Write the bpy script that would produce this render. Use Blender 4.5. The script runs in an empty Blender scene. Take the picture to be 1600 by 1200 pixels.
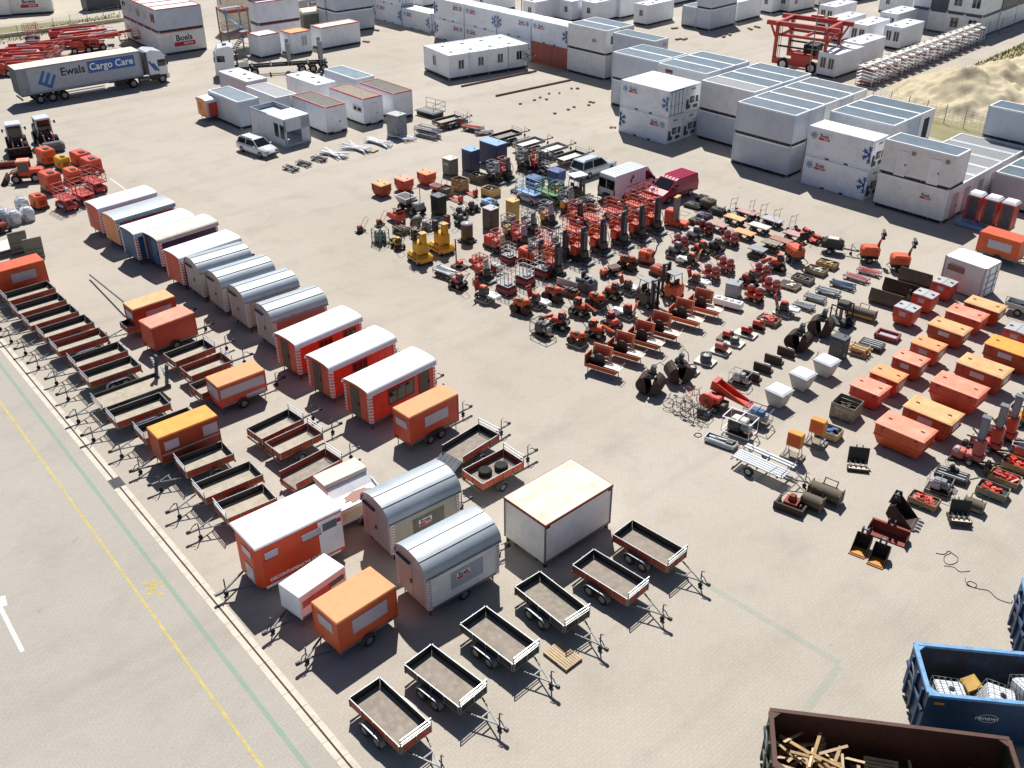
# Rental yard seen from the air: every machine, trailer, cabin and container is built here in mesh code.
import bpy, math, random
from mathutils import Vector, Matrix
R = math.radians
random.seed(7)
SC = bpy.context.scene
COL = SC.collection
# ------------------------------------------------------------------ camera
FPX, PITCH, HCAM = 1550.0, R(31.72), 31.15
cam = bpy.data.objects.new('camera', bpy.data.cameras.new('camera'))
COL.objects.link(cam)
cam.location = (0, 0, HCAM)
cam.rotation_euler = (R(90) - PITCH, 0, 0)
cam.data.sensor_width = 36.0
cam.data.lens = 36.0 * FPX / 1600.0
cam.data.clip_end = 3000.0
SC.camera = cam
def at(px, py, z=0.0):
 """Point of the yard at height z that the photograph shows at pixel (px, py)."""
 X = (px - 800) / FPX; Y = -(py - 600) / FPX
 c, s = math.cos(PITCH), math.sin(PITCH)
 d = (X, c + Y * s, -s + Y * c)
 t = (z - HCAM) / d[2]
 return Vector((d[0] * t, d[1] * t, z))
# ------------------------------------------------------------------ world and sun
SUN_AZ, SUN_EL = 92.0, 53.8
w = bpy.data.worlds.new('World'); SC.world = w; w.use_nodes = True
nt = w.node_tree
sky = nt.nodes.new('ShaderNodeTexSky'); sky.sky_type = 'NISHITA'; sky.sun_disc = False
sky.sun_elevation = R(SUN_EL); sky.sun_rotation = R(90 - SUN_AZ); sky.altitude = 1500
sky.dust_density = 1.5; sky.air_density = 0.7; sky.ozone_density = 0.3
bg = nt.nodes['Background']; bg.inputs['Strength'].default_value = 0.07
nt.links.new(sky.outputs[0], bg.inputs['Color'])
sl = bpy.data.lights.new('sun', 'SUN'); so = bpy.data.objects.new('sun', sl); COL.objects.link(so)
sl.energy = 5.0; sl.angle = R(0.53); sl.color = (1.0, 0.965, 0.915)
sd = Vector((math.cos(R(SUN_AZ)) * math.cos(R(SUN_EL)), math.sin(R(SUN_AZ)) * math.cos(R(SUN_EL)), math.sin(R(SUN_EL))))
so.rotation_euler = (-sd).to_track_quat('-Z', 'Y').to_euler(); so.location = (0, 60, 80)
SC.view_settings.view_transform = 'Standard'; SC.view_settings.look = 'None'
SC.view_settings.exposure = 0.26; SC.view_settings.gamma = 1.0
SC.cycles.max_bounces = 6; SC.cycles.diffuse_bounces = 3; SC.cycles.glossy_bounces = 3
SC.cycles.transparent_max_bounces = 8; SC.cycles.use_denoising = True
# ------------------------------------------------------------------ materials
MATS = {}
def hexc(h):
 h = h.lstrip('#'); out = []
 for k in (0, 2, 4):
  c = int(h[k:k + 2], 16) / 255.0
  out.append(c / 12.92 if c <= 0.04045 else ((c + 0.055) / 1.055) ** 2.4)
 return tuple(out)
def mat(name, col, rough=0.6, metal=0.0, var=0.12, scale=2.0, dirt=None, dirt_amt=0.35, dirt_scale=1.2, bump=0.0, spec=0.5, rand=0.06):
 """Painted or bare surface: base colour with soft mottling, blotches of a second colour (wear, rust, dust)."""
 m = bpy.data.materials.new(name); m.use_nodes = True
 n = m.node_tree.nodes; l = m.node_tree.links
 b = n['Principled BSDF']
 b.inputs['Roughness'].default_value = rough; b.inputs['Metallic'].default_value = metal
 b.inputs['Specular IOR Level'].default_value = spec
 c = hexc(col) if isinstance(col, str) else col
 tc = n.new('ShaderNodeTexCoord')
 oi = n.new('ShaderNodeObjectInfo')
 add = n.new('ShaderNodeVectorMath'); add.operation = 'ADD'
 l.new(tc.outputs['Object'], add.inputs[0])
 sc = n.new('ShaderNodeVectorMath'); sc.operation = 'SCALE'; sc.inputs['Scale'].default_value = 37.0
 l.new(oi.outputs['Location'], sc.inputs[0]); l.new(sc.outputs[0], add.inputs[1])
 no = n.new('ShaderNodeTexNoise'); no.inputs['Scale'].default_value = scale; no.inputs['Detail'].default_value = 5
 l.new(add.outputs[0], no.inputs['Vector'])
 mr = n.new('ShaderNodeMapRange'); mr.inputs[1].default_value = 0.3; mr.inputs[2].default_value = 0.7
 mr.inputs[3].default_value = 1 - var; mr.inputs[4].default_value = 1 + var
 l.new(no.outputs[0], mr.inputs[0])
 rr = n.new('ShaderNodeMapRange'); rr.inputs[3].default_value = 1 - rand; rr.inputs[4].default_value = 1 + rand
 l.new(oi.outputs['Random'], rr.inputs[0])
 mu = n.new('ShaderNodeMath'); mu.operation = 'MULTIPLY'
 l.new(mr.outputs[0], mu.inputs[0]); l.new(rr.outputs[0], mu.inputs[1])
 cs = n.new('ShaderNodeVectorMath'); cs.operation = 'SCALE'; cs.inputs[0].default_value = c
 l.new(mu.outputs[0], cs.inputs['Scale'])
 last = cs.outputs[0]
 if dirt:
  n2 = n.new('ShaderNodeTexNoise'); n2.inputs['Scale'].default_value = dirt_scale; n2.inputs['Detail'].default_value = 7
  n2.inputs['Roughness'].default_value = 0.7
  l.new(add.outputs[0], n2.inputs['Vector'])
  r2 = n.new('ShaderNodeMapRange'); r2.inputs[1].default_value = 0.48; r2.inputs[2].default_value = 0.68
  r2.inputs[3].default_value = 0; r2.inputs[4].default_value = dirt_amt
  l.new(n2.outputs[0], r2.inputs[0])
  mx = n.new('ShaderNodeMix'); mx.data_type = 'RGBA'
  l.new(r2.outputs[0], mx.inputs[0]); l.new(last, mx.inputs[6])
  dc = hexc(dirt) if isinstance(dirt, str) else dirt
  mx.inputs[7].default_value = (*dc, 1)
  last = mx.outputs[2]
 l.new(last, b.inputs['Base Color'])
 if bump:
  bp = n.new('ShaderNodeBump'); bp.inputs['Strength'].default_value = bump; bp.inputs['Distance'].default_value = 0.03
  l.new(no.outputs[0], bp.inputs['Height']); l.new(bp.outputs[0], b.inputs['Normal'])
 MATS[name] = m
 return m
mat('orange paint', '#d2572a', 0.5, dirt='#9a4a2a', dirt_amt=0.3)
mat('orange wagon', '#d64416', 0.5, var=.06, dirt='#9a3a1a', dirt_amt=0.25)
mat('faded orange', '#eb9f6a', 0.7, dirt='#b8794c', dirt_amt=.5, scale=1.2)
mat('red orange', '#cb4a30', 0.5, dirt='#8e3a28', dirt_amt=0.3)
mat('red orange lid', '#ec8a6c', 0.55, dirt='#f4b49c', dirt_amt=.5)
mat('tan orange lid', '#dbae78', 0.7, dirt='#bd8650', dirt_amt=.6)
mat('amber board', '#eea03a', 0.65, dirt='#c9862f', dirt_amt=.4)
mat('red paint', '#be4136', 0.45, dirt='#7a2018', dirt_amt=0.25)
mat('bright red', '#d63e28', 0.4, dirt='#a5301e', dirt_amt=0.2)
mat('faded pink', '#b58d88', 0.7, dirt='#8c625e', dirt_amt=.5)
mat('dark red', '#8a2a2a', 0.5, dirt='#4a1815', dirt_amt=0.4)
mat('raspberry paint', '#a01240', 0.25, var=.04)
mat('pinkish red', '#c26a62', 0.6, dirt='#8a2f2a', dirt_amt=0.4)
mat('ply red', '#a8411f', 0.6, dirt='#7a3018', dirt_amt=.5)
mat('ply brown red', '#8a3422', 0.7, dirt='#5d2a1e', dirt_amt=.5)
mat('white paint', '#e9eaec', 0.45, var=.03, dirt='#c4c6c6', dirt_amt=.25)
mat('white cool', '#eceff4', 0.5, var=.03, dirt='#b9bfc8', dirt_amt=.35, scale=.8)
mat('white roof', '#eceff2', 0.5, var=.02, dirt='#cdd3da', dirt_amt=.3)
mat('cream roof', '#e3d9c2', 0.65, var=.06, dirt='#b39d78', dirt_amt=.55, dirt_scale=1.6)
mat('cabin grey', '#c4cad4', 0.5, var=.03, dirt='#9a9fa8', dirt_amt=.3, scale=.7)
mat('cabin light', '#eae9e6', 0.5, var=.03, dirt='#a9acb0', dirt_amt=.3, scale=.7)
mat('roof steel', '#8494a0', 0.45, metal=.25, var=.07, dirt='#6f7d86', dirt_amt=.5, scale=.9)
mat('barrel roof', '#a9b2b9', 0.5, metal=.2, var=.05, dirt='#8d99a2', dirt_amt=.5, scale=1.3)
mat('wagon grey', '#a9a698', 0.55, var=.04, dirt='#8d8a7e', dirt_amt=.3)
mat('wagon door grey', '#a8a3a0', 0.5, var=.03, dirt='#8d8886', dirt_amt=.3)
mat('wagon brown side', '#9a6a58', 0.6, var=.05, dirt='#7d5546', dirt_amt=.4)
mat('galvanised', '#7d8185', 0.45, metal=.4, var=.12, dirt='#6a6e72', dirt_amt=.5)
mat('aluminium', '#b4babf', 0.35, metal=.5, var=.08, dirt='#969ea4', dirt_amt=.4)
mat('dark steel', '#2b2b2d', 0.5, metal=.3, var=.15, dirt='#4a443e', dirt_amt=.4)
mat('black ply', '#1c1d1f', 0.55, var=.15, dirt='#34322f', dirt_amt=.4)
mat('rusty steel', '#3c2d26', 0.75, metal=.2, var=.2, dirt='#5d4033', dirt_amt=.6)
mat('olive steel', '#5e5446', 0.75, var=.15, dirt='#6d5a42', dirt_amt=.5)
mat('drawbar grey', '#585b5e', 0.5, metal=.3, dirt='#8a8d90', dirt_amt=.4)
mat('rubber', '#1b1b1c', 0.85, var=.15, dirt='#4d4a46', dirt_amt=.35)
mat('rim grey', '#8c9094', 0.45, metal=.4, var=.1, dirt='#5d5c58', dirt_amt=.4)
mat('bed floor', '#8f8478', 0.85, var=.15, dirt='#aaa298', dirt_amt=.6, dirt_scale=3.5)
mat('bed floor pale', '#aca18f', 0.85, var=.14, dirt='#c2baab', dirt_amt=.6, dirt_scale=3.0)
mat('wood', '#a98a62', 0.8, var=.2, scale=5, dirt='#6e5336', dirt_amt=.5)
mat('pale wood', '#c4ae8a', 0.8, var=.12, scale=4, dirt='#9a8460', dirt_amt=.5)
mat('grey wood', '#8f8779', 0.85, var=.2, scale=5, dirt='#5f574b', dirt_amt=.5)
mat('white board', '#d8d4c8', 0.75, var=.06, dirt='#a89f90', dirt_amt=.5)
mat('blue paint', '#1b3f6e', 0.45, dirt='#12294a', dirt_amt=.4)
mat('wagon blue', '#17507e', 0.45, dirt='#123a5a', dirt_amt=.3)
mat('wagon navy', '#2a2f56', 0.5, dirt='#1e2340', dirt_amt=.3)
mat('light blue', '#7fa6cc', 0.45, dirt='#5c82a8', dirt_amt=.4)
mat('bin blue', '#1f4f8a', 0.5, dirt='#17355c', dirt_amt=.4)
mat('dumpster blue', '#123f6a', 0.55, var=.2, dirt='#2b2f38', dirt_amt=.75, dirt_scale=2.2)
mat('dumpster edge', '#6ea3cf', 0.5, dirt='#35618e', dirt_amt=.6, dirt_scale=3)
mat('dumpster green', '#35402f', 0.7, var=.15, dirt='#5a4a3a', dirt_amt=.6)
mat('dumpster rust', '#5a3c30', 0.75, var=.25, dirt='#2c221d', dirt_amt=.8, dirt_scale=2.0)
mat('grey plastic', '#adafb1', 0.55, var=.04, dirt='#a3a5a6', dirt_amt=.3)
mat('grey paint', '#8b9096', 0.5, dirt='#6d7176', dirt_amt=.4)
mat('dark grey', '#4a4f57', 0.5, dirt='#383c42', dirt_amt=.4)
mat('olive grey', '#6d6f66', 0.55, dirt='#55574f', dirt_amt=.4)
mat('yellow paint', '#d9a016', 0.45, dirt='#a8790f', dirt_amt=.3)
mat('amber cabinet', '#d98a24', 0.5, dirt='#ad6d1c', dirt_amt=.35)
mat('tan sheet', '#c9a45a', 0.6, dirt='#a5843f', dirt_amt=.3)
mat('green paint', '#3f7d3a', 0.5, dirt='#2f5c2c', dirt_amt=.3)
mat('teal', '#4f8f8a', 0.5)
mat('glass', '#10151a', 0.08, var=.05, spec=.8)
mat('glass frame grey', '#5d6670', 0.4)
mat('window panel', '#b9b3bd', 0.35, var=.05)
mat('curtain grey', '#aab0ba', 0.55, var=.05, dirt='#959ba4', dirt_amt=.3)
mat('car white', '#dfe5ea', 0.18, var=.02, spec=.7)
mat('car silver', '#ccd5da', 0.2, metal=.1, var=.03, spec=.7)
mat('logo red', '#cc1f2a', 0.5, var=.03); mat('logo black', '#17181a', 0.5, var=.03); mat('logo blue', '#2f62a8', 0.5, var=.03)
mat('logo white', '#f2f2f2', 0.5, var=.02); mat('logo purple', '#8a1258', 0.5, var=.02)
mat('tail red', '#b01515', 0.3)
mat('bigbag', '#d7dade', 0.8, var=.08, dirt='#a4a9b0', dirt_amt=.5, bump=.4)
mat('engine', '#3a3836', 0.55, metal=.3, var=.3, scale=9, dirt='#8a8884', dirt_amt=.5, dirt_scale=8)
mat('gutter concrete', '#cfc6b6', 0.85, var=.06, dirt='#a1988a', dirt_amt=.5, dirt_scale=1.5)
mat('slot dark', '#3a3733', 0.9)
mat('concrete block', '#7d6a5a', 0.9, var=.15)
mat('brown beam', '#6e5348', 0.8, var=.15)
mat('bark', '#4a3d30', 0.9)
mat('grass blade', '#94945c', 0.8, var=.3, scale=.6, dirt='#5d6a34', dirt_amt=.6, dirt_scale=.3)
mat('skip inside', '#2c3440', 0.7, var=.2, dirt='#3d5a7c', dirt_amt=.6, dirt_scale=1.5)
mat('leaf', '#3f5a24', 0.7, var=.3, scale=3)
mat('ibc white', '#dfe3e4', 0.5, var=.05)
def ground_mat(name, base, dark, light, ang, brick=True, tint=0.10):
 m = bpy.data.materials.new(name); m.use_nodes = True
 n = m.node_tree.nodes; l = m.node_tree.links; b = n['Principled BSDF']
 b.inputs['Roughness'].default_value = 0.88; b.inputs['Specular IOR Level'].default_value = 0.3
 tc = n.new('ShaderNodeTexCoord'); mp = n.new('ShaderNodeMapping'); mp.inputs['Rotation'].default_value = (0, 0, R(ang))
 l.new(tc.outputs['Object'], mp.inputs[0])
 def noise(scale, detail, rough=.55, vec=None):
  x = n.new('ShaderNodeTexNoise'); x.inputs['Scale'].default_value = scale; x.inputs['Detail'].default_value = detail
  x.inputs['Roughness'].default_value = rough; l.new(vec or mp.outputs[0], x.inputs['Vector']); return x.outputs[0]
 def rng(v, a, b_, c, d):
  x = n.new('ShaderNodeMapRange'); x.inputs[1].default_value = a; x.inputs[2].default_value = b_
  x.inputs[3].default_value = c; x.inputs[4].default_value = d; l.new(v, x.inputs[0]); return x.outputs[0]
 def mix(f, a, c):
  x = n.new('ShaderNodeMix'); x.data_type = 'RGBA'
  if hasattr(f, 'links'): l.new(f, x.inputs[0])
  else: x.inputs[0].default_value = f
  for k, v in ((6, a), (7, c)):
   if isinstance(v, tuple): x.inputs[k].default_value = (*v, 1)
   else: l.new(v, x.inputs[k])
  return x.outputs[2]
 col = mix(rng(noise(.06, 3), .35, .65, 0, 1), hexc(base), hexc(light))
 col = mix(rng(noise(.35, 6, .62), .50, .75, 0, .45), col, hexc(dark))
 # long soft sweeps left by tyres
 ms = n.new('ShaderNodeMapping'); ms.inputs['Scale'].default_value = (.06, .9, 1); ms.inputs['Rotation'].default_value = (0, 0, R(-28))
 l.new(mp.outputs[0], ms.inputs[0])
 col = mix(rng(noise(.5, 4, .6, ms.outputs[0]), .52, .72, 0, .3), col, hexc(dark))
 # small oil drips
 col = mix(rng(noise(1.3, 3, .6), .68, .76, 0, .35), col, tuple(c * .5 for c in hexc(base)))
 if brick:
  br = n.new('ShaderNodeTexBrick'); br.inputs['Scale'].default_value = 1.0
  br.inputs['Brick Width'].default_value = .32; br.inputs['Row Height'].default_value = .16
  br.inputs['Mortar Size'].default_value = .016; br.inputs['Mortar Smooth'].default_value = .3
  br.inputs['Color1'].default_value = (1.03, 1.03, 1.03, 1); br.inputs['Color2'].default_value = (.97, .97, .97, 1)
  br.inputs['Mortar'].default_value = (.89, .88, .87, 1)
  l.new(mp.outputs[0], br.inputs['Vector'])
  x = n.new('ShaderNodeMix'); x.data_type = 'RGBA'; x.blend_type = 'MULTIPLY'; x.inputs[0].default_value = .8
  l.new(col, x.inputs[6]); l.new(br.outputs['Color'], x.inputs[7]); col = x.outputs[2]
 fine = rng(noise(14, 3, .6), .3, .7, 1 - tint, 1 + tint)
 sc = n.new('ShaderNodeVectorMath'); sc.operation = 'SCALE'; l.new(col, sc.inputs[0]); l.new(fine, sc.inputs['Scale'])
 l.new(sc.outputs[0], b.inputs['Base Color'])
 MATS[name] = m
ground_mat('yard pavers', '#afa79a', '#989085', '#b8b0a4', -41)
ground_mat('lane pavers', '#a9a399', '#938e85', '#b0aaa1', -41)
ground_mat('far ground', '#b9b0a0', '#a09a88', '#c2b8a6', -41, brick=False)
ground_mat('grass turf', '#8a8460', '#6f6d45', '#a39a78', 10, brick=False, tint=.35)
ground_mat('loose sand', '#bfb294', '#9f9274', '#cfc4a8', 10, brick=False, tint=.15)
def worn(name, col, amt):
 """Road paint with worn-through patches."""
 m = mat(name, col, .8, var=.05); n = m.node_tree.nodes; l = m.node_tree.links; b = n['Principled BSDF']
 tc = n.new('ShaderNodeTexCoord'); no = n.new('ShaderNodeTexNoise'); no.inputs['Scale'].default_value = 2.2; no.inputs['Detail'].default_value = 8
 no.inputs['Roughness'].default_value = .75
 l.new(tc.outputs['Object'], no.inputs['Vector'])
 mr = n.new('ShaderNodeMapRange'); mr.inputs[1].default_value = .35; mr.inputs[2].default_value = .65
 mr.inputs[3].default_value = amt[0]; mr.inputs[4].default_value = amt[1]
 l.new(no.outputs[0], mr.inputs[0]); l.new(mr.outputs[0], b.inputs['Alpha'])
worn('yellow marking', '#d9c768', (.35, .8)); worn('green marking', '#93bfa6', (.2, .6))
worn('white marking', '#e4e2da', (.6, 1)); worn('faint green marking', '#aac6b4', (.05, .35)); worn('faint white marking', '#d8d4ca', (.2, .6))
# ------------------------------------------------------------------ mesh builder
class MB:
 def __init__(s): s.v = []; s.f = []; s.mi = []; s.sm = []; s.names = []
 def add(s, vs, fs, m, smooth=False):
  if m not in s.names: s.names.append(m)
  k = s.names.index(m); o = len(s.v)
  s.v += [tuple(v) for v in vs]
  for f in fs: s.f.append([o + i for i in f]); s.mi.append(k); s.sm.append(smooth)
 def box(s, c, d, m, rz=0, ry=0, rx=0):
  x, y, z = d[0] / 2, d[1] / 2, d[2] / 2
  vs = [Vector(p) for p in ((-x,-y,-z),(x,-y,-z),(x,y,-z),(-x,y,-z),(-x,-y,z),(x,-y,z),(x,y,z),(-x,y,z))]
  if rz or ry or rx:
   M = Matrix.Rotation(R(rz), 3, 'Z') @ Matrix.Rotation(R(ry), 3, 'Y') @ Matrix.Rotation(R(rx), 3, 'X')
   vs = [M @ v for v in vs]
  c = Vector(c)
  s.add([v + c for v in vs], [(3,2,1,0),(4,5,6,7),(0,1,5,4),(1,2,6,5),(2,3,7,6),(3,0,4,7)], m)
 def b2(s, x0, y0, z0, x1, y1, z1, m): s.box(((x0+x1)/2,(y0+y1)/2,(z0+z1)/2), (abs(x1-x0),abs(y1-y0),abs(z1-z0)), m)
 def cbox(s, c, d, m, b=.05):
  """Box with its vertical edges and top edge chamfered."""
  x, y, z = d[0]/2, d[1]/2, d[2]/2
  def ring(ix, iy, zz): return [(c[0]+px*(x-ix)+qx, c[1]+py*(y-iy)+qy, c[2]+zz) for px,py,qx,qy in ((-1,-1,b,0),(1,-1,-b,0),(1,-1,0,b),(1,1,0,-b),(1,1,-b,0),(-1,1,b,0),(-1,1,0,-b),(-1,-1,0,b))]
  s.rings([ring(0,0,-z), ring(0,0,z-b), ring(b*.9,b*.9,z)], m)
 def frus(s, c, d0, d1, h, m, off=(0,0)):
  x, y = d0[0]/2, d0[1]/2; X, Y = d1[0]/2, d1[1]/2; ox, oy = off
  vs = [(c[0]-x,c[1]-y,c[2]),(c[0]+x,c[1]-y,c[2]),(c[0]+x,c[1]+y,c[2]),(c[0]-x,c[1]+y,c[2]),
 (c[0]-X+ox,c[1]-Y+oy,c[2]+h),(c[0]+X+ox,c[1]-Y+oy,c[2]+h),(c[0]+X+ox,c[1]+Y+oy,c[2]+h),(c[0]-X+ox,c[1]+Y+oy,c[2]+h)]
  s.add(vs, [(3,2,1,0),(4,5,6,7),(0,1,5,4),(1,2,6,5),(2,3,7,6),(3,0,4,7)], m)
 def rings(s, rs, m, cap0=True, cap1=True, smooth=False):
  n = len(rs[0]); vs = [p for r in rs for p in r]; fs = []
  for k in range(len(rs)-1):
   for i in range(n):
    j = (i+1) % n; fs.append((k*n+i, k*n+j, (k+1)*n+j, (k+1)*n+i))
  s.add(vs, fs, m, smooth)
  if cap0: s.add(rs[0], [tuple(range(n-1,-1,-1))], m)
  if cap1: s.add(rs[-1], [tuple(range(n))], m)
 def prism(s, prof, a0, a1, m, axis='y', smooth=False):
  """Profile of (p, q) points pushed along an axis: y -> (p, a, q), x -> (a, p, q), z -> (p, q, a)."""
  def P(p, a): return (p[0], a, p[1]) if axis == 'y' else ((a, p[0], p[1]) if axis == 'x' else (p[0], p[1], a))
  r0 = [P(p, a0) for p in prof]; r1 = [P(p, a1) for p in prof]
  if axis == 'y': r0, r1 = r1, r0
  s.rings([r0, r1], m, smooth=smooth)
 def cyl(s, p0, p1, r, m, n=10, r2=None, smooth=True):
  p0, p1 = Vector(p0), Vector(p1); d = (p1 - p0).normalized()
  a = d.orthogonal().normalized(); b = d.cross(a); r2 = r if r2 is None else r2
  def ring(p, q): return [p + (a*math.cos(2*math.pi*i/n) + b*math.sin(2*math.pi*i/n))*q for i in range(n)]
  s.rings([ring(p0, r), ring(p1, r2)], m, smooth=smooth)
 def tube(s, pts, r, m, n=5, closed=False):
  pts = [Vector(p) for p in pts]; N = len(pts); rs = []
  ref = None
  for i in range(N):
   if closed: t = (pts[(i+1) % N] - pts[i-1]).normalized()
   else:
    t = Vector((0,0,0))
    if i > 0: t += (pts[i]-pts[i-1]).normalized()
    if i < N-1: t += (pts[i+1]-pts[i]).normalized()
    t = t.normalized() if t.length > 1e-6 else Vector((0,0,1))
   if ref is None: ref = t.orthogonal().normalized()
   a = (ref - t*ref.dot(t));
   a = a.normalized() if a.length > 1e-4 else t.orthogonal().normalized()
   ref = a; b = t.cross(a)
   rs.append([pts[i] + (a*math.cos(2*math.pi*k/n) + b*math.sin(2*math.pi*k/n))*r for k in range(n)])
  if closed: rs.append(rs[0])
  s.rings(rs, m, cap0=not closed, cap1=not closed, smooth=True)
 def bars(s, segs, r, m, n=4):
  for p, q in segs: s.cyl(p, q, r, m, n=n, smooth=False)
 def lathe(s, prof, c, m, axis='z', n=16, smooth=True):
  rs = []
  for q, h in prof:
   ring = []
   for i in range(n):
    a = 2*math.pi*i/n; x, y = math.cos(a)*q, math.sin(a)*q
    p = (x, y, h) if axis == 'z' else ((x, -h, y) if axis == 'y' else (h, x, y))
    ring.append((c[0]+p[0], c[1]+p[1], c[2]+p[2]))
   rs.append(ring)
  s.rings(rs, m, smooth=smooth)
 def ball(s, c, r, m, n=10, k=6, sq=(1,1,1)):
  rs = []
  for j in range(1, k):
   a = math.pi*j/k - math.pi/2
   rs.append([(c[0]+r*sq[0]*math.cos(a)*math.cos(2*math.pi*i/n), c[1]+r*sq[1]*math.cos(a)*math.sin(2*math.pi*i/n), c[2]+r*sq[2]*math.sin(a)) for i in range(n)])
  s.rings(rs, m, smooth=True)
 def sheet(s, pts, t, m):
  """Flat polygon given thickness t along its normal."""
  pts = [Vector(p) for p in pts]; nrm = (pts[1]-pts[0]).cross(pts[2]-pts[1]).normalized()*t
  s.rings([pts, [p + nrm for p in pts]], m)
 def mesh(s, name):
  me = bpy.data.meshes.new(name); me.from_pydata(s.v, [], s.f)
  for k in s.names: me.materials.append(MATS[k])
  me.polygons.foreach_set('material_index', s.mi); me.polygons.foreach_set('use_smooth', s.sm)
  me.update(); return me
KIDS = {}
def link(name, data, parent=None, loc=(0,0,0), rot=(0,0,0)):
 o = bpy.data.objects.new(name, data); COL.objects.link(o)
 o.location = loc; o.rotation_euler = [R(a) for a in rot]
 if parent: o.parent = parent; KIDS.setdefault(parent.name, []).append(o)
 return o
class part:
 """with part(root, 'seat') as m: ...   adds the shapes drawn into m as ONE mesh object under root."""
 def __init__(s, root, name, loc=(0,0,0), rot=(0,0,0), label=None): s.a = (root, name, loc, rot, label); s.m = MB()
 def __enter__(s): return s.m
 def __exit__(s, *e):
  if e[0]: return False
  root, name, loc, rot, label = s.a
  s.m.ob = link(name, s.m.mesh(name), root, loc, rot)
  if label: s.m.ob['label'] = label
def thing(name, cat):
 o = bpy.data.objects.new(name, None); COL.objects.link(o); o.empty_display_size = .3; o['category'] = cat; return o
def tag(o, label, group=None, cat=None):
 o['label'] = label
 if group: o['group'] = group
 if cat: o['category'] = cat
 return o
def struct(name, m, kind='structure'):
 o = link(name, m.mesh(name)); o['kind'] = kind; return o
def copy_tree(o, parent=None):
 c = o.copy(); COL.objects.link(c)
 if parent: c.parent = parent; KIDS.setdefault(parent.name, []).append(c)
 for ch in list(KIDS.get(o.name, ())): copy_tree(ch, c)
 return c
CACHE = {}
def get(fn, *a, **k):
 key = (fn.__name__, a, tuple(sorted(k.items())))
 if key in CACHE: return copy_tree(CACHE[key])
 CACHE[key] = fn(*a, **k); return CACHE[key]
def put(o, px, py, yaw, label, group=None, z=0.0, corner=(0, 0), zpx=None, base=0.0):
 """Stand o in the yard so that its local corner (x, y) at height zpx falls where the photograph shows it."""
 p = at(px, py, base if zpx is None else zpx); a = R(yaw); x, y = corner
 o.location = (p.x - (x*math.cos(a) - y*math.sin(a)), p.y - (x*math.sin(a) + y*math.cos(a)), base + z)
 o.rotation_euler = (0, 0, a); tag(o, label, group); return o
TEXTS = {}
def text_mesh(txt, size, m, bold=0.0, depth=.006):
 key = (txt, size, m, bold)
 if key in TEXTS: return TEXTS[key]
 cu = bpy.data.curves.new('lettering', 'FONT'); cu.body = txt; cu.size = size; cu.align_x = 'CENTER'; cu.align_y = 'CENTER'
 cu.extrude = depth; cu.offset = bold; cu.resolution_u = 3
 ob = bpy.data.objects.new('lettering', cu); COL.objects.link(ob)
 dg = bpy.context.evaluated_depsgraph_get(); me = bpy.data.meshes.new_from_object(ob.evaluated_get(dg)); me.name = 'lettering'
 bpy.data.objects.remove(ob); bpy.data.curves.remove(cu)
 me.materials.clear(); me.materials.append(MATS[m]); TEXTS[key] = me; return me
def text(parent, txt, size, m, loc, rot, name='lettering', bold=0.0, sx=1.0):
 o = link(name, text_mesh(txt, size, m, bold), parent, loc, rot); o.scale = (sx, 1, 1); return o
def wheel(root, x, y, z, r, wd, name='wheel', rim='rim grey', n=18):
 """Tyre with a rim disc as its child, axle along y."""
 k = ('wheel', r, wd, n)
 if k not in TEXTS:
  m = MB(); h = wd/2
  m.lathe([(r*.56,-h*.9),(r*.9,-h),(r,-h*.7),(r,h*.7),(r*.9,h),(r*.56,h*.9)], (0,0,0), 'rubber', 'y', n); TEXTS[k] = m.mesh('tyre')
 k2 = ('rim', r, wd, rim)
 if k2 not in TEXTS:
  m = MB(); h = wd/2
  m.lathe([(r*.55,-h*1.02),(r*.5,-h*.6),(r*.2,-h*.55),(r*.18,-h*1.05),(r*.18,h*1.05),(r*.2,h*.55),(r*.5,h*.6),(r*.55,h*1.02)], (0,0,0), rim, 'y', 14); TEXTS[k2] = m.mesh('rim')
 o = link(name, TEXTS[k], root, (x, y, z)); link('rim', TEXTS[k2], o); return o
ORD = ['nearest', 'second', 'third', 'fourth', 'fifth', 'sixth', 'seventh', 'eighth', 'ninth', 'tenth', 'eleventh', 'twelfth', 'thirteenth', 'fourteenth']
# ------------------------------------------------------------------ the ground and its markings
def sheet(name, pts, z, m, kind='structure'):
 b = MB(); b.add([(p[0], p[1], z) for p in pts], [tuple(range(len(pts)))], m); return struct(name, b, kind)
sheet('yard', [(-900, -300), (900, -300), (900, 1500), (-900, 1500)], 0, 'yard pavers')
KA, KB = at(118, 672), at(552, 1195)                # the drain gutter runs along this line
kd = (KB - KA).normalized(); kn = Vector((-kd.y, kd.x, 0))   # kn points to the yard side
if kn.x < 0: kn = -kn
def along(s, o, z=0): p = KA + kd*s + kn*o; return (p.x, p.y)
sheet('traffic_lane', [along(-150, -.42), along(60, -.42), along(60, -60), along(-150, -60)], .004, 'lane pavers')
m = MB()
for k in range(-16, 38):
 for o0, o1 in ((-.42, -.16), (-.08, .16)):
  a = along(k+.008, o0); b = along(k+.992, o0); c = along(k+.992, o1); d = along(k+.008, o1)
  m.sheet([(*a, .0), (*b, .0), (*c, .0), (*d, .0)], .012, 'gutter concrete')
a, b, c, d = along(-16, -.16), along(38, -.16), along(38, -.08), along(-16, -.08)
m.add([(*p, .003) for p in (a, b, c, d)], [(0, 1, 2, 3)], 'slot dark')
struct('drain_gutter', m)
def stripe(name, p0, p1, wd, m, z=.008):
 d = (p1 - p0).normalized(); n = Vector((-d.y, d.x, 0))*wd/2
 return sheet(name, [p0-n, p1-n, p1+n, p0+n], z, m)
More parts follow.
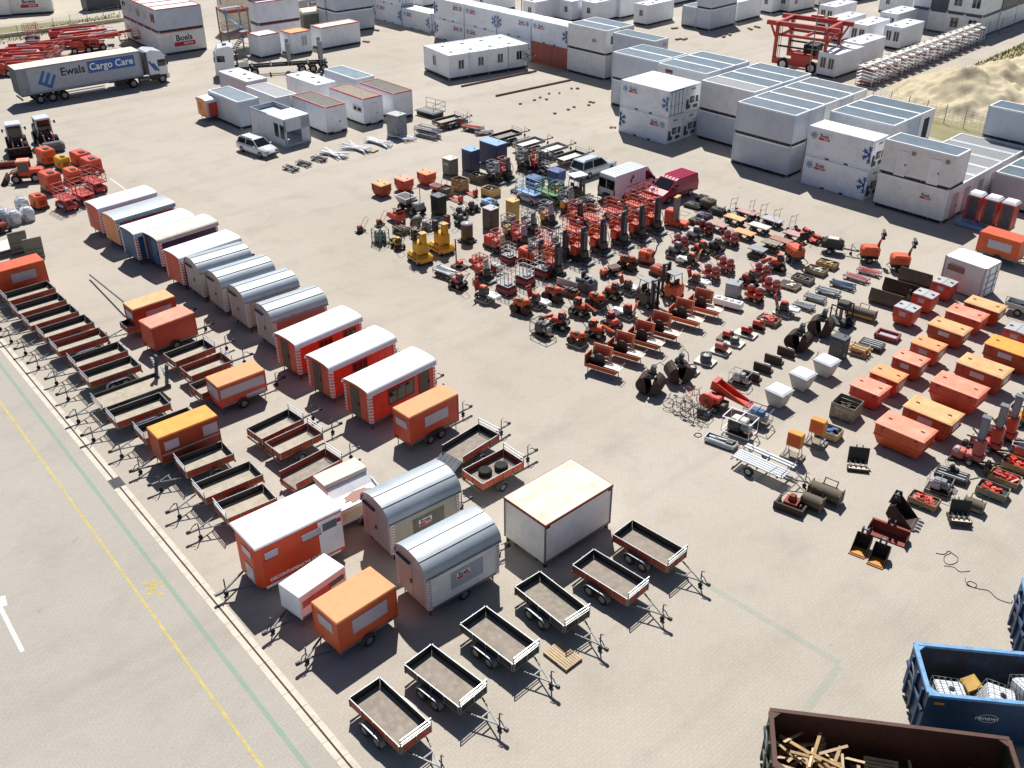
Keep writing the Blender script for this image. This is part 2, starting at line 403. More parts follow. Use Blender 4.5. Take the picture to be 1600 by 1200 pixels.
def ext(a, b, e0=0, e1=0):
 d = (b - a).normalized(); return a - d*e0, b + d*e1
stripe('lane_marking', *ext(at(0, 628), at(410, 1199), 8, 6), .11, 'yellow marking')
stripe('lane_marking', *ext(at(0, 570), at(480, 1199), 8, 6), .20, 'green marking')
stripe('bay_marking', at(1090, 905), at(1312, 1036), .32, 'faint green marking')
stripe('bay_marking', at(1312, 1040), at(1250, 1122), .32, 'faint green marking', .009)
stripe('bay_marking', at(60, 386), at(160, 360), .13, 'faint white marking')
stripe('bay_marking', at(172, 279), at(238, 326), .13, 'white marking')
stripe('bay_marking', at(0, 398), at(60, 386), .13, 'faint white marking')
m = MB()
for q in ([(-3, 951), (4, 948), (39, 1017), (32, 1020)], [(-6, 935), (8, 930), (12, 946), (-4, 950)]):
 m.add([(*at(*p)[:2], .009) for p in q], [(0, 1, 2, 3)], 'white marking')
struct('arrow_marking', m)
m = MB()       # walking figure painted on the lane
def P(x, y): return (*at(x, y)[:2], .010)
for q in ([(235,906),(241,904),(245,909),(239,912)], [(231,912),(243,911),(243,922),(232,923)], [(243,911),(254,908),(255,911),(244,916)], [(224,910),(232,912),(232,916),(223,913)],
 [(232,922),(237,922),(236,931),(226,931),(226,928),(232,928)], [(238,922),(243,921),(250,928),(255,926),(257,929),(249,933)]):
 m.add([P(*p) for p in q], [tuple(range(len(q)))], 'yellow marking')
struct('pedestrian_marking', m)
m = MB(); m.box((0, 0, .012), (.9, .62, .02), 'dark grey')
for k in range(7): m.box((-.36+k*.12, 0, .026), (.05, .54, .012), 'slot dark')
o = link('drain_grate', m.mesh('drain_grate'), None, (*along(6.2, -.1), .004), (0, 0, math.degrees(math.atan2(kd.y, kd.x)))); tag(o, 'square dark drain grate set into the pale gutter', None, 'grate')
# stains where oil, rust and sand dried on the paving
# grass verge, road and wall at the far left
sheet('grass_verge', [at(-200, 92), at(188, 36), at(188, 24), at(-200, 62)], .006, 'grass turf', 'structure')
m = MB()
p, q = at(-200, 88), at(195, 33); d = (q-p).normalized(); n = Vector((-d.y, d.x, 0))
m.sheet([p, q, q+n*.35, p+n*.35], .5, 'gutter concrete')
g = struct('low_kerb_wall', m); g['kind'] = 'structure'
sheet('far_road', [at(-250, 60), at(188, 22), at(188, -6), at(-250, 12)], .005, 'far ground')
sheet('grass_bank', [at(1350, 178), at(1500, 110), at(1620, 60), at(1700, 62), at(1760, 260), at(1560, 250)], .006, 'grass turf')
# the sand heap behind the fence on the right: a lumpy mound
m = MB()
NX, NY = 130, 100; vs = []; fs = []
cx, cy = 53.5, 112.5; rnd = random.Random(3)
from mathutils import noise as mno
for j in range(NY+1):
 for i in range(NX+1):
  x = -13 + 34*i/NX; y = -14 + 34*j/NY
  h = 0
  for (ax, ay, hh, rx, ry) in ((-3, -2, 3.9, 8, 9), (10, 5, 4.4, 9, 9), (4, -6, 2.6, 8, 6), (3, 3, 3.4, 6, 6)):
   r = math.hypot((x-ax)/rx, (y-ay)/ry); h = max(h, hh*max(0, 1-r))
  nz = .6*mno.fractal(Vector((x*.5, y*.5, 1.7)), .8, 2.1, 6) + .35*abs(mno.noise(Vector((x*.35, y*1.1, 4.2))))
  h = h + (nz*1.0 if h > .05 else 0) if h > 0 else 0
  vs.append((cx+x, cy+y, max(h, 0) - (.05 if h <= 0.02 else 0)))
for j in range(NY):
 for i in range(NX):
  a = j*(NX+1)+i; fs.append((a, a+1, a+NX+2, a+NX+1))
m.add(vs, fs, 'loose sand', True)
o = struct('sand_heap', m, 'thing'); o['label'] = 'large heap of pale loose sand behind the mesh fence'; o['category'] = 'sand heap'; del o['kind']
# tufts of grass and weeds on the bank and verge: ground cover nobody could count
m = MB(); rnd = random.Random(5)
def blades(n, fn, hmin, hmax):
 for _ in range(n):
  p = fn()
  if p is None: continue
  a = rnd.random()*6.28; h = rnd.uniform(hmin, hmax); wd = h*.35; lx, ly = rnd.uniform(-.3, .3)*h, rnd.uniform(-.3, .3)*h
  c, s = math.cos(a)*wd, math.sin(a)*wd
  m.add([(p.x-c, p.y-s, 0), (p.x+c, p.y+s, 0), (p.x+lx, p.y+ly, h)], [(0, 1, 2)], 'grass blade')
def bank():
 p, q = at(1352, 176), at(1600, 68); t = rnd.random(); r = p.lerp(q, t); d = (q-p).normalized()
 nn = Vector((d.y, -d.x, 0)); return r + nn*rnd.random()**1.5*5.5
blades(2200, bank, .1, .4)
def verge():
 return at(rnd.uniform(-20, 186), 0) if False else at(*(lambda x: (x, 70 - x*.20 - rnd.random()*13))(rnd.uniform(-20, 186)))
blades(700, verge, .1, .35)
def corner(): return at(1380 + rnd.gauss(0, 16), 172 + rnd.gauss(0, 4))
blades(500, corner, .2, .8)
struct('weeds', m, 'stuff')
# ------------------------------------------------------------------ cabins and containers
CL, CW, CH = 6.05, 2.44, 2.83
def logo_plate(r, loc, rot, s=1.0, plate=True):
 """The hire firm's sign: black lettering over a red bar with white lettering."""
 M = Matrix.Translation(loc) @ Matrix.Rotation(R(rot[2]), 4, 'Z') @ Matrix.Rotation(R(rot[0]), 4, 'X')
 b = MB(); b.box((0, 0, 0), (1.3*s, .66*s, .006), 'logo white' if plate else 'white cool')
 b.box((0, -.18*s, .004), (1.22*s, .24*s, .006), 'logo red')
 o = link('sign_plate', b.mesh('sign_plate'), r); o.matrix_local = M
 text(o, 'Boels', .44*s, 'logo black', (0, .13*s, .004), (0, 0, 0), bold=.012*s)
 text(o, 'RENTAL', .15*s, 'logo white', (.22*s, -.18*s, .008), (0, 0, 0), bold=.004*s)
 return o
def snowflake(r, loc, rot, rad, m='logo blue', half=0):
 b = MB()
 for k in range(6):
  a = math.pi/3*k + (.52 if half else .26)
  c, s_ = math.cos(a), math.sin(a)
  if half*c > .3: continue
  b.box((c*rad*.5, s_*rad*.5, 0), (rad, rad*.2, .006), m, rz=math.degrees(a))
  for q in (.55, .85):
   for e in (-1, 1):
    b.box((c*rad*q + math.cos(a+e*.9)*rad*.16, s_*rad*q + math.sin(a+e*.9)*rad*.16, 0), (rad*.36, rad*.12, .006), m, rz=math.degrees(a+e*.9))
 o = link('snowflake_emblem', b.mesh('snowflake_emblem'), r)
 o.matrix_local = Matrix.Translation(loc) @ Matrix.Rotation(R(rot[2]), 4, 'Z') @ Matrix.Rotation(R(rot[0]), 4, 'X')
FACE = {'-y': (0, -1), '+y': (0, 1), '-x': (-1, 0), '+x': (1, 0)}
FROT = {'-y': (90, 0, 0), '+y': (90, 0, 180), '+x': (90, 0, 90), '-x': (90, 0, -90)}
def onface(face, u, z, L, W, out=0.0):
 """Point on a face: u runs to the right as seen from outside."""
 if face == '-y': return (u, -W/2-out, z)
 if face == '+y': return (-u, W/2+out, z)
 if face == '+x': return (L/2+out, u, z)
 return (-L/2-out, -u, z)
def facebox(m, face, u, z, w_, h, t, L, W, ma, out=0.0):
 c = onface(face, u, z, L, W, out)
 m.box(c, (w_, t, h) if face in ('-y', '+y') else (t, w_, h), ma)
def add_window(r, face, u, z, w_, h, L, W, frame='white paint', pane='glass', bars=1, shutter=False):
 with part(r, 'window') as m:
  for s_ in (-1, 1):
   facebox(m, face, u+s_*(w_/2-.03), z, .06, h, .07, L, W, frame)
   facebox(m, face, u, z+s_*(h/2-.03), w_-.12, .06, .07, L, W, frame)
  for k in range(bars): facebox(m, face, u - w_/2 + w_*(k+1)/(bars+1), z, .05, h-.12, .06, L, W, frame)
 f = m.ob
 with part(f, 'pane') as q: facebox(q, face, u, z, w_-.12, h-.12, .03, L, W, pane)
def add_door(r, face, u, w_, h, L, W, ma='white cool', handle=True, z0=.16):
 with part(r, 'door') as m:
  facebox(m, face, u, z0+h/2, w_, h, .05, L, W, ma)
 if handle:
  with part(m.ob, 'handle') as q: facebox(q, face, u+w_*.38, z0+h*.48, .09, .16, .12, L, W, 'dark steel')
def cabin(wall='cabin grey', rim='white roof', top='roof steel', H=CH, L=CL, W=CW, feats=(), ribs=True, vents=0, open_end=False, base='dark steel'):
 r = thing('site_cabin', 'cabin')
 with part(r, 'walls') as m:
  if not open_end: m.b2(-L/2+.02, -W/2+.02, .27, L/2-.02, W/2-.02, H-.12, wall)
  # slim corner posts and panel joints
  for x in (-1, 1):
   for y in (-1, 1): m.box((x*(L/2-.07), y*(W/2-.07), H/2+.13), (.16, .16, H-.3), wall)
  if not open_end:
   for y in (-1, 1):
    for k in range(1, 5): m.box((-L/2+L*k/5, y*(W/2-.019), H/2), (.03, .012, H-.34), wall)
 with part(r, 'base_frame') as m:
  for y in (-1, 1): m.box((0, y*(W/2-.11), .14), (L-.3, .16, .25), base)
  for x in (-1, 1): m.box((x*(L/2-.11), 0, .14), (.16, W-.3, .25), base)
  for x in (-1, 1):
   for y in (-1, 1): m.box((x*(L/2-.08), y*(W/2-.08), .07), (.17, .17, .14), 'grey plastic'); m.box((x*(L/2-.1), y*(W/2-.1), .2), (.14, .14, .14), base)
 with part(r, 'roof') as m:
  for y in (-1, 1): m.box((0, y*(W/2-.07), H-.06), (L, .14, .14), rim)
  for x in (-1, 1): m.box((x*(L/2-.07), 0, H-.06), (.14, W-.28, .14), rim)
  m.b2(-L/2+.14, -W/2+.14, H-.15, L/2-.14, W/2-.14, H-.045, top)
  if ribs:
   for k in range(1, 12): m.box((0, -W/2+.14+(W-.28)*k/12, H-.04), (L-.3, .05, .03), top)
  for k in range(vents): m.box((-L/2+L*(k+.5)/vents, .3*(-1)**k, H-.0), (.34, .34, .10), 'grey paint')
 for f in feats:
  if f[0] == 'w': add_window(r, f[1], f[2], 1.65, f[3] if len(f) > 3 else 1.0, f[4] if len(f) > 4 else 1.05, L, W, pane=f[5] if len(f) > 5 else 'glass')
  if f[0] == 'd': add_door(r, f[1], f[2], .95, 2.05, L, W, f[3] if len(f) > 3 else 'white cool')
  if f[0] == 'a':
   with part(r, 'air_vent') as m:
    facebox(m, f[1], f[2], 2.2, .34, .3, .12, L, W, 'grey plastic')
    for k in range(4): facebox(m, f[1], f[2], 2.1+.07*k, .28, .025, .15, L, W, 'dark grey')
  if f[0] == 'logo': logo_plate(r, onface(f[1], f[2], f[3], L, W, .012), FROT[f[1]], f[4], f[5] if len(f) > 5 else True)
  if f[0] == 'label_strip':
   with part(r, 'sign') as m:
    facebox(m, f[1], f[2], f[3], .9, .22, .02, L, W, 'dark grey'); facebox(m, f[1], f[2], f[3]-.2, .9, .16, .02, L, W, 'pinkish red')
 return r
def reefer(side=0, door=True, L=6.06, W=2.44, H=2.59, body='white cool', deco=True):
 """Refrigerated container: white walls with posts and corner castings, logo and snowflake on the long sides, machinery or doors at the end."""
 r = thing('refrigerated_container', 'container')
 with part(r, 'body') as m:
  m.b2(-L/2+.04, -W/2+.04, .12, L/2-.04, W/2-.04, H-.02, body)
  for y in (-1, 1):
   m.box((0, y*(W/2-.05), .1), (L-.2, .1, .14), body); m.box((0, y*(W/2-.05), H-.06), (L-.2, .1, .1), body)
   for x in (-1, 1): m.box((x*(L/2-.07), y*(W/2-.07), H/2), (.14, .14, H), body)
   for x in (-.9, .9): m.box((x, y*(W/2-.06), .1), (.36, .14, .13), 'slot dark')
  for x in (-1, 1): m.box((x*(L/2-.05), 0, .1), (.1, W-.2, .14), body); m.box((x*(L/2-.05), 0, H-.06), (.1, W-.2, .1), body)
 with part(r, 'roof') as m: m.b2(-L/2+.1, -W/2+.1, H-.02, L/2-.1, W/2-.1, H+.01, 'white roof')
 with part(r, 'cooling_unit' if not door else 'end_doors') as m:
  if door:
   for u in (-.55, .55): facebox(m, '-x', u, H/2, 1.02, H-.34, .05, L, W, 'white cool')
   for u in (-.85, -.3, .3, .85): facebox(m, '-x', u, H/2, .04, H-.4, .12, L, W, 'dark grey')
   facebox(m, '-x', 0, H-.12, 2.2, .06, .1, L, W, 'dark grey'); facebox(m, '-x', 0, .17, 2.2, .06, .1, L, W, 'dark grey')
   for u in (-.85, -.3, .3, .85): facebox(m, '-x', u, 1.1, .22, .12, .14, L, W, 'grey paint')
  else:
   facebox(m, '-x', 0, 2.1, 1.9, .7, .06, L, W, 'white paint'); facebox(m, '-x', 0, 2.2, .7, .2, .08, L, W, 'grey paint')
   for u, z, w_, h in ((-.75, .95, .3, .6), (.0, 1.15, .6, .6), (.75, 1.1, .3, .6), (-.6, .5, .6, .35), (.55, .45, .6, .3)):
    facebox(m, '-x', u, z, w_, h, .07, L, W, 'dark grey')
   m.cyl(onface('-x', 0, 1.15, L, W, -.05), onface('-x', 0, 1.15, L, W, .06), .22, 'grey paint', 12)
 if deco:
  for face in ('+y', '-y'):
   # side 0: logo at the left, half snowflake at the right end ; side 1: mirrored
   sg = 1 if side == 0 else -1
   snowflake(r, onface(face, sg*(L/2-.16), 1.35, L, W, .01), FROT[face], .66, half=sg)
   logo_plate(r, onface(face, sg*-1.45, 1.85, L, W, .012), FROT[face], .86, False)
   snowflake(r, onface(face, sg*-2.45, 1.85, L, W, .01), FROT[face], .3, 'light blue')
 return r
U45 = Vector((math.cos(R(44)), math.sin(R(44)), 0)); V135 = Vector((math.cos(R(134)), math.sin(R(134)), 0))
def shift(o, u=0.0, v=0.0): o.location = Vector(o.location) + U45*u + V135*v; return o
def stack(px, py, where, group, cells, yaw=134, step=2.46, H=CH, corner=(-CL/2, CW/2)):
 """Cabins side by side and on top of one another; (px, py) is the ground corner nearest to the camera."""
 for c, lvl, lab, kw in cells:
  o = get(cabin, **kw)
  put(o, px, py, yaw, lab + ' ' + where, group, z=lvl*(H), corner=corner); shift(o, u=c*step)
G1 = 'grey cabins stacked along the right of the yard'
CG = dict(wall='cabin grey'); CLt = dict(wall='cabin light')
PL = dict(wall='cabin light', top='grey plastic')
W2 = 'of the stack between both piles of refrigerated containers'
stack(1228.7, 278.7, W2, G1, [
 (0, 0, 'lower front grey cabin, blank side,', CG), (0, 1, 'upper front grey cabin, blank side,', CG),
 (1, 1, 'second roof from the front', CG), (2, 1, 'third, paler roof', dict(wall='cabin light', top='grey paint')), (3, 1, 'rear fourth roof', CG), (4, 1, 'rearmost pale roof', dict(wall='cabin light', top='grey paint'))])
W2 = 'of the stack right behind the left refrigerated containers'
p = at(1179, 144, 5.7);
def stack_w(top, where, group, cells, z=5.7):
 """As stack(), from the top near corner of the upper tier."""
 p = at(*top, z)
 for c, lvl, lab, kw in cells:
  o = get(cabin, **kw); a = R(134); x, y = -CL/2, CW/2
  o.location = (p.x-(x*math.cos(a)-y*math.sin(a)), p.y-(x*math.sin(a)+y*math.cos(a)), lvl*CH); o.rotation_euler = (0, 0, a)
  tag(o, lab + ' ' + where, group); shift(o, u=c*2.46)
stack_w((1179, 144), W2, G1, [(0, 0, 'lower front grey cabin', CG), (0, 1, 'upper cabin with pale ribbed roof', PL), (1, 1, 'second blue-grey roof', CG), (2, 1, 'third blue-grey roof', CG), (3, 1, 'rear blue-grey roof', CG)])
W2 = 'of the stack peeping out behind the left white containers'
stack_w((1104, 115), W2, G1, [(0, 0, 'lower cabin', CLt), (0, 1, 'upper cabin with grey wall sign', dict(wall='cabin light', feats=(('label_strip', '+y', -1.6, 2.3),))), (1, 1, 'second roof', CG), (2, 1, 'rear roof', CG)])
W2 = 'of the leftmost stack beside the white containers'
stack_w((1028, 96), W2, G1, [(0, 0, 'lower blank grey cabin', CG), (0, 1, 'upper front blank grey cabin', CG), (1, 1, 'rear roof', CG)])
W2 = 'of the stack behind the orange-red container'
stack_w((948, 48), W2, G1, [(0, 0, 'lower front cabin with dark joints', dict(wall='cabin light', base='slot dark')), (0, 1, 'upper front cabin with small sign', dict(wall='cabin light', feats=(('logo', '+y', 1.2, 1.5, .6), ('w', '-x', 0)))), (1, 1, 'rear roof', CG)])
W2 = 'between the two left stacks of the right-hand row'
stack_w((1023, 64), W2, G1, [(0, 0, 'lower grey cabin', CG), (0, 1, 'upper grey cabin with small red sign', dict(wall='cabin grey', feats=(('logo', '-x', .6, 2.2, .5),)))])
W2 = 'of the block behind the right refrigerated containers'
stack_w((1398, 196), W2, G1, [(0, 0, 'lower front cabin', CLt), (0, 1, 'upper front cabin, dark side window,', dict(wall='cabin light', feats=(('w', '+y', -1.6, 1.5, .6),))), (1, 1, 'second roof', CG), (2, 1, 'rear cabin, dark doorway,', dict(wall='cabin light', feats=(('d', '-x', 0, 'slot dark'),)))])
# right-most two-storey cabin with two doors, single row behind it
stack(1470.5, 351, 'at the right end of the cabin row', G1, [
 (0, 0, 'lower off-white cabin carrying a small red-and-black sign', dict(wall='cabin light', feats=(('logo', '+y', 1.25, 1.9, .75), ('d', '-x', .3, 'window panel')))),
 (0, 1, 'upper off-white cabin with two white doors', dict(wall='cabin light', feats=(('d', '+y', -1.3, 'white paint'), ('a', '+y', -.42), ('d', '+y', 1.5, 'white paint'), ('a', '+y', 2.4))))])
WR = dict(wall='cabin light', top='grey plastic')
for c, lab in ((1, 'ground cabin with pinkish front just behind the two-door cabin'), (2.02, 'ground cabin with pale roof, second behind the two-door cabin'), (3.05, 'ground cabin with pale roof, third behind the two-door cabin'),
 (4.1, 'ground cabin with pale roof, fourth behind the two-door cabin'), (5.15, 'ground cabin with pale roof furthest behind the two-door cabin')):
 o = get(cabin, wall='cabin light', top='grey plastic', feats=(('d', '-x', 0, 'window panel'),)); put(o, 1470.5, 351, 134, lab, 'single-storey cabins at the right edge', corner=(-CL/2, CW/2)); shift(o, u=c*2.46)
for c, lab in ((0, 'ground cabin with pinkish gable above the toilets'), (1, 'second ground cabin with blue-grey roof at the right edge'), (2, 'third ground cabin with blue-grey roof at the right edge')):
 o = get(cabin, wall='window panel', top='roof steel'); put(o, 1556, 268, 134, lab, 'single-storey cabins at the right edge', zpx=2.83, corner=(CL/2, CW/2)); shift(o, u=c*2.46)
o = get(cabin, wall='cabin grey'); put(o, 1546, 164, 134, 'pale blue upper cabin cut by the right edge of the picture', G1, z=CH, zpx=5.7, corner=(CL/2, CW/2))
o = get(cabin, wall='cabin grey', top='grey plastic'); put(o, 1546, 164, 134, 'ground cabin carrying the pale blue upper cabin at the right edge', G1, zpx=5.7, corner=(CL/2, CW/2))
GR = 'white refrigerated containers in two-high piles'
for k, (px, py, lvl, sd, dr, u, lab) in enumerate((
 (1039.8, 226.6, 0, 1, False, 0, 'lower refrigerated container with machinery end, nearest the parked vans'),
 (1039.8, 226.6, 1, 0, True, 0, 'upper refrigerated container with barred doors, nearest the parked vans'),
 (1039.8, 226.6, 0, 0, False, 2.5, 'lower refrigerated container hidden behind the machinery-end one'),
 (1039.8, 226.6, 1, 1, False, 2.5, 'upper refrigerated container behind the barred-door one'),
 (1347.9, 314.2, 0, 0, False, 0, 'lower refrigerated container beside the two-door cabin'),
 (1347.9, 314.2, 1, 0, False, 0, 'upper refrigerated container beside the two-door cabin'))):
 o = get(reefer, sd, dr); put(o, px, py, 134, lab, GR, z=lvl*2.6, corner=(-3.03, 1.22)); shift(o, u=u)
# the office block of four joined modules
for k in range(4):
 o = get(cabin, wall='white cool', top='white roof', ribs=False, vents=2, W=2.95, H=2.85, feats=(('w', '-x', .2, .85, 1.1),) + ((('w', '+y', -.4, .8, 1.2),) if k == 0 else ()))
 p = at(702, 126, .1).lerp(at(822, 106, .1), k/4.0); a = R(128); x, y = -CL/2, 1.475
 a2 = at(822, 106, .1) - at(702, 126, .1); ang = math.atan2(a2.y, a2.x); a = ang + R(90)
 o.location = (p.x-(x*math.cos(a)-y*math.sin(a)), p.y-(x*math.sin(a)+y*math.cos(a)), .1); o.rotation_euler = (0, 0, a)
 tag(o, ['nearest module of the white office block, window in both walls', 'second module of the white office block, pale blind', 'third module of the white office block, dark window', 'far right module of the white office block, dark window'][k], 'modules of the white office block')
# loose cabins at the upper left of the yard
GL = 'single cabins standing at the upper left'
for px, py, lab, kw in (
 (377, 203, 'blank grey cabin right of the small red wagon', dict(wall='cabin grey', top='roof steel', rim='white roof')),
 (437, 196, 'pale cabin with two small gable vents behind the open-fronted one', dict(wall='cabin light', top='grey plastic', feats=(('w', '-x', -.6, .35, .3), ('w', '-x', .5, .35, .3)))),
 (512, 212, 'red-rimmed white cabin with a grey ribbed roof and end door', dict(wall='white cool', rim='pinkish red', top='olive grey', feats=(('d', '-x', 0, 'white cool'),))),
 (570, 198, 'red-rimmed cabin with a pale roof and an open side hatch', dict(wall='white cool', rim='pinkish red', top='bed floor pale', feats=(('d', '-x', .1, 'white cool'), ('w', '+y', 1.9, 1.5, .7, 'slot dark'), ('w', '+y', 1.95, 1.4, .5, 'olive grey')))),
 (617, 189, 'red-rimmed white cabin beside the grey steel cabinet', dict(wall='white cool', rim='pinkish red', top='olive grey')),
 (499, 175, 'white sanitary cabin with roof hatches among the loose cabins', dict(wall='white cool', top='white roof', ribs=False, vents=3)),
 (559, 165, 'blue-grey cabin, rearmost of the loose cabins', dict(wall='cabin grey', top='roof steel')),
 (391, 169, 'pinkish sanitary cabin with roof hatches behind the blank grey cabin', dict(wall='window panel', top='white roof', ribs=False, vents=3))):
 o = get(cabin, **kw); put(o, px, py, 133, lab, GL, corner=(-CL/2, CW/2))
def open_cabin():
 """Cabin stripped half open: bare floor and blue-grey inside, white roof left over one end."""
 L, W, H = 6.0, 2.9, 2.75; r = thing('open_fronted_cabin', 'cabin')
 with part(r, 'walls') as m:
  m.b2(-L/2, -W/2, .1, L/2, -W/2+.08, H-.1, 'cabin grey'); m.b2(L/2-.08, -W/2, .1, L/2, W/2, H-.1, 'cabin grey')
  m.b2(-L/2+1.9, W/2-.08, .1, L/2, W/2, H-.1, 'cabin grey'); m.b2(-L/2, W/2-.08, .1, -L/2+1.9, W/2, .75, 'cabin grey'); m.b2(-L/2, W/2-.08, 2.1, -L/2+1.9, W/2, H-.1, 'cabin grey')
  m.b2(-L/2, -W/2, .1, -L/2+.08, -W/2+1.0, H-.1, 'cabin grey'); m.b2(-L/2, -W/2, 1.5, -L/2+.08, W/2, H-.1, 'cabin grey'); m.b2(-L/2, W/2-.2, .1, -L/2+.08, W/2, H-.1, 'cabin grey')
 with part(r, 'floor') as m: m.b2(-L/2, -W/2, .04, L/2, W/2, .16, 'cabin light')
 with part(r, 'roof') as m:
  m.b2(-L/2, -W/2, H-.1, -L/2+2.9, W/2, H, 'white roof')
  for y in (-1, 1): m.box((1.45, y*(W/2-.07), H-.05), (3.1, .14, .12), 'roof steel')
  m.box((L/2-.07, 0, H-.05), (.14, W-.28, .12), 'roof steel'); m.b2(-L/2+2.9, -W/2+.14, H-.5, L/2-.14, W/2-.14, H-.45, 'cabin grey')
 with part(r, 'post') as m: m.box((-L/2+1.0, W/2-.04, 1.4), (.1, .1, 1.4), 'white paint')
 return r
put(open_cabin(), 448, 231, 135, 'pale blue cabin with an open front and half a white roof', GL, corner=(-3.0, 1.45))
# two-storey stack of five columns with the big sign, far left
for k in range(5):
 for lvl in (0, 1):
  feats = (('w', '-x', 0, 1.5, 1.25, 'curtain grey' if k % 2 else 'glass'),) if lvl else ()
  if k == 0 and lvl == 0: feats = (('logo', '-y', .2, 1.6, 2.3), ('w', '-x', -.4, .5, .8, 'curtain grey'))
  if k == 4 and lvl == 0: feats = (('w', '-x', 0, .9, .8),)
  o = get(cabin, wall='cabin light' if lvl == 0 else 'cabin grey', rim='pinkish red', top='white roof', W=2.5, ribs=False, feats=feats)
  put(o, 254, 88, 38, ['lower', 'upper'][lvl] + ' red-rimmed cabin, ' + ['front column with the large sign below', 'second column', 'third column', 'fourth column', 'rear column'][k] + ', in the stack behind the lorry',
 'red-rimmed two-storey cabins behind the lorry', z=lvl*CH, corner=(-CL/2, -1.25)); o.location = Vector(o.location) + Vector((math.cos(R(128)), math.sin(R(128)), 0))*2.53*k
# second two-storey group with the steel stair
G3 = 'red-rimmed cabins by the steel stair tower'
def rc(px, py, yaw, lab, z=0, zpx=None, corner=(-CL/2, -CW/2), **kw):
 k = dict(wall='white cool', rim='pinkish red', top='white roof', ribs=False); k.update(kw)
 o = get(cabin, **k); return put(o, px, py, yaw, lab, G3, z=z, zpx=zpx, corner=corner)
rc(404, 40, 38, 'upper white red-rimmed cabin right of the stair tower', z=CH, zpx=CH)
rc(404, 40, 38, 'lower white red-rimmed cabin hidden right of the stair tower', zpx=CH)
o = rc(404, 40, 38, 'top white cabin, third storey beside the stair tower', z=2*CH, zpx=CH, rim='pinkish red'); o.location = Vector(o.location) + V135*2.5
for k, lab in enumerate(('cream upper cabin left of the stair tower with narrow windows', 'cream lower cabin left of the stair tower')):
 o = get(cabin, wall='cream roof', rim='pinkish red', top='white roof', ribs=False, W=2.5, feats=(('w', '-x', 0, .6, 1.6, 'glass'),) if k == 0 else ())
 put(o, 372, 66, 38, lab, G3, z=(1-k)*CH, corner=(-CL/2, -1.25)); o.location = Vector(o.location) + V135*5.0 + U45*1.5
rc(458, 88, 44, 'low white cabin with one grey window beside the stair', L=3.0, W=2.6, feats=(('w', '-y', .4, .9, 1.3, 'curtain grey'),), top='faded orange', corner=(-1.5, -1.3))
o = rc(440, 86, 44, 'small white red-rimmed cabin between the stair and the low one', L=3.0, W=2.6, corner=(1.5, -1.3));
rc(504, 79, 42, 'long white red-rimmed cabin with a yellowed end wall', wall='white cool', top='cream roof')
def stairs_tower():
 r = thing('stair_tower', 'stairs')
 with part(r, 'steel_frame') as m:
  for x in (-1.5, 1.5):
   for y in (-1.2, 1.2): m.box((x, y, 2.9), (.14, .14, 5.8), 'galvanised')
  for z in (2.75, 5.6):
   for y in (-1.2, 1.2): m.box((0, y, z), (3.0, .1, .22), 'pinkish red')
   for x in (-1.5, 1.5): m.box((x, 0, z), (.1, 2.4, .22), 'pinkish red')
 with part(r, 'landing') as m: m.b2(-1.4, -1.1, 2.76, 1.4, 1.1, 2.82, 'grey paint'); m.b2(-1.4, .1, 5.6, 1.4, 1.1, 5.66, 'grey paint')
 with part(r, 'flight') as m:
  for k in range(13): m.box((-1.2+k*.2, -.55, .2+k*.2), (.28, .9, .04), 'light blue')
  for k in range(13): m.box((1.2-k*.2, .55, 2.95+k*.2), (.28, .9, .04), 'light blue')
  m.bars([((-1.3, -1.0, .2), (1.2, -1.0, 2.7)), ((-1.3, -.1, .2), (1.2, -.1, 2.7)), ((1.3, 1.0, 2.95), (-1.2, 1.0, 5.5))], .05, 'galvanised')
 with part(r, 'railing') as m:
  for h in (.5, 1.0):
   for z in (0, 2.8): m.bars([((-1.5, -1.2, z+h), (1.5, -1.2, z+h)), ((-1.5, 1.2, z+h), (1.5, 1.2, z+h)), ((1.5, -1.2, z+h), (1.5, 1.2, z+h)), ((-1.5, -1.2, z+h), (-1.5, 1.2, z+h))], .03, 'galvanised')
 return r
put(stairs_tower(), 372, 84, 40, 'steel stair tower with red edge beams and blue-grey steps', z=0)
o = get(cabin, wall='window panel', rim='white roof', top='white roof', ribs=False, feats=(('logo', '-y', 1.6, 1.9, 1.5),)); put(o, 449, 36, 42, 'pinkish cabin with the firm sign behind the stair tower', G3, corner=(-CL/2, -CW/2))
def tarp_container():
 L, W, H = 7.5, 2.5, 2.6; r = thing('covered_container', 'container')
 with part(r, 'body') as m:
  m.b2(-L/2, -W/2, .2, L/2, W/2, 2.2, 'olive grey')
  for k in range(9): m.box((-L/2+.4+k*.84, 0, 1.2), (.08, W+.06, 1.9), 'olive grey')
 with part(r, 'cover') as m: m.rings([[(-L/2-.1, -W/2-.1, 2.2), (L/2+.1, -W/2-.1, 2.2), (L/2+.1, W/2+.1, 2.2), (-L/2-.1, W/2+.1, 2.2)], [(-L/2, -W/2, 2.5), (L/2, -W/2, 2.5), (L/2, W/2, 2.5), (-L/2, W/2, 2.5)], [(-L/2+.3, -.5, 2.75), (L/2-.3, -.5, 2.75), (L/2-.3, .5, 2.75), (-L/2+.3, .5, 2.75)]], 'cream roof')
 with part(r, 'frame_scrap') as m: m.bars([((0, -.6, 2.7), (.4, .6, 3.3)), ((1.2, -.7, 2.75), (.6, .5, 3.2)), ((-.3, .4, 3.2), (1.5, .2, 3.1))], .05, 'dark steel')
 return r
put(tarp_container(), 476, 49, 36, 'olive container under a cream cover by the stair cabins', corner=(-3.75, -1.25))
G4 = 'grey stacked cabins at the top edge'
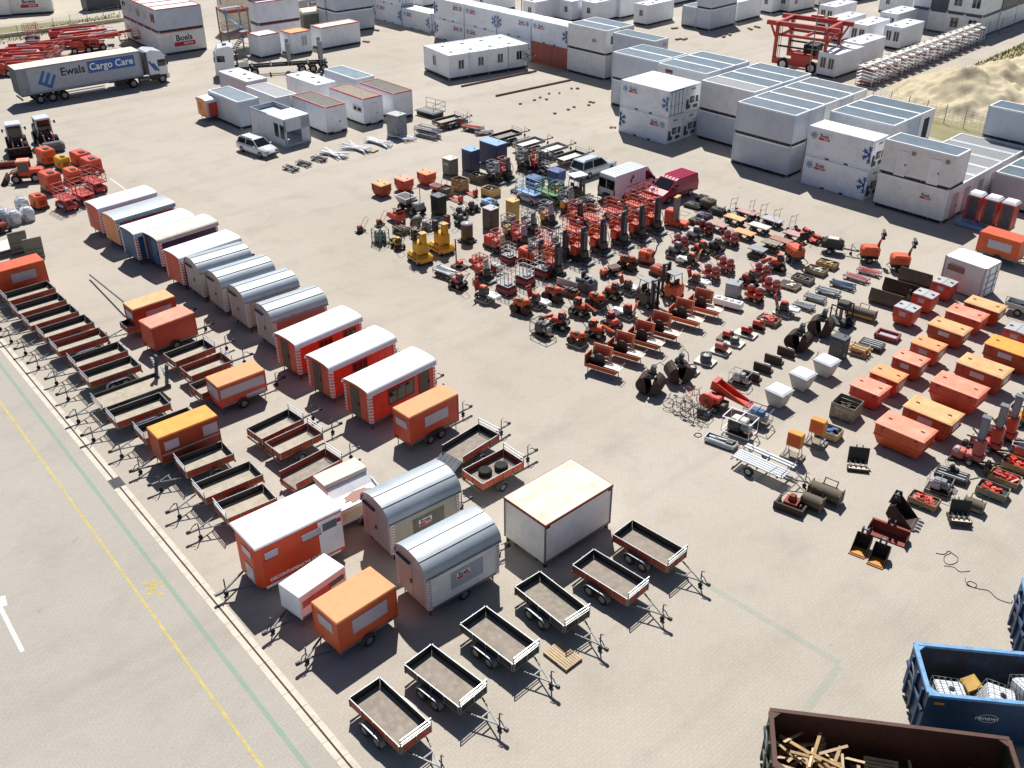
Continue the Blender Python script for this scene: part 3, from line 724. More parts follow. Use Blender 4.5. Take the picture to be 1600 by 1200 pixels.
for lvl in (0, 1):
 for k in (0, 1):
  o = get(cabin, wall='cabin grey', rim='white roof', top='roof steel'); put(o, 527, 54, 38, ['lower', 'upper'][lvl] + ' grey cabin at the top edge, ' + ['front one', 'rear one'][k] + ', right of the cream-covered container', G4, z=lvl*CH, corner=(-CL/2, -CW/2)); shift(o, v=k*2.5)
# containers in line along the top of the yard: (near-bottom px, yaw, level, label)
G5 = 'white refrigerated containers along the top of the yard'
for px, py, lvl, sd, dr, yaw, lab in (
 (672, 52, 0, 0, True, 134, 'single white container with end doors left of the gap at the top'),
 (694, 56, 0, 1, True, 134 - 90, 'white container with blue snowflake right of the gap at the top'),
 (668, 50, 0, 0, True, 134, ''),):
 if not lab: continue
 o = get(reefer, sd, dr); put(o, px, py, yaw, lab, G5, corner=(-3.03, 1.22) if yaw > 90 else (-3.03, -1.22))
o = get(reefer, 0, True); put(o, 628, 40, 134, 'lower white container of the long pile at the top left of centre', G5, corner=(-3.03, 1.22))
o = get(reefer, 0, True); put(o, 628, 40, 134, 'upper white container of the long pile at the top left of centre', G5, z=2.6, corner=(-3.03, 1.22))
for k, lab in ((1, 'lower white container continuing the long pile to the top edge'),):
 o = get(reefer, 0, True); put(o, 628, 40, 134, lab, G5, corner=(-3.03, 1.22)); shift(o, v=6.2)
 o = get(reefer, 0, True); put(o, 628, 40, 134, lab.replace('lower', 'upper'), G5, z=2.6, corner=(-3.03, 1.22)); shift(o, v=6.2)
# the file of four behind the fence at centre
p = at(828, 100)
for k, (lab) in enumerate(('white container above the orange-red container, near end of the file', 'second white container of the file behind the office block', 'third white container of the file behind the office block', 'far white container of the file behind the office block')):
 o = get(reefer, k % 2, True)
 if k:
  put(o, 886, 112, 134, 'lower container under the ' + lab.split(' of')[0], G5, corner=(-3.03, 1.22)); shift(o, v=.3 + k*6.25, u=.2); o = get(reefer, k % 2, True)
 put(o, 886, 112, 134, lab, G5, z=2.6, corner=(-3.03, 1.22), zpx=0); shift(o, v=.3 + k*6.25, u=.2)
def ribbed_container():
 L, W, H = 6.06, 2.44, 2.59; r = thing('shipping_container', 'container')
 with part(r, 'body') as m:
  m.b2(-L/2+.05, -W/2+.05, .1, L/2-.05, W/2-.05, H-.02, 'wagon brown side')
  for y in (-1, 1):
   for k in range(22): m.box((-L/2+.25+k*.265, y*(W/2-.035), H/2), (.12, .05, H-.3), 'pinkish red')
   m.box((0, y*(W/2-.05), .09), (L, .1, .16), 'pinkish red'); m.box((0, y*(W/2-.05), H-.06), (L, .1, .1), 'pinkish red')
   for x in (-1, 1): m.box((x*(L/2-.06), y*(W/2-.06), H/2), (.12, .12, H), 'pinkish red')
 with part(r, 'end_doors') as m:
  for u in (-.58, .58): facebox(m, '-x', u, H/2, 1.08, H-.3, .06, L, W, 'pinkish red')
  for u in (-.8, -.3, .3, .8): facebox(m, '-x', u, H/2, .04, H-.3, .1, L, W, 'grey paint')
 return r
o = put(ribbed_container(), 886, 112, 134, 'orange-red shipping container below a white container', corner=(-3.03, 1.22)); shift(o, v=.3, u=.2)
# white sanitary cabins in rows along the top edge
G6 = 'white cabins in rows along the top edge'
SAN = dict(wall='white cool', top='white roof', ribs=False, vents=4, feats=(('w', '-x', .1, .7, .9),))
for px, py, yaw, lab in (
 (836, 36, 44, 'white cabin with a small window, left one of the top row behind the file'), (872, 42, 44, ''), (928, 37, 44, 'white cabin with two windows in the top row right of the file'),
 (968, 30, 44, 'white cabin half hidden in the top row'), (1010, 41, 44, 'free-standing white cabin with a dark end window at the top'),
 (1150, 36, 44, 'white cabin with end window right of the grey stack at the top'), (1205, 22, 44, 'white cabin at the top left of the red gantry'), (760, 22, 44, 'white cabin above the file of white containers'), (716, 16, 44, 'pale cabin on dark blocks at the top centre'), (660, 12, 44, 'pale cabin at the top edge left of the dark-block one'), (1052, 8, 44, 'white cabin at the top edge left of the grey stack'), (975, 12, 44, 'white cabin at the top edge behind the joined three'), (1395, 22, 44, 'white cabin left of the dark-framed stack')):
 if not lab: continue
 o = get(cabin, **SAN); put(o, px, py, yaw, lab, G6, corner=(-CL/2, -CW/2))
for k in range(3):
 o = get(cabin, **SAN); put(o, 900, 33, 44, ['nearest', 'middle', 'rear'][k] + ' of the three joined white cabins with roof hatches at the top', G6, corner=(-CL/2, -CW/2)); shift(o, v=k*2.5, u=-1)
G7 = 'grey cabins stacked at the top right of centre'
for lvl in (0, 1):
 for k in (0, 1):
  if lvl and k: continue
  o = get(cabin, wall='cabin grey', top='roof steel', feats=(('w', '-y', -1.5, .8, 1.0),) if lvl else ()); put(o, 1108, 49, 44, ['lower', 'upper'][lvl] + ' grey cabin at the top, ' + ['near one', 'rear one'][k] + ' left of the red gantry', G7, z=lvl*CH, corner=(-CL/2, -CW/2)); shift(o, v=k*2.5)
for k, (px, py) in enumerate(((1232, 21), (1285, 12), (1330, 4))):
 o = get(cabin, wall='cabin light', top='roof steel', feats=(('w', '-x', 0, .8, 1.0), ('w', '-y', -1.6, .7, 1.0))); put(o, px, py, 38, ['nearest', 'second', 'third'][k] + ' pale cabin in the row above the red gantry', 'pale cabins above the red gantry', corner=(-CL/2, -CW/2))
# white unit row beside the stair stacks
G8 = 'white site units with roof domes near the red gantry'
DOME = dict(wall='white cool', top='white roof', ribs=False, vents=3, L=6.0, W=2.5, feats=(('w', '-x', -.5, .8, 1.3), ('w', '-x', .55, .8, 1.3)))
for px, py, lab in ((1303, 124, 'nearest white unit with two end windows, right of the red gantry'), (1340, 106, 'white unit with roof domes, second right of the gantry'), (1404, 79, 'white unit with dark end windows by the stair stacks'),
 (1350, 75, 'white unit with roof domes in the middle row behind the gantry'), (1312, 66, 'white unit with a red side mark behind the gantry'), (1396, 56, 'white unit in the rear row left of the anthracite stack'), (1300, 44, 'rear white unit just right of the gantry top')):
 o = get(cabin, **DOME); put(o, px, py, 44, lab, G8, corner=(-3.0, -1.25))
# anthracite-framed two-storey cabins, top right
G9 = 'dark-framed two-storey cabins at the top right'
p0, p1 = at(1420, 44), at(1532, 62); d = (p1-p0).normalized(); a = math.atan2(d.y, d.x)
for k in range(4):
 for lvl in (0, 1):
  kw = dict(wall=['cabin grey', 'cabin light', 'cabin light', 'white cool'][k] if not (lvl and k == 1) else 'dark grey', rim='dark grey', top='grey paint', W=2.44, feats=(('w', '-x', 0, 1.2, 1.4),) if k in (2, 3) or lvl == 0 and k == 2 else (), base='dark grey')
  o = get(cabin, **kw); q = p0 + d*(2.46*k+1.23); nrm = Vector((-d.y, d.x, 0))
  o.location = (q.x+nrm.x*3.03, q.y+nrm.y*3.03, lvl*CH); o.rotation_euler = (0, 0, a+R(90))
  tag(o, ['lower', 'upper'][lvl] + ' dark-framed cabin, ' + ['left end', 'second from left', 'third from left', 'right corner'][k] + ' of the stack at the top right', G9)
for k in range(2):
 kw = dict(wall='olive grey', rim='dark grey', top='grey paint', base='dark grey')
 o = get(cabin, **kw); q = p0 + d*(2.46*4+.1); nrm = Vector((-d.y, d.x, 0));
 o.location = (q.x+nrm.x*(9.2+k*6.2)-d.x*1.2, q.y+nrm.y*(9.2+k*6.2)-d.y*1.2, CH); o.rotation_euler = (0, 0, a+R(90)); tag(o, ['near', 'far'][k] + ' anthracite-sided upper cabin at the very top right', G9)
 o = get(cabin, wall='white cool', rim='dark grey', top='grey paint', base='dark grey'); o.location = (q.x+nrm.x*(9.2+k*6.2)-d.x*1.2, q.y+nrm.y*(9.2+k*6.2)-d.y*1.2, 0); o.rotation_euler = (0, 0, a+R(90)); tag(o, ['near', 'far'][k] + ' white lower cabin under the anthracite one at top right', G9)
# far left, beyond the verge
for px, py, sz, lab, f in ((0, 26, 7.5, 'white container with the large sign beyond the grass verge', (('logo', '-y', .6, 1.6, 2.0),)), (-50, 30, 6, 'grey container beyond the verge, cut by the left edge', ())):
 o = get(cabin, wall='cabin light', top='white roof', L=sz, feats=f); put(o, px, py, 20, lab, 'containers beyond the grass verge', corner=(-sz/2, -CW/2), z=.01)
for k in range(3):
 o = get(cabin, wall='dark grey' if k == 0 else 'cabin grey', top='roof steel'); put(o, 138 + k*16, 19 - k*3, 40, ['dark grey container near the red-rimmed stack at the top', 'grey container second beside the red-rimmed stack top', 'grey container third beside the red-rimmed stack top'][k], 'containers beyond the grass verge', corner=(-CL/2, -CW/2))
# fences, posts
def fence(a, b, h, n, lab, base=True):
 r = thing('mesh_fence', 'fence'); L = (b-a).length; r.location = a; r.rotation_euler = (0, 0, math.atan2(b.y-a.y, b.x-a.x))
 with part(r, 'wire_mesh') as m:
  for k in range(int(h/.28)+1): m.cyl((0, 0, .1+k*.28), (L, 0, .1+k*.28), .012, 'galvanised', 3)
  for k in range(int(L/.5)): m.cyl((k*.5, .01, .1), (k*.5, .01, h), .008, 'galvanised', 3)
 for k in range(n+1):
  with part(r, 'post') as m: m.cyl((L*k/n, 0, 0), (L*k/n, 0, h+.08), .04, 'galvanised', 6)
 tag(r, lab); return r
fence(at(1335, 158), at(1600, 224), 1.9, 9, 'wire mesh fence in front of the sand heap')
fence(at(1430, 95), at(1600, 42), 2.2, 8, 'tall wire fence between the grass bank and the dark-framed cabins')
fence(at(-60, 78), at(188, 26), 1.6, 9, 'wire fence along the grass verge at top left')
def lamp_post(h, lab, px, py, yaw=0):
 r = thing('lamp_post', 'lamp post')
 with part(r, 'pole') as m: m.cyl((0, 0, 0), (0, 0, h), .09, 'galvanised', 8, r2=.05); m.tube([(0, 0, h), (.25, 0, h+.12), (1.1, 0, h+.15)], .04, 'galvanised')
 with part(r, 'lamp_head') as m: m.frus((1.15, 0, h+.08), (.5, .2), (.6, .28), .1, 'grey plastic')
 with part(r, 'base') as m: m.cyl((0, 0, 0), (0, 0, .25), .2, 'gutter concrete', 10)
 put(r, px, py, yaw, lab)
lamp_post(8.5, 'tall thin lamp post standing by the red gantry', 1263, 118, 10)
lamp_post(9, 'tall thin lamp post behind the office block', 815, 62, 180)
# loading beams and blocks on the ground right of the office block
for k, (a, b) in enumerate((((721, 136), (838, 112)), ((775, 151), (892, 126)))):
 pa, pb = at(*a), at(*b); d = pb-pa
 m = MB(); m.box((0, 0, .09), (d.length, .2, .16), 'brown beam'); m.box((0, 0, .18), (d.length, .1, .04), 'brown beam')
 o = link('steel_beam', m.mesh('steel_beam'), None, (pa+d/2), (0, 0, math.degrees(math.atan2(d.y, d.x)))); tag(o, ['long brown support beam lying nearer the office block', 'long brown support beam lying further from the office block'][k], 'brown beams on the ground', 'beam')
bl = get.__class__
for k, (px, py) in enumerate(((813, 163), (835, 157), (844, 153), (858, 147), (874, 146), (893, 139), (903, 139), (854, 156), (867, 178), (888, 172), (897, 168), (920, 165), (922, 160), (927, 161), (902, 139), (955, 200), (961, 200))):
 m = MB(); m.b2(-.16, -.11, 0, .16, .11, .14, 'concrete block'); o = link('support_block', m.mesh('support_block'), None, at(px, py), (0, 0, 40+k*13))
 tag(o, 'small brown support block left lying on the bare paving by the beams', 'support blocks on the paving', 'block')
for k, (px, py) in enumerate(((1054, 45), (1060, 62), (1070, 62), (1131, 58), (1140, 55), (1172, 46), (1183, 43), (588, 48), (572, 66))):
 m = MB(); m.b2(-.5, -.18, 0, .5, .18, .18, 'concrete block'); o = link('timber_sleeper', m.mesh('timber_sleeper'), None, at(px, py), (0, 0, 20+k*17))
 tag(o, 'short dark timber sleeper left on the far paving', 'sleepers on the far paving', 'sleeper')
# young tree in the yard between the beams
r = thing('young_tree', 'tree')
with part(r, 'trunk') as m: m.cyl((0, 0, 0), (.02, 0, 1.2), .05, 'bark', 6, r2=.03)
with part(r, 'crown') as m:
 rr = random.Random(2)
 for k in range(140):
  v = Vector((rr.gauss(0, .4), rr.gauss(0, .4), 1.7+rr.gauss(0, .35))); q = [v + Vector((rr.uniform(-.16, .16), rr.uniform(-.16, .16), rr.uniform(-.12, .12))) for _ in range(3)]
  m.add(q, [(0, 1, 2)], 'leaf')
put(r, 824, 110, 0, 'single small green bush growing by the brown beams')
# ------------------------------------------------------------------ open trailers (local +x is the drawbar end)
def drawbar(r, x0, z, ln=1.3, wd=.9, style='a', m='drawbar grey'):
 with part(r, 'drawbar') as b:
  if style == 'a':
   b.bars([((x0, -wd/2, z), (x0+ln, 0, z-.04)), ((x0, wd/2, z), (x0+ln, 0, z-.04)), ((x0+ln*.5, -wd*.25, z), (x0+ln*.5, wd*.25, z))], .036, m, 4)
  else: b.box((x0+ln/2, 0, z), (ln, .09, .1), m)
  b.box((x0+ln+.16, 0, z-.02), (.42, .09, .09), m)
 d = b.ob
 with part(d, 'coupling') as c: c.cbox((x0+ln+.42, 0, z+.02), (.2, .14, .14), 'dark steel', .03); c.tube([(x0+ln+.3, 0, z+.08), (x0+ln+.16, 0, z+.26), (x0+ln-.02, 0, z+.3)], .022, 'dark steel')
 with part(d, 'jockey_wheel') as c:
  c.cyl((x0+ln-.06, .14, .12), (x0+ln-.06, .14, z+.42), .03, m, 6); c.cyl((x0+ln-.06, .10, .11), (x0+ln-.06, .18, .11), .11, 'rubber', 10); c.bars([((x0+ln-.06, .14, z+.42), (x0+ln+.1, .14, z+.46))], .018, 'dark steel')
def mudguard(r, xs, y, rad, wd, m='galvanised'):
 """Bent sheet over one wheel or a tandem pair."""
 with part(r, 'mudguard') as b:
  x0, x1 = min(xs), max(xs); R_ = rad*1.22; pts = []
  for k in range(6): a = R(172 - k*16.4); pts.append((x0+math.cos(a)*R_, rad+math.sin(a)*R_))
  if x1 > x0:
   pts += [(x0*.6+x1*.4, rad+R_*.90), (x0*.4+x1*.6, rad+R_*.90)] if x1-x0 > .85 else []
  for k in range(6): a = R(90 - k*16.4); pts.append((x1+math.cos(a)*R_, rad+math.sin(a)*R_))
  n = len(pts); vs = [(x, y-wd/2, z) for x, z in pts] + [(x, y+wd/2, z) for x, z in pts] + [(x, y-wd/2, z-.03) for x, z in pts] + [(x, y+wd/2, z-.03) for x, z in pts]
  fs = []
  for k in range(n-1): fs += [(k, k+1, n+k+1, n+k), (2*n+k, 3*n+k, 3*n+k+1, 2*n+k+1), (k, 2*n+k, 2*n+k+1, k+1), (n+k, n+k+1, 3*n+k+1, 3*n+k)]
  b.add(vs, fs, m, False)
def open_trailer(L=3.1, W=1.5, side='ply red', inner='black ply', tandem=False, rack=True, floor='bed floor', guard='galvanised', tail='closed', style='a', gap=False, sh=.36, wr=.29, dl=1.25, spare=False):
 r = thing('open_trailer', 'trailer'); z = .62; t = .028; H = z+sh
 with part(r, 'floor') as m:
  m.b2(-L/2, -W/2, z-.03, L/2, W/2, z, floor)
  for y in (-.45, .45): m.box((0, y, z-.09), (L-.1, .07, .11), 'galvanised')
  for k in range(4): m.box((-L/2+L*(k+.5)/4, 0, z-.07), (.06, W-.1, .07), 'galvanised')
 def board(name, c, d, nrm):
  with part(r, name) as m:
   e = .006; off = Vector(nrm)*(t/2)
   m.box(Vector(c)+off*.5, (d[0] or t/2, d[1] or t/2, d[2]), side); m.box(Vector(c)-off*.5, (d[0] or t/2, d[1] or t/2, d[2]), inner)
   # top rail and posts
   m.box((c[0], c[1], H+.012), ((d[0] or .036), (d[1] or .036), .024), 'galvanised')
   n = 5 if d[0] and d[0] > 2 else 3
   for k in range(n):
    u = -.5 + k/(n-1)
    m.box((c[0]+(d[0]-.06)*u if d[0] else c[0]+nrm[0]*.03, c[1]+(d[1]-.06)*u if d[1] else c[1]+nrm[1]*.03, z+sh/2+.01), (.035, .035, sh+.05), 'galvanised')
 for y in (-1, 1): board('side_board', (0, y*(W/2-t/2), z+sh/2), (L-.06, 0, sh), (0, y, 0))
 board('headboard', (L/2-t/2, 0, z+sh/2), (0, W-.08, sh), (1, 0, 0))
 if tail == 'closed': board('tailgate', (-L/2+t/2, 0, z+sh/2), (0, W-.08, sh), (-1, 0, 0))
 elif tail == 'ramp':
  with part(r, 'tailgate') as m:
   m.box((-L/2-.32, 0, z-.16), (.78, W-.1, .04), 'galvanised', ry=-28)
   for k in range(5): m.box((-L/2-.32, -W/2+.2+k*(W-.4)/4, z-.13), (.74, .03, .03), 'aluminium', ry=-28)
 else:
  with part(r, 'tailgate') as m: m.box((-L/2-.01, 0, z-.2), (.03, W-.1, .34), side)
 with part(r, 'tail_light') as m:
  for y in (-1, 1): m.box((-L/2-.04, y*(W/2-.16), z-.12), (.06, .22, .1), 'tail red')
  m.box((-L/2-.03, 0, z-.16), (.04, W-.1, .1), 'galvanised')
 if rack:
  with part(r, 'front_rack') as m:
   x = L/2
   m.bars([((x, -W/2+.03, z), (x, -W/2+.03, H+.38)), ((x, W/2-.03, z), (x, W/2-.03, H+.38))], .022, 'galvanised')
   for h in (.17, .36): m.box((x, 0, H+h), (.03, W-.06, .042), 'aluminium')
 xs = (-.38, .38) if tandem else (-.15,)
 for y in (-1, 1):
  for x in xs: wheel(r, x-.05, y*(W/2+.11), wr, wr, .18)
  mudguard(r, [x-.05 for x in xs], y*(W/2+.12), wr, .22, guard)
 with part(r, 'axle') as m:
  for x in xs: m.cyl((x-.05, -W/2-.05, wr), (x-.05, W/2+.05, wr), .04, 'dark steel', 6)
 drawbar(r, L/2, z-.1, dl, W*.62, style)
 return r
GT = 'open trailers in the rows left of the yard'
ROWL = [  # px of the front corner nearest the camera, yaw, label, keywords
 (13, 471, 222, 'open trailer nearest to the cut-off orange box trailer at the left edge', {}),
 (29, 491, 222, 'open trailer with galvanised wheel guard, second along the left row', {}),
 (47, 510, 222, 'open trailer, third along the left row, directly before the one with the white bars', {}),
 (70, 528, 222, 'open trailer, fourth along the left row, next to the all-red one', {}),
 (91, 550, 221, 'open trailer with brown-red inside walls and pale floor in the left row', dict(inner='ply brown red')),
 (120, 574, 221, 'open trailer right in front of the all-red one in the left row', {}),
 (139, 598, 221, 'open trailer with wide pale wheel guard, behind the car transporter', dict(guard='white paint'))]
for px, py, yaw, lab, kw in ROWL:
 k = dict(tandem=True, floor='bed floor pale', guard='white paint'); k.update(kw)
 put(get(open_trailer, **k), px, py, yaw, lab, GT, zpx=1.0, corner=(1.55, .75))
k = dict(tandem=True, floor='bed floor pale', guard='white paint')
put(get(open_trailer, **k), 181, 661, 220, 'open trailer in front of the car transporter with ramps', GT, zpx=1.0, corner=(1.55, .75))
put(get(open_trailer, tandem=True, floor='bed floor'), 226, 686, 220, 'open trailer half hidden behind the amber-roofed box trailer', GT, zpx=1.0, corner=(1.55, .75))
put(get(open_trailer, L=2.6, floor='bed floor pale'), 290, 738, 218, 'short open trailer just in front of the amber-roofed box trailer', GT, zpx=1.0, corner=(1.3, .75))
put(get(open_trailer, tandem=True, floor='bed floor pale'), 320, 779, 219, 'open trailer between the two short ones before the decontamination trailer', GT, zpx=1.0, corner=(1.55, .75))
put(get(open_trailer, L=2.6, floor='bed floor pale'), 354, 811, 218, 'short open trailer tucked behind the white-roofed decontamination trailer', GT, zpx=1.0, corner=(1.3, .75))
# row 2, drawbars pointing away to the right
def rowr(px, py, yaw, lab, L=2.7, W=1.45, **k):
 return put(get(open_trailer, L=L, W=W, dl=1.2, style='s', wr=.27, **k), px, py, yaw, lab, GT, zpx=1.0, corner=(-L/2, -W/2))
rowr(273, 566, 44, 'open trailer just in front of the plain red box trailer', floor='bed floor pale')
rowr(298, 588, 42, 'open trailer with red inside walls by the red box trailer', inner='ply brown red', floor='bed floor pale')
rowr(314, 616, 42, 'open trailer half behind the panelled orange and white box trailer', floor='bed floor pale')
rowr(409, 686, 46, 'open trailer with black inside walls, rear of the three below the red cabins', floor='bed floor pale')
rowr(437, 709, 44, 'open trailer with red inside walls, middle of three below the red cabins', inner='ply brown red', floor='bed floor pale')
rowr(462, 756, 46, 'open trailer with dropped tailgate next to the white tipping-lid trailer', inner='ply brown red', tail='drop', L=2.9)
rowr(723, 714, 48, 'open trailer with its tailgate lowered as a ramp', tail='ramp', L=2.8, W=1.55)
tw = rowr(754, 756, 42, 'open trailer carrying two loose wheels', inner='ply brown red', L=2.8, W=1.6, side='orange paint')
def loose_wheel(n=16):
 r = thing('spare_wheel', 'wheel')
 k = MB(); k.lathe([(.19, -.12), (.33, -.13), (.36, -.06), (.36, .06), (.33, .13), (.19, .12)], (0, 0, .13), 'rubber', 'z', 18)
 link('tyre', k.mesh('tyre'), r)
 with part(r, 'rim') as m: m.lathe([(.20, .1), (.16, .02), (.07, .03), (.06, .1), (.01, .1)], (0, 0, .13), 'aluminium', 'z', 14); m.cyl((0, 0, .04), (0, 0, .13), .19, 'aluminium', 14)
 return r
for px, py, lab in ((758, 737, 'loose wheel lying in the trailer, the one nearer the tailgate'), (783, 729, 'loose wheel lying in the trailer, the one nearer the drawbar')):
 put(get(loose_wheel), px, py, 0, lab, 'loose wheels in the open trailer', z=.625, zpx=.75)
# small trailer behind the tan-roofed box trailer
put(get(open_trailer, L=2.2, W=1.2, rack=False, floor='bed floor pale'), 199, 513, 222, 'small open trailer peeping out left of the tan-roofed box trailer', GT, zpx=1.0, corner=(1.1, .6))
m = MB(); d = at(196, 474, .75)-at(140, 429, .3); m.box((0, 0, 0), (d.length, .09, .08), 'brown beam'); m.box((0, 0, .05), (d.length, .04, .03), 'grey paint')
o = link('loading_beam', m.mesh('loading_beam'), None, at(140, 429, .3)+d/2, (0, -math.degrees(math.atan2(d.z, math.hypot(d.x, d.y))), math.degrees(math.atan2(d.y, d.x)))); tag(o, 'long thin brownish beam reaching left from the tan-roofed box trailer', None, 'beam')
# bottom row of tandem trailers
GB = 'tandem open trailers parked in the foreground row'
BROW = [(625, 1168, -46, dict(floor='bed floor', side='ply red'), 'tandem open trailer with orange sides, lowest and nearest in the foreground row'),
 (718, 1106, -43, dict(floor='bed floor', side='black ply'), 'black tandem open trailer with a brown stained floor, second in the foreground row'),
 (802, 1039, -45, dict(floor='bed floor', side='black ply', guard='galvanised'), 'black tandem open trailer beside the wooden pallet in the foreground'),
 (882, 979, -49, dict(floor='grey wood', side='dark steel'), 'all-grey tandem open trailer, the narrow one before the white box'),
 (981, 937, -44, dict(floor='bed floor', side='ply red'), 'tandem open trailer with red sides right by the corner of the white box'),
 (1043, 885, -44, dict(floor='bed floor', side='ply red'), 'tandem open trailer with red sides at the far right end of the foreground row')]
for i, (px, py, yaw, kw, lab) in enumerate(BROW):
 put(get(open_trailer, L=3.15, W=1.5, tandem=True, dl=1.3, guard='galvanised', **{a: b for a, b in kw.items() if a != 'guard'}), px, py, yaw, lab, GB, zpx=1.0, corner=(1.575, -.75))
def pallet(L=1.2, W=.8, m_='pale wood', old=True):
 r = thing('pallet', 'pallet')
 with part(r, 'deck') as m:
  n = 7 if W < .9 else 8
  for k in range(n): m.box((0, -W/2+.05+(W-.1)*k/(n-1), .131), (L, .095, .022), m_)
  for x in (-1, 0, 1): m.box((x*(L/2-.07), 0, .11), (.12, W, .022), m_)
 with part(r, 'blocks') as m:
  for x in (-1, 0, 1):
   for y in (-1, 0, 1): m.box((x*(L/2-.07), y*(W/2-.05), .06), (.12, .1, .08), 'grey wood')
  for y in (-1, 0, 1): m.box((0, y*(W/2-.05), .01), (L, .1, .02), 'grey wood')
 return r
def board_pallet(L=1.15, W=.9, m_='white board'):
 r = thing('board_pallet', 'pallet')
 with part(r, 'deck') as m: m.b2(-L/2, -W/2, .11, L/2, W/2, .15, m_)
 with part(r, 'blocks') as m:
  for y in (-1, 0, 1): m.box((0, y*(W/2-.06), .055), (L, .1, .11), 'grey wood')
 return r
put(pallet(1.35, .95, 'pale wood'), 879, 1027, -47, 'weathered wooden pallet lying flat in front of the foreground trailers')
# car transporter with white guards and two raised ramps
def car_transporter():
 L, W = 4.0, 1.75; r = thing('car_transporter', 'trailer'); z = .6
 with part(r, 'deck') as m: m.b2(-L/2, -W/2, z-.04, L/2, W/2, z, 'bed floor pale'); m.b2(-L/2, -W/2, z-.16, L/2, -W/2+.07, z-.03, 'galvanised'); m.b2(-L/2, W/2-.07, z-.16, L/2, W/2, z-.03, 'galvanised')
 for y in (-1, 1):
  with part(r, 'side_rail') as m: m.box((0, y*(W/2+.03), z+.08), (L, .06, .24), 'dark steel')
  with part(r, 'ramp') as m:
   m.box((-L/2+.05, y*(W/2-.16), z+.7), (.1, .3, 1.4), 'dark grey', ry=-10)
   for k in range(7): m.box((-L/2+.02+k*.03, y*(W/2-.16), z+.15+k*.19), (.14, .3, .03), 'galvanised', ry=-10)
  for x in (-.55, .15): wheel(r, x, y*(W/2+.16), .28, .28, .2)
  mudguard(r, (-.55, .15), y*(W/2+.16), .28, .3, 'white paint')
 with part(r, 'headboard') as m:
  for h in (.2, .4): m.box((L/2, 0, z+h), (.05, W, .05), 'galvanised')
  for y in (-1, 1): m.box((L/2, y*(W/2-.03), z+.2), (.05, .05, .45), 'galvanised')
 drawbar(r, L/2, z-.1, 1.3, 1.0); return r
put(car_transporter(), 160, 637, 221, 'flat car transporter with white wheel guards and two raised loading ramps', zpx=.85, corner=(2.0, .88))
# ------------------------------------------------------------------ closed box trailers
def box_trailer(L=3.0, W=1.5, H=2.2, body='orange paint', roof='faded orange', panels=(), tandem=False, front=1, z0=.5, skirt='galvanised', bardraw=True, style='s'):
 """front = +1: drawbar at +x ; -1: drawbar at -x. panels: (face, u, z, w, h, material)."""
 r = thing('box_trailer', 'trailer')
 with part(r, 'body') as m:
  m.b2(-L/2, -W/2, z0, L/2, W/2, H-.04, body)
  for x in (-1, 1):
   for y in (-1, 1): m.box((x*(L/2), y*(W/2), (z0+H)/2), (.05, .05, H-z0-.06), body)
  for y in (-1, 1): m.box((0, y*W/2, z0+.05), (L, .04, .1), skirt)
 with part(r, 'roof') as m: m.cbox((0, 0, H), (L+.06, W+.06, .1), roof, .03)
 for f, u, z, w_, h, ma in panels:
  with part(r, 'window' if ma in ('window panel', 'curtain grey', 'glass') else 'panel') as m:
   facebox(m, f, u, z, w_, h, .03, L, W, ma, .005)
   for e in (-1, 1): facebox(m, f, u+e*w_/2, z, .03, h+.03, .05, L, W, skirt if ma == 'glass' else ma); facebox(m, f, u, z+e*h/2, w_, .03, .05, L, W, skirt if ma == 'glass' else ma)
 with part(r, 'chassis') as m:
  m.b2(-L/2+.05, -W/2+.1, z0-.12, L/2-.05, W/2-.1, z0, 'dark steel')
  for x in (-1, 1):
   for y in (-1, 1): m.cyl((x*(L/2-.12), y*(W/2-.1), .02), (x*(L/2-.12), y*(W/2-.1), z0), .025, 'galvanised', 5)
 xs = (-.4, .38) if tandem else (-.1,)
 for y in (-1, 1):
  for x in xs: wheel(r, x, y*(W/2+.02), .3, .3, .2)
  mudguard(r, xs, y*(W/2+.06), .3, .22, 'dark grey')
 with part(r, 'tail_light') as m:
  for y in (-1, 1): m.box((-front*(L/2+.03), y*(W/2-.15), z0+.0), (.05, .22, .1), 'tail red')
 if front > 0: drawbar(r, L/2, z0-.05, 1.1, W*.6, style)
 else:
  with part(r, 'drawbar') as b:
   x0 = -L/2
   b.bars([((x0, -W*.3, z0-.05), (x0-1.1, 0, z0-.08)), ((x0, W*.3, z0-.05), (x0-1.1, 0, z0-.08))], .05, 'drawbar grey'); b.box((x0-1.25, 0, z0-.07), (.42, .12, .12), 'drawbar grey')
  with part(b.ob, 'coupling') as c: c.cbox((-L/2-1.5, 0, z0-.03), (.2, .14, .14), 'dark steel', .03); c.tube([(-L/2-1.35, 0, z0), (-L/2-1.25, 0, z0+.18), (-L/2-1.05, 0, z0+.22)], .022, 'dark steel')
  with part(b.ob, 'jockey_wheel') as c: c.cyl((-L/2-1.0, .14, .12), (-L/2-1.0, .14, z0+.4), .03, 'drawbar grey', 6); c.cyl((-L/2-1.0, .10, .11), (-L/2-1.0, .18, .11), .11, 'rubber', 10)
 return r
GBX = 'closed box trailers among the open trailers'
WP = 'window panel'
put(box_trailer(3.0, 1.7, 2.2, panels=(('-y', .1, 1.5, 1.75, .72, WP), ('-x', .0, 1.65, .95, .5, WP)), front=-1, roof='faded orange', style='a'), 526, 975, 45, 'orange box trailer with grey window panels beside the lower silver wagon', GBX, zpx=2.2, corner=(-1.5, -.85))
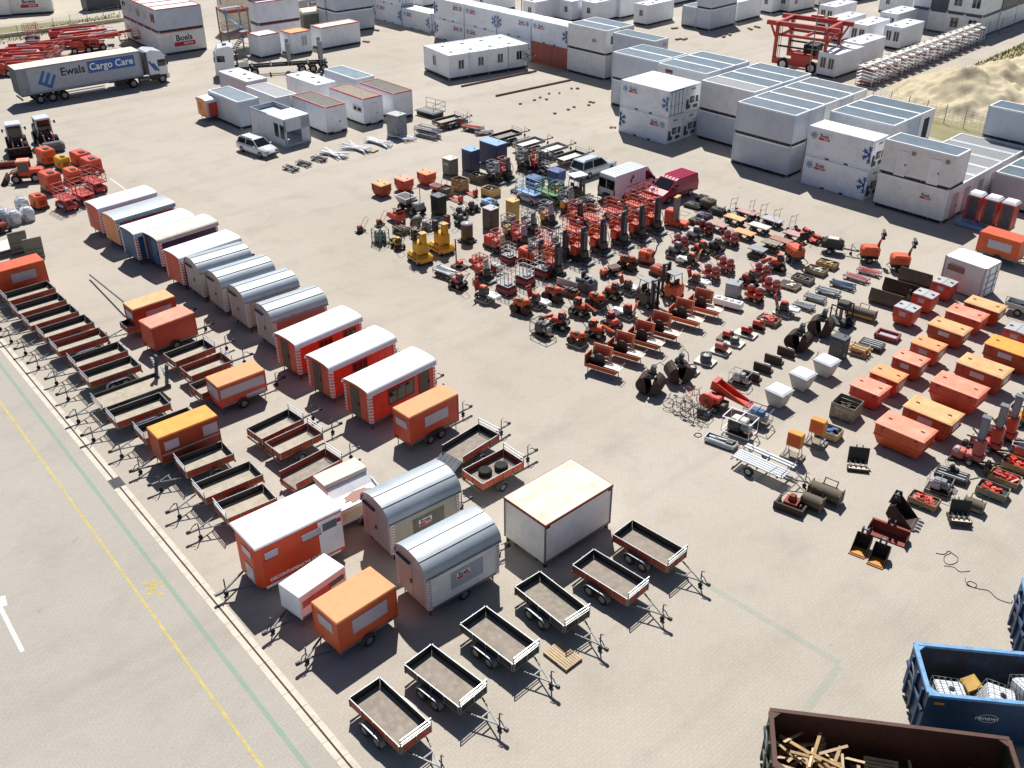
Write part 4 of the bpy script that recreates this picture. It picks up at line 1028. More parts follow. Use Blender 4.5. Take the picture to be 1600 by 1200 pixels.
put(box_trailer(3.25, 1.35, 2.15, roof='amber board', body='ply red', panels=(('-y', -1.0, 1.55, .75, .5, WP), ('-y', 1.15, 1.55, .8, .6, WP), ('-y', 0, 1.08, 3.2, .05, WP)), front=-1), 247, 686, 41, 'amber-roofed orange box trailer in the left trailer row', GBX, zpx=2.15, corner=(-1.625, -.675))
put(box_trailer(2.95, 1.5, 1.98, body='red orange', roof='red orange lid', front=1, z0=.4), 236, 514, 46, 'plain red box trailer without windows', GBX, zpx=1.98, corner=(-1.475, -.75))
put(box_trailer(2.9, 1.45, 1.88, body='red orange', roof='faded orange', front=1, panels=(('-y', .0, 1.36, 2.7, .55, WP), ('-y', .75, .72, 1.2, .18, WP), ('-x', 0, 1.3, 1.25, .75, WP), ('-y', .1, .95, 1.4, .16, 'red orange'))), 340, 606, 41, 'orange box trailer with large white side panels and one big wheel', GBX, zpx=1.88, corner=(-1.45, -.725))
put(box_trailer(3.4, 1.35, 2.25, body='red orange', roof='faded orange', front=1, tandem=True, panels=(('-y', .15, 1.5, 1.6, .62, WP), ('-x', 0, 1.62, .9, .42, WP))), 639, 654, 44, 'tandem orange box trailer with one wide grey window below the red cabins', GBX, zpx=2.23, corner=(-1.7, -.675))
put(box_trailer(2.85, 1.35, 2.07, body='ply red', roof='tan orange lid', front=1, panels=(('-y', .25, 1.4, 1.7, .55, WP), ('-x', 0, 1.5, .9, .5, WP)), z0=.4), 207, 485, 43, 'tan-roofed dark orange box trailer behind the plain red one', GBX, zpx=2.07, corner=(-1.425, -.675))
put(box_trailer(3.2, 1.5, 2.15, body='orange paint', roof='orange paint', front=-1, panels=(('-y', .1, 1.45, 1.6, .62, WP),)), 68, 407, 41, 'orange box trailer cut off by the left edge of the picture', GBX, zpx=2.15, corner=(1.6, -.75))
o = put(box_trailer(2.5, 1.3, 1.75, body='white cool', roof='white roof', front=-1, panels=(('-y', -.35, 1.25, 1.5, .3, 'pinkish red'), ('-y', .75, 1.3, .8, .22, 'dark grey'), ('-y', .3, .9, 1.6, .1, 'pinkish red'))), 467, 935, 50, 'small white box trailer with red lettering stripes beside the decontamination trailer', GBX, zpx=1.75, corner=(-1.25, -.65))
o = put(box_trailer(3.0, 1.5, 2.0, body='orange paint', roof='orange paint', front=-1, panels=(('+y', .1, 1.35, 1.7, .6, WP),)), 1532, 362, 134, 'orange box trailer beside the toilet cubicles at the right edge', GBX, zpx=2.0, corner=(1.5, .75))
# decontamination unit
def decon_unit():
 L, W, H = 4.3, 2.3, 2.85; r = thing('decontamination_trailer', 'trailer'); z0 = .5
 with part(r, 'body') as m:
  # front corners cut at an angle, as on a caravan
  c = .42; pr = [(-L/2+c*.55, -W/2), (L/2, -W/2), (L/2, W/2), (-L/2+c*.55, W/2), (-L/2, W/2-c), (-L/2, -W/2+c)]
  m.prism(pr, z0, H-.03, 'orange wagon', 'z')
  for y in (-1, 1): m.box((0, y*W/2, z0+.06), (L-.5, .04, .12), 'white cool')
 with part(r, 'roof') as m:
  pr = [(-L/2-.02, -W/2-.04), (L/2+.04, -W/2-.04), (L/2+.04, W/2+.04), (-L/2-.02, W/2+.04)]
  m.rings([[(*p, H-.03) for p in pr], [(*p, H+.03) for p in pr], [(p[0]*.98, p[1]*.96, H+.07) for p in pr]], 'white roof')
 with part(r, 'side_panel') as m: facebox(m, '-y', L/2-.63, 1.72, 1.22, 2.0, .02, L, W, 'white cool', .004)
 for u, w_ in ((-1.45, .62), (.55, .95)):
  with part(r, 'window') as m: facebox(m, '-y', u, 2.25, w_, .34, .05, L, W, 'window panel', .01)
  with part(m.ob, 'frame') as f: facebox(f, '-y', u, 2.05, w_+.06, .04, .06, L, W, 'dark red', .01); facebox(f, '-y', u, 2.44, w_+.06, .03, .06, L, W, 'white paint', .01)
 with part(r, 'window') as m: facebox(m, '-y', 1.48, 2.3, .72, .4, .05, L, W, 'glass frame grey', .015)
 with part(r, 'window') as m: facebox(m, '-x', .25, 2.2, .8, .38, .05, L, W, 'window panel', .01)
 with part(r, 'door_panel') as m: facebox(m, '-x', .25, 1.0, .75, .9, .03, L, W, 'window panel', .01)
 with part(r, 'warning_sign') as m: facebox(m, '-y', 1.97, 2.35, .22, .22, .03, L, W, 'logo red', .012)
 text(r, 'DECONTAMINATIE UNIT', .235, 'logo white', onface('-y', -.35, .86, L, W, .012), (90, 0, 0), bold=.006)
 with part(r, 'chassis') as m: m.b2(-L/2+.2, -W/2+.15, z0-.14, L/2-.1, W/2-.15, z0, 'dark steel')
 for y in (-1, 1):
  for x in (-.2, .5): wheel(r, x, y*(W/2-.12), .3, .3, .2)
 with part(r, 'support_leg') as m:
  for y in (-1, 1): m.cyl((-L/2+.5, y*(W/2-.25), 0), (-L/2+.5, y*(W/2-.25), z0), .03, 'galvanised', 6)
 with part(r, 'drawbar') as b: b.bars([((-L/2, -.6, z0-.05), (-L/2-1.3, 0, z0-.08)), ((-L/2, .6, z0-.05), (-L/2-1.3, 0, z0-.08))], .05, 'drawbar grey'); b.box((-L/2-1.45, 0, z0-.05), (.45, .12, .12), 'drawbar grey')
 with part(b.ob, 'jockey_wheel') as c: c.cyl((-L/2-1.1, .16, .1), (-L/2-1.1, .16, z0+.45), .03, 'dark steel', 6); c.cyl((-L/2-1.1, .12, .11), (-L/2-1.1, .2, .11), .11, 'rubber', 10)
 return r
put(decon_unit(), 401, 858, 40.5, 'large orange decontamination trailer with white roof and lettered side', None, zpx=2.87, corner=(-2.05, -1.15))
# white trailer with its lid up and a rust-stained tray
def lid_trailer():
 L, W = 2.3, 1.9; r = thing('tipping_lid_trailer', 'trailer')
 with part(r, 'body') as m:
  m.prism([(-W/2, .55), (W/2, .55), (W/2, 2.25), (-.1, 2.25), (-W/2+.05, 1.6), (-W/2, 1.6)], -L/2, L/2, 'white cool', 'x')
 with part(r, 'lid') as m: m.b2(-L/2-.03, .0, 2.25, L/2+.03, W/2+.1, 2.5, 'white board')
 with part(r, 'tray') as m:
  # open shallow tray leaning out over the side
  c = (0, -W/2+.12, 1.82); ry = 0
  m.box(c, (L+.1, 1.15, .03), 'white paint', rx=14)
  for x in (-1, 1): m.box((x*(L/2+.04), c[1], c[2]+.08), (.03, 1.15, .16), 'white paint', rx=14)
  m.box((0, c[1]-.56, c[2]-.06), (L+.1, .03, .2), 'white paint')
 with part(r, 'rust_stain') as m:
  pts = [];
  for k in range(22):
   a = 2*math.pi*k/22; rr = 1+.16*math.sin(k*2.3)+.1*math.cos(k*3.7); u, v = math.cos(a)*.72*rr, math.sin(a)*.3*rr
   pts.append((u+.1, -W/2+.1+v*.97, 1.85+v*.25))
  m.sheet(pts, .004, 'wagon brown side')
 with part(r, 'side_skirt') as m: facebox(m, '-y', 0, 1.48, L, .26, .03, L, W, 'pinkish red', .01); facebox(m, '-y', 0, 1.1, L, .5, .02, L, W, 'cream roof', .01)
 with part(r, 'chassis') as m: m.b2(-L/2, -W/2+.2, .42, L/2, W/2-.2, .55, 'dark steel')
 for y in (-1, 1): wheel(r, .3, y*(W/2-.02), .3, .3, .2); mudguard(r, (.3,), y*(W/2+.02), .3, .22, 'grey paint')
 drawbar(r, L/2, .45, 1.0, 1.0); return r
put(lid_trailer(), 547, 808, 40, 'white trailer with a raised flat lid and a rust-stained open tray')
# ------------------------------------------------------------------ site wagons with arched roofs
def arch(W, z, h, over, n=10, flat=False):
 pts = []
 for k in range(n+1):
  a = math.pi*k/n
  y = -math.cos(a)*(W/2+over); q = math.sin(a)**(.6 if flat else .85)
  pts.append((y, z + h*q))
 return pts
def site_wagon(L=4.8, W=2.2, body='bright red', roof='white roof', gable='red orange', he=2.42, hr=.3, barrel=False, windows=(), doors=(), stripes=True, deco=False, stripe_m='logo red'):
 r = thing('site_wagon', 'wagon'); z0 = .5; over = .05
 with part(r, 'body') as m:
  m.b2(-L/2, -W/2, z0, L/2, W/2, he, body)
  for y in (-1, 1): m.box((0, y*W/2, z0+.05), (L, .05, .1), 'galvanised')
  if L > 4.5:
   for y in (-1, 1):
    for k in range(9): m.box((-L/2+L*(k+.5)/9, y*(W/2+.003), (z0+he)/2), (.02, .012, he-z0-.14), body)
  prof = [(p[0]*.985, p[1]-.03) for p in arch(W, he, hr, 0, 12, not barrel)]
  for x in (-1, 1):
   m.prism(prof + [(W/2*.985, he-.03), (-W/2*.985, he-.03)], x*L/2-.02, x*L/2+.02, gable, 'x')
 with part(r, 'roof') as m:
  o = arch(W, he, hr, over, 14, not barrel); i = [(p[0]*.97, p[1]-.05) for p in o]
  o2 = [(-W/2-over, he-.1)] + o + [(W/2+over, he-.1)]; i2 = [(-W/2-over+.03, he-.1)] + i + [(W/2+over-.03, he-.1)]
  x0, x1 = -L/2-.1, L/2+.1; n = len(o2)
  vs = [(x0, *p) for p in o2] + [(x1, *p) for p in o2] + [(x0, *p) for p in i2] + [(x1, *p) for p in i2]; fs = []; sm = []
  for k in range(n-1): fs.append((k, n+k, n+k+1, k+1))
  m.add(vs, fs, roof, True)
  fs = []
  for k in range(n-1): fs += [(2*n+k, 2*n+k+1, 3*n+k+1, 3*n+k), (k, k+1, 2*n+k+1, 2*n+k), (n+k, 3*n+k, 3*n+k+1, n+k+1)]
  m.add(vs, fs, roof)
  if barrel:     # standing seams along the roof and the gutter
   for k in (4, 7): m.box((0, o[k][0], o[k][1]+.012), (L+.2, .035, .035), 'grey paint')
  for y in (-1, 1): m.box((0, y*(W/2+over+.02), he-.07), (L+.2, .06, .07), 'grey paint' if barrel else roof)
 with part(r, 'gable_panel') as m: facebox(m, '-x', 0, (z0+he)/2, W-.1, he-z0-.06, .03, L, W, gable, .01)
 for f, u, z, w_, h in windows: add_window(r, f, u, z, w_, h, L, W, frame='dark red' if body != 'wagon grey' else 'grey paint', pane='glass', bars=2)
 for f, u, w_, ma in doors:
  with part(r, 'door') as m: facebox(m, f, u, z0+.05+.93, w_, 1.86, .05, L, W, ma, .015)
  with part(m.ob, 'handle') as q: facebox(q, f, u+w_*.4, 1.45, .08, .2, .09, L, W, 'dark steel', .04)
 if barrel:
  with part(r, 'door_canopy') as m: facebox(m, '-x', -.5, he+.03, 1.0, .05, .3, L, W, 'dark grey')
 if stripes:
  for f, us in (('-y', (-L/2+.1, L/2-.1)), ('-x', (-W/2+.08, W/2-.08))):
   for u in us:
    with part(r, 'warning_stripe') as m:
     facebox(m, f, u, (z0+he)/2, .17, he-z0-.1, .02, L, W, 'white paint', .022)
     n = 9 if not barrel else 11
     for k in range(n): facebox(m, f, u, z0+.18+(he-z0-.3)*k/(n-1), .13, .09, .02, L, W, stripe_m, .028)
 if deco:
  with part(r, 'sign_field') as m: facebox(m, '-y', .15, 1.5, 1.75, .95, .015, L, W, deco, .006)
  logo_plate(r, onface('-y', -.05, 1.6, L, W, .02), (90, 0, 0), .55)
 with part(r, 'chassis') as m:
  m.b2(-L/2+.1, -W/2+.2, z0-.14, L/2-.1, W/2-.2, z0, 'dark steel')
  for x in (-1, 1):
   for y in (-1, 1): m.cyl((x*(L/2-.2), y*(W/2-.2), .01), (x*(L/2-.2), y*(W/2-.2), z0), .03, 'dark steel', 6)
 for y in (-1, 1):
  for x in ((-.35, .35) if L > 4 else (0,)): wheel(r, x, y*(W/2-.1), .3, .3, .2)
 drawbar(r, L/2, z0-.05, 1.1, W*.5); return r
GWG = 'site wagons in the long diagonal row'
DR = (('-x', -.15, .8, 'olive steel'),)
BW = dict(L=3.8, W=2.3, body='wagon grey', roof='barrel roof', gable='wagon door grey', he=2.35, hr=.72, barrel=True, doors=(('-x', -.35, .85, 'wagon door grey'),), stripe_m='faded pink')
WAG = [
 (153, 330, 'red wagon with white roof at the far end of the wagon row', dict(windows=(('-y', -.6, 1.85, .9, .7), ('-y', 1.2, 1.85, 1.1, .7)))),
 (180, 348, 'red wagon under a grey roof, second from the far end', dict(body='red paint', roof='barrel roof', gable='faded orange', windows=(('-y', .2, 1.85, .9, .7),))),
 (209, 370, 'blue wagon with white roof in the wagon row', dict(body='wagon blue', gable='wagon blue')),
 (246, 380, 'navy wagon with greyish white roof and an open teal door', dict(body='wagon navy', gable='wagon navy', roof='white board', doors=(('-x', .4, .8, 'wagon blue'),))),
 (280, 408, 'red wagon with white roof between the navy wagon and the silver ones', dict(body='red paint', gable='red orange')),
 (311, 428, 'silver-roofed grey wagon next to the red ones, first of four silver roofs', BW),
 (346, 450, 'silver-roofed grey wagon, second of four in the long row', BW),
 (382, 474, 'silver-roofed grey wagon, third of four in the long row', BW),
 (425, 504, 'silver-roofed wagon with a brownish side wall', dict(BW, body='wagon brown side')),
 (462, 544, 'bright red cabin wagon with two windows, rear of the three near ones', dict(doors=DR, windows=(('-y', -.35, 1.75, 1.0, .8), ('-y', 1.45, 1.75, 1.0, .8)))),
 (514, 580, 'bright red cabin wagon with one window and a red hatch, middle of three', dict(doors=DR, windows=(('-y', -.3, 1.75, 1.1, .85),))),
 (575, 619, 'bright red cabin wagon with a wide window and dark door, nearest of three', dict(doors=DR + (('-y', 1.55, .8, 'olive steel'),), windows=(('-y', -.15, 1.65, 1.9, 1.0),)))]
for i, (px, py, lab, kw) in enumerate(WAG):
 k = dict(kw); L = k.get('L', 4.8); W = k.get('W', 2.2); he = k.get('he', 2.42)
 o = put(get(site_wagon, **k), px, py, 46 if L > 4.5 else 40.5, lab, GWG, zpx=he, corner=(-L/2-.1, -W/2-.05))
BS = dict(L=3.85, W=2.35, body='wagon grey', roof='barrel roof', gable='wagon door grey', he=2.4, hr=.8, barrel=True, doors=(('-x', -.4, .95, 'wagon door grey'),), stripe_m='faded pink')
put(site_wagon(deco='olive grey', **BS), 608, 820, 39, 'silver-roofed wagon with a small sign, beside the decontamination trailer', GWG, zpx=2.4, corner=(-2.0, -1.22))
put(site_wagon(deco='curtain grey', **dict(BS, body='cabin light')), 666, 906, 39.5, 'silver-roofed wagon with a blue-grey sign field, nearest to the camera', GWG, zpx=2.4, corner=(-2.0, -1.22))
o = put(site_wagon(L=3.6, W=2.0, body='red orange', gable='faded orange', he=2.1, windows=(('-x', -.3, 1.5, .5, .6),)), 322, 160, 44, 'small red wagon with white roof beside the loose grey cabins', zpx=2.1, corner=(-1.8, -1.0))
# the big white box with a stained cream roof
def white_box():
 L, W, H = 4.35, 2.7, 2.6; r = thing('box_module', 'box')
 with part(r, 'walls') as m:
  m.b2(-L/2, -W/2, .28, L/2, W/2, H-.06, 'cabin light')
  for x in (-1, 1):
   for y in (-1, 1): m.box((x*L/2, y*W/2, H/2+.13), (.07, .07, H-.3), 'olive grey')
  for y in (-1, 1): m.box((0, y*(W/2), .32), (L, .05, .1), 'olive grey')
 with part(r, 'roof') as m: m.b2(-L/2-.02, -W/2-.02, H-.06, L/2+.02, W/2+.02, H, 'cream roof')
 with part(r, 'roof_trim') as m:
  for y in (-1, 1): m.box((0, y*(W/2+.03), H-.07), (L+.1, .05, .13), 'ply brown red')
  for x in (-1, 1): m.box((x*(L/2+.03), 0, H-.07), (.05, W+.02, .13), 'ply brown red')
 with part(r, 'corner_bracket') as m:
  for x in (-1, 1):
   for y in (-1, 1): m.box((x*(L/2-.14), y*(W/2+.02), H-.2), (.22, .06, .12), 'dark steel'); m.box((x*(L/2-.1), y*(W/2-.1), .14), (.12, .12, .28), 'dark steel')
 with part(r, 'underframe') as m:
  for y in (-.7, .7): m.box((0, y, .16), (L-.2, .15, .22), 'dark steel')
 return r
put(white_box(), 852.5, 820, 42.5, 'large plain white box body with a stained cream roof', zpx=2.6, corner=(-2.175, -1.35))
# ------------------------------------------------------------------ cars, vans and lorries (local +x is the front)
def car(L=4.6, W=1.8, H=1.5, paint='car white', estate=True):
 r = thing('parked_car', 'car'); h = W/2
 with part(r, 'body') as m:
  prof = [(-.5, .35, .62, .84), (-.485, .28, .90, .93), (-.40, .24, .93, .98), (-.1, .22, .92, 1), (.2, .22, .90, 1), (.33, .24, .84, .97), (.45, .28, .72, .88), (.495, .34, .55, .7)]
  rs = []
  for u, zb, zt, k in prof:
   x = u*L; w_ = h*k; rs.append([(x, -w_*.92, zb), (x, -w_, zb+.18), (x, -w_*.98, zt-.14), (x, -w_*.88, zt), (x, w_*.88, zt), (x, w_*.98, zt-.14), (x, w_, zb+.18), (x, w_*.92, zb)])
  m.rings(rs, paint, smooth=True)
 with part(r, 'windows') as m:
  tail = -.46 if estate else -.42
  m.rings([[(tail*L, -h*.86, .9), (.22*L, -h*.86, .86), (.22*L, h*.86, .86), (tail*L, h*.86, .9)], [((tail+.05)*L, -h*.68, H-.05), (.05*L, -h*.68, H-.05), (.05*L, h*.68, H-.05), ((tail+.05)*L, h*.68, H-.05)]], 'glass')
 with part(r, 'roof') as m:
  a, b = (tail+.03)*L, .055*L
  m.rings([[(a, -h*.72, H-.08), (b, -h*.72, H-.08), (b, h*.72, H-.08), (a, h*.72, H-.08)], [(a+.1, -h*.64, H-.01), (b-.12, -h*.64, H-.01), (b-.12, h*.64, H-.01), (a+.1, h*.64, H-.01)]], paint)
  for y in (-1, 1):
   for x0, x1 in (((tail)*L, (tail+.05)*L), (-.18*L, -.17*L), (.225*L, .055*L)): m.cyl((x0, y*h*.865, .9), (x1, y*h*.69, H-.05), .035, paint, 5)
   m.box(((a+b)/2, y*h*.62, H+.03), (b-a-.5, .035, .04), 'dark steel')
 for y in (-1, 1):
  for x in (-.30*L, .30*L): wheel(r, x, y*(h-.09), .32, .32, .2)
  with part(r, 'headlight') as m: m.box((.46*L, y*h*.62, .66), (.22, .34, .12), 'glass frame grey', rz=-y*22)
  with part(r, 'tail_light') as m: m.box((-.492*L, y*h*.72, .82), (.06, .3, .14), 'tail red')
  with part(r, 'mirror') as m: m.cbox((.17*L, y*(h+.08), .98), (.14, .18, .13), paint, .03)
 with part(r, 'bumper') as m: m.box((-.487*L, 0, .42), (.12, W*.86, .18), paint); m.box((-.498*L, 0, .66), (.03, .52, .12), 'dark steel'); m.box((.488*L, 0, .38), (.1, W*.72, .14), 'dark steel')
 return r
put(car(4.6, 1.8, 1.48, 'car white'), 404, 239, -40, 'white estate car parked in front of the open-fronted cabin')
put(car(4.7, 1.85, 1.62, 'car silver'), 927, 270, 42, 'silver car parked beside the white van, seen from behind')
def van(L=5.9, W=2.0, H=2.5, paint='car white', deco=True, rear_glass=True):
 r = thing('delivery_van', 'van'); h = W/2
 with part(r, 'body') as m:
  low = [(-L/2, .38), (L/2-.05, .38), (L/2, .6), (L/2-.02, .95), (L/2-.75, 1.18), (-L/2+.02, 1.2)]
  up = [(-L/2+.02, 1.2), (L/2-.75, 1.18), (L/2-1.75, H-.12), (L/2-2.1, H-.03), (-L/2+.25, H-.03), (-L/2+.08, H-.1)]
  def loft(pr, ws):
   rs = [[(x, y, z) for x, z in pr] for y in ()]
   return rs
  n = len(low)
  m.rings([[(x, h*.98, z) for x, z in low], [(x, -h*.98, z) for x, z in low]], paint)
  # upper body leans in towards the roof
  def lean(z): return h*(.98 - .1*(z-1.2)/(H-1.2))
  m.rings([[(x, lean(z), z) for x, z in up], [(x, -lean(z), z) for x, z in up]], paint)
 with part(r, 'roof') as m:
  for k in range(4): m.box((-.75, -.55+k*.37, H-.02), (L*.55, .05, .03), paint)
 with part(r, 'windscreen') as m:
  d = Vector((L/2-1.75, 0, H-.12)) - Vector((L/2-.75, 0, 1.18)); p = Vector((L/2-.75, 0, 1.18)); q = .03
  def Q(t, y): v = p + d*t; return (v.x+q, y, v.z+q)
  m.sheet([Q(.1, -h*.86), Q(.1, h*.86), Q(.9, h*.8), Q(.9, -h*.8)], .01, 'glass')
 for y in (-1, 1):
  with part(r, 'side_window') as m:
   x0, x1 = L/2-2.05, L/2-1.05
   pts = [(x0, y*(h*.965), 1.3), (x1+.1, y*(h*.965), 1.3), (L/2-1.72, y*h*.9, H-.42), (x0, y*h*.9, H-.42)]
   m.sheet(pts if y < 0 else pts[::-1], .02, 'glass')
  with part(r, 'mirror') as m: m.cbox((L/2-1.15, y*(h+.16), 1.35), (.12, .2, .3), 'dark steel', .03)
  with part(r, 'headlight') as m: m.box((L/2-.1, y*h*.75, .85), (.2, .3, .22), 'window panel')
  with part(r, 'tail_light') as m: m.box((-L/2, y*h*.92, 1.0), (.05, .12, .5), 'tail red')
  with part(r, 'side_trim') as m: m.box((0, y*h*.99, .62), (L*.6, .03, .12), 'dark steel')
  for x in (-L*.29, L*.31): wheel(r, x, y*(h-.1), .34, .34, .22)
 if rear_glass:
  with part(r, 'rear_window') as m: m.box((-L/2+.02, 0, 1.65), (.08, W*.86, .78), 'glass'); m.box((-L/2, 0, 1.65), (.09, .04, .78), paint)
 with part(r, 'bumper') as m: m.box((-L/2-.03, 0, .45), (.12, W*.92, .16), 'dark steel'); m.box((L/2-.02, 0, .45), (.12, W*.92, .22), 'dark steel')
 if deco:
  with part(r, 'emblem') as m:
   for k, (u, z, w_, hh, rz) in enumerate(((-.95, 1.72, .28, .16, 30), (-.78, 1.92, .28, .16, 30), (-.9, 1.55, .16, .3, 0), (-.68, 1.98, .16, .3, 0))):
    m.box((u, -h*.955, z), (w_, .012, hh), 'logo purple')
  with part(r, 'lettering_line') as m:
   m.box((-.6, -h*.985, 1.26), (1.7, .012, .05), 'dark grey'); m.box((1.25, -h*.985, 1.2), (.5, .012, .05), 'dark grey')
 return r
put(van(), 983, 303, 42, 'white panel van with a purple emblem parked between the silver car and the red van')
put(van(4.7, 1.9, 1.95, 'raspberry paint', False, False), 1049, 308, 222, 'raspberry red van parked nose towards the machines')
def lorry():
 r = thing('articulated_lorry', 'lorry'); L, W = 13.6, 2.55; z0, z1 = 1.15, 4.0
 with part(r, 'trailer_body') as m:
  m.b2(-L/2, -W/2, z0, L/2, W/2, z1-.05, 'curtain grey')
  for y in (-1, 1):
   m.box((0, y*W/2, z0+.08), (L, .06, .18), 'grey paint'); m.box((0, y*W/2, z1-.1), (L, .06, .1), 'grey paint')
   for k in range(26): m.box((-L/2+.3+k*.52, y*(W/2+.02), z0+.1), (.05, .05, .3), 'grey paint')
   m.box((-L/2+.55, y*(W/2+.008), (z0+z1)/2), (1.1, .02, z1-z0-.1), 'grey paint')
   m.box((L/2-.1, y*(W/2+.01), (z0+z1)/2), (.2, .03, z1-z0-.1), 'grey paint')
 with part(r, 'rear_doors') as m:
  for y in (-.63, .63): m.box((-L/2-.01, y, (z0+z1)/2), (.04, 1.2, z1-z0-.1), 'dark grey')
  for y in (-.9, -.35, .35, .9): m.box((-L/2-.05, y, (z0+z1)/2), (.05, .04, z1-z0-.2), 'grey paint')
 with part(r, 'trailer_roof') as m: m.b2(-L/2, -W/2, z1-.05, L/2, W/2, z1, 'cream roof')
 with part(r, 'chassis') as m:
  for y in (-.45, .45): m.box((0, y, 1.0), (L-.4, .14, .28), 'dark steel')
  m.box((-L/2+.1, 0, .7), (.12, 2.3, .14), 'dark steel')
  m.box((4.0, -1.0, .75), (1.2, .5, .6), 'dark steel'); m.box((4.0, 1.0, .75), (1.2, .5, .6), 'dark steel')
 with part(r, 'underrun_guard') as m:
  for y in (-1, 1):
   for z in (.55, .8): m.box((.1, y*(W/2-.08), z), (4.2, .05, .12), 'white paint')
 for x in (-4.9, -3.6, -2.3):
  for y in (-1, 1): wheel(r, x, y*(W/2-.2), .5, .5, .36)
 yf = -W/2-.012
 with part(r, 'logo_emblem') as m:
  c = (-3.75, yf, 2.5); a = R(-28)
  def bx(u, v, w_, h_):
   m.box((c[0]+u*math.cos(a)-v*math.sin(a), c[1], c[2]+u*math.sin(a)+v*math.cos(a)), (w_, .012, h_), 'logo blue', ry=28)
  bx(0, -.62, 1.55, .36)
  for k in (-.6, 0, .6): bx(k, .1, .32, 1.25)
 text(r, 'Ewals', 1.2, 'logo black', (-.9, yf, 3.0), (90, 0, 0), bold=.02)
 with part(r, 'logo_field') as m: m.box((3.4, yf+.003, 3.05), (5.3, .012, 1.25), 'logo blue')
 text(r, 'Cargo Care', 1.05, 'logo white', (3.4, yf-.006, 3.05), (90, 0, 0), bold=.018, sx=.98)
 # tractor unit
 with part(r, 'cab') as m:
  x0, x1 = L/2+.75, L/2+2.95
  pr = [(x0, 1.0), (x1-.05, 1.0), (x1, 1.7), (x1-.12, 2.9), (x1-.5, 3.6), (x0+.5, 3.85), (x0, 3.7)]
  m.rings([[(x, 1.2, z) for x, z in pr], [(x, -1.2, z) for x, z in pr]], 'car white')
  m.box((x1-.05, 0, .75), (.3, 2.4, .6), 'car white'); m.box((x0-.2, 0, 2.5), (.4, 2.3, 2.4), 'dark grey')
  for y in (-1, 1): m.box((x0+.5, y*1.21, .85), (1.3, .06, .5), 'dark steel')
 with part(r, 'windscreen') as m: m.box((x1-.04, 0, 2.35), (.08, 2.1, .95), 'glass', ry=-6)
 with part(r, 'sun_visor') as m: m.box((x1+.08, 0, 2.95), (.3, 2.2, .06), 'dark steel')
 for y in (-1, 1):
  with part(r, 'side_window') as m: m.box((x1-.62, y*1.2, 2.3), (.95, .04, .75), 'glass')
  with part(r, 'mirror') as m: m.cbox((x1-.02, y*1.42, 2.35), (.12, .2, .6), 'dark steel', .03)
  with part(r, 'side_emblem') as m: m.box((x0+.45, y*1.206, 2.1), (.25, .02, 1.3), 'logo blue', ry=-32); m.box((x0+.85, y*1.206, 1.9), (.25, .02, 1.1), 'logo blue', ry=-32)
  wheel(r, L/2+2.15, y*1.05, .5, .5, .34); wheel(r, L/2-1.35, y*1.0, .5, .5, .6)
 with part(r, 'fuel_tank') as m:
  for y in (-1, 1): m.cyl((L/2-.6, y*.98, .72), (L/2+.6, y*.98, .72), .3, 'galvanised', 12)
 return r
put(lorry(), 33.3, 151, 38.8, 'white-cabbed articulated lorry with a long grey curtain-sided trailer', zpx=1.15, corner=(-6.8, -1.275))
def flatbed():
 """White tractor coupled to a bare container chassis with four tall stakes."""
 r = thing('stake_lorry', 'lorry')
 with part(r, 'cab') as m:
  pr = [(4.6, .7), (6.8, .7), (6.86, 1.7), (6.74, 2.9), (6.35, 3.5), (5.1, 3.7), (4.6, 3.5)]
  m.rings([[(x, 1.22, z) for x, z in pr], [(x, -1.22, z) for x, z in pr]], 'car white'); m.box((6.75, 0, .75), (.3, 2.4, .7), 'car white')
  m.cbox((5.5, 0, 3.72), (.5, .6, .1), 'dark steel', .03)
 with part(r, 'windscreen') as m: m.box((6.84, 0, 2.35), (.08, 2.15, .85), 'glass', ry=-6)
 for y in (-1, 1):
  with part(r, 'side_window') as m: m.box((6.1, y*1.225, 2.3), (.9, .04, .7), 'glass')
  with part(r, 'mirror') as m: m.cbox((6.85, y*1.45, 2.3), (.12, .2, .6), 'dark steel', .03)
  wheel(r, 6.0, y*1.05, .5, .5, .34); wheel(r, 2.4, y*1.0, .5, .5, .6)
  for x in (-3.2, -4.5, -5.8): wheel(r, x, y*1.05, .5, .5, .36)
  for x in (-1.8, -5.6):
   with part(r, 'stake') as m: m.box((x, y*1.15, 2.35), (.42, .16, 2.6), 'grey paint'); m.box((x, y*1.15, 1.25), (.3, .2, .4), 'dark steel')
 with part(r, 'chassis') as m:
  for y in (-.42, .42): m.box((-.8, y, 1.0), (11.0, .16, .3), 'dark steel')
  for x in (-6.2, -4.0, -1.8, .4, 2.6): m.box((x, 0, 1.08), (.2, 2.3, .16), 'dark steel')
  m.box((3.6, 0, .9), (1.2, 2.2, .6), 'dark steel'); m.box((4.3, 0, 2.2), (.2, 2.2, 1.8), 'dark steel')
 return r
p0, p1 = at(338, 120), at(520, 108); d = p0-p1
o = flatbed(); o.location = (p0+p1)/2; o.rotation_euler = (0, 0, math.atan2(d.y, d.x)); tag(o, 'white tractor unit with a dark stake chassis behind the loose cabins')
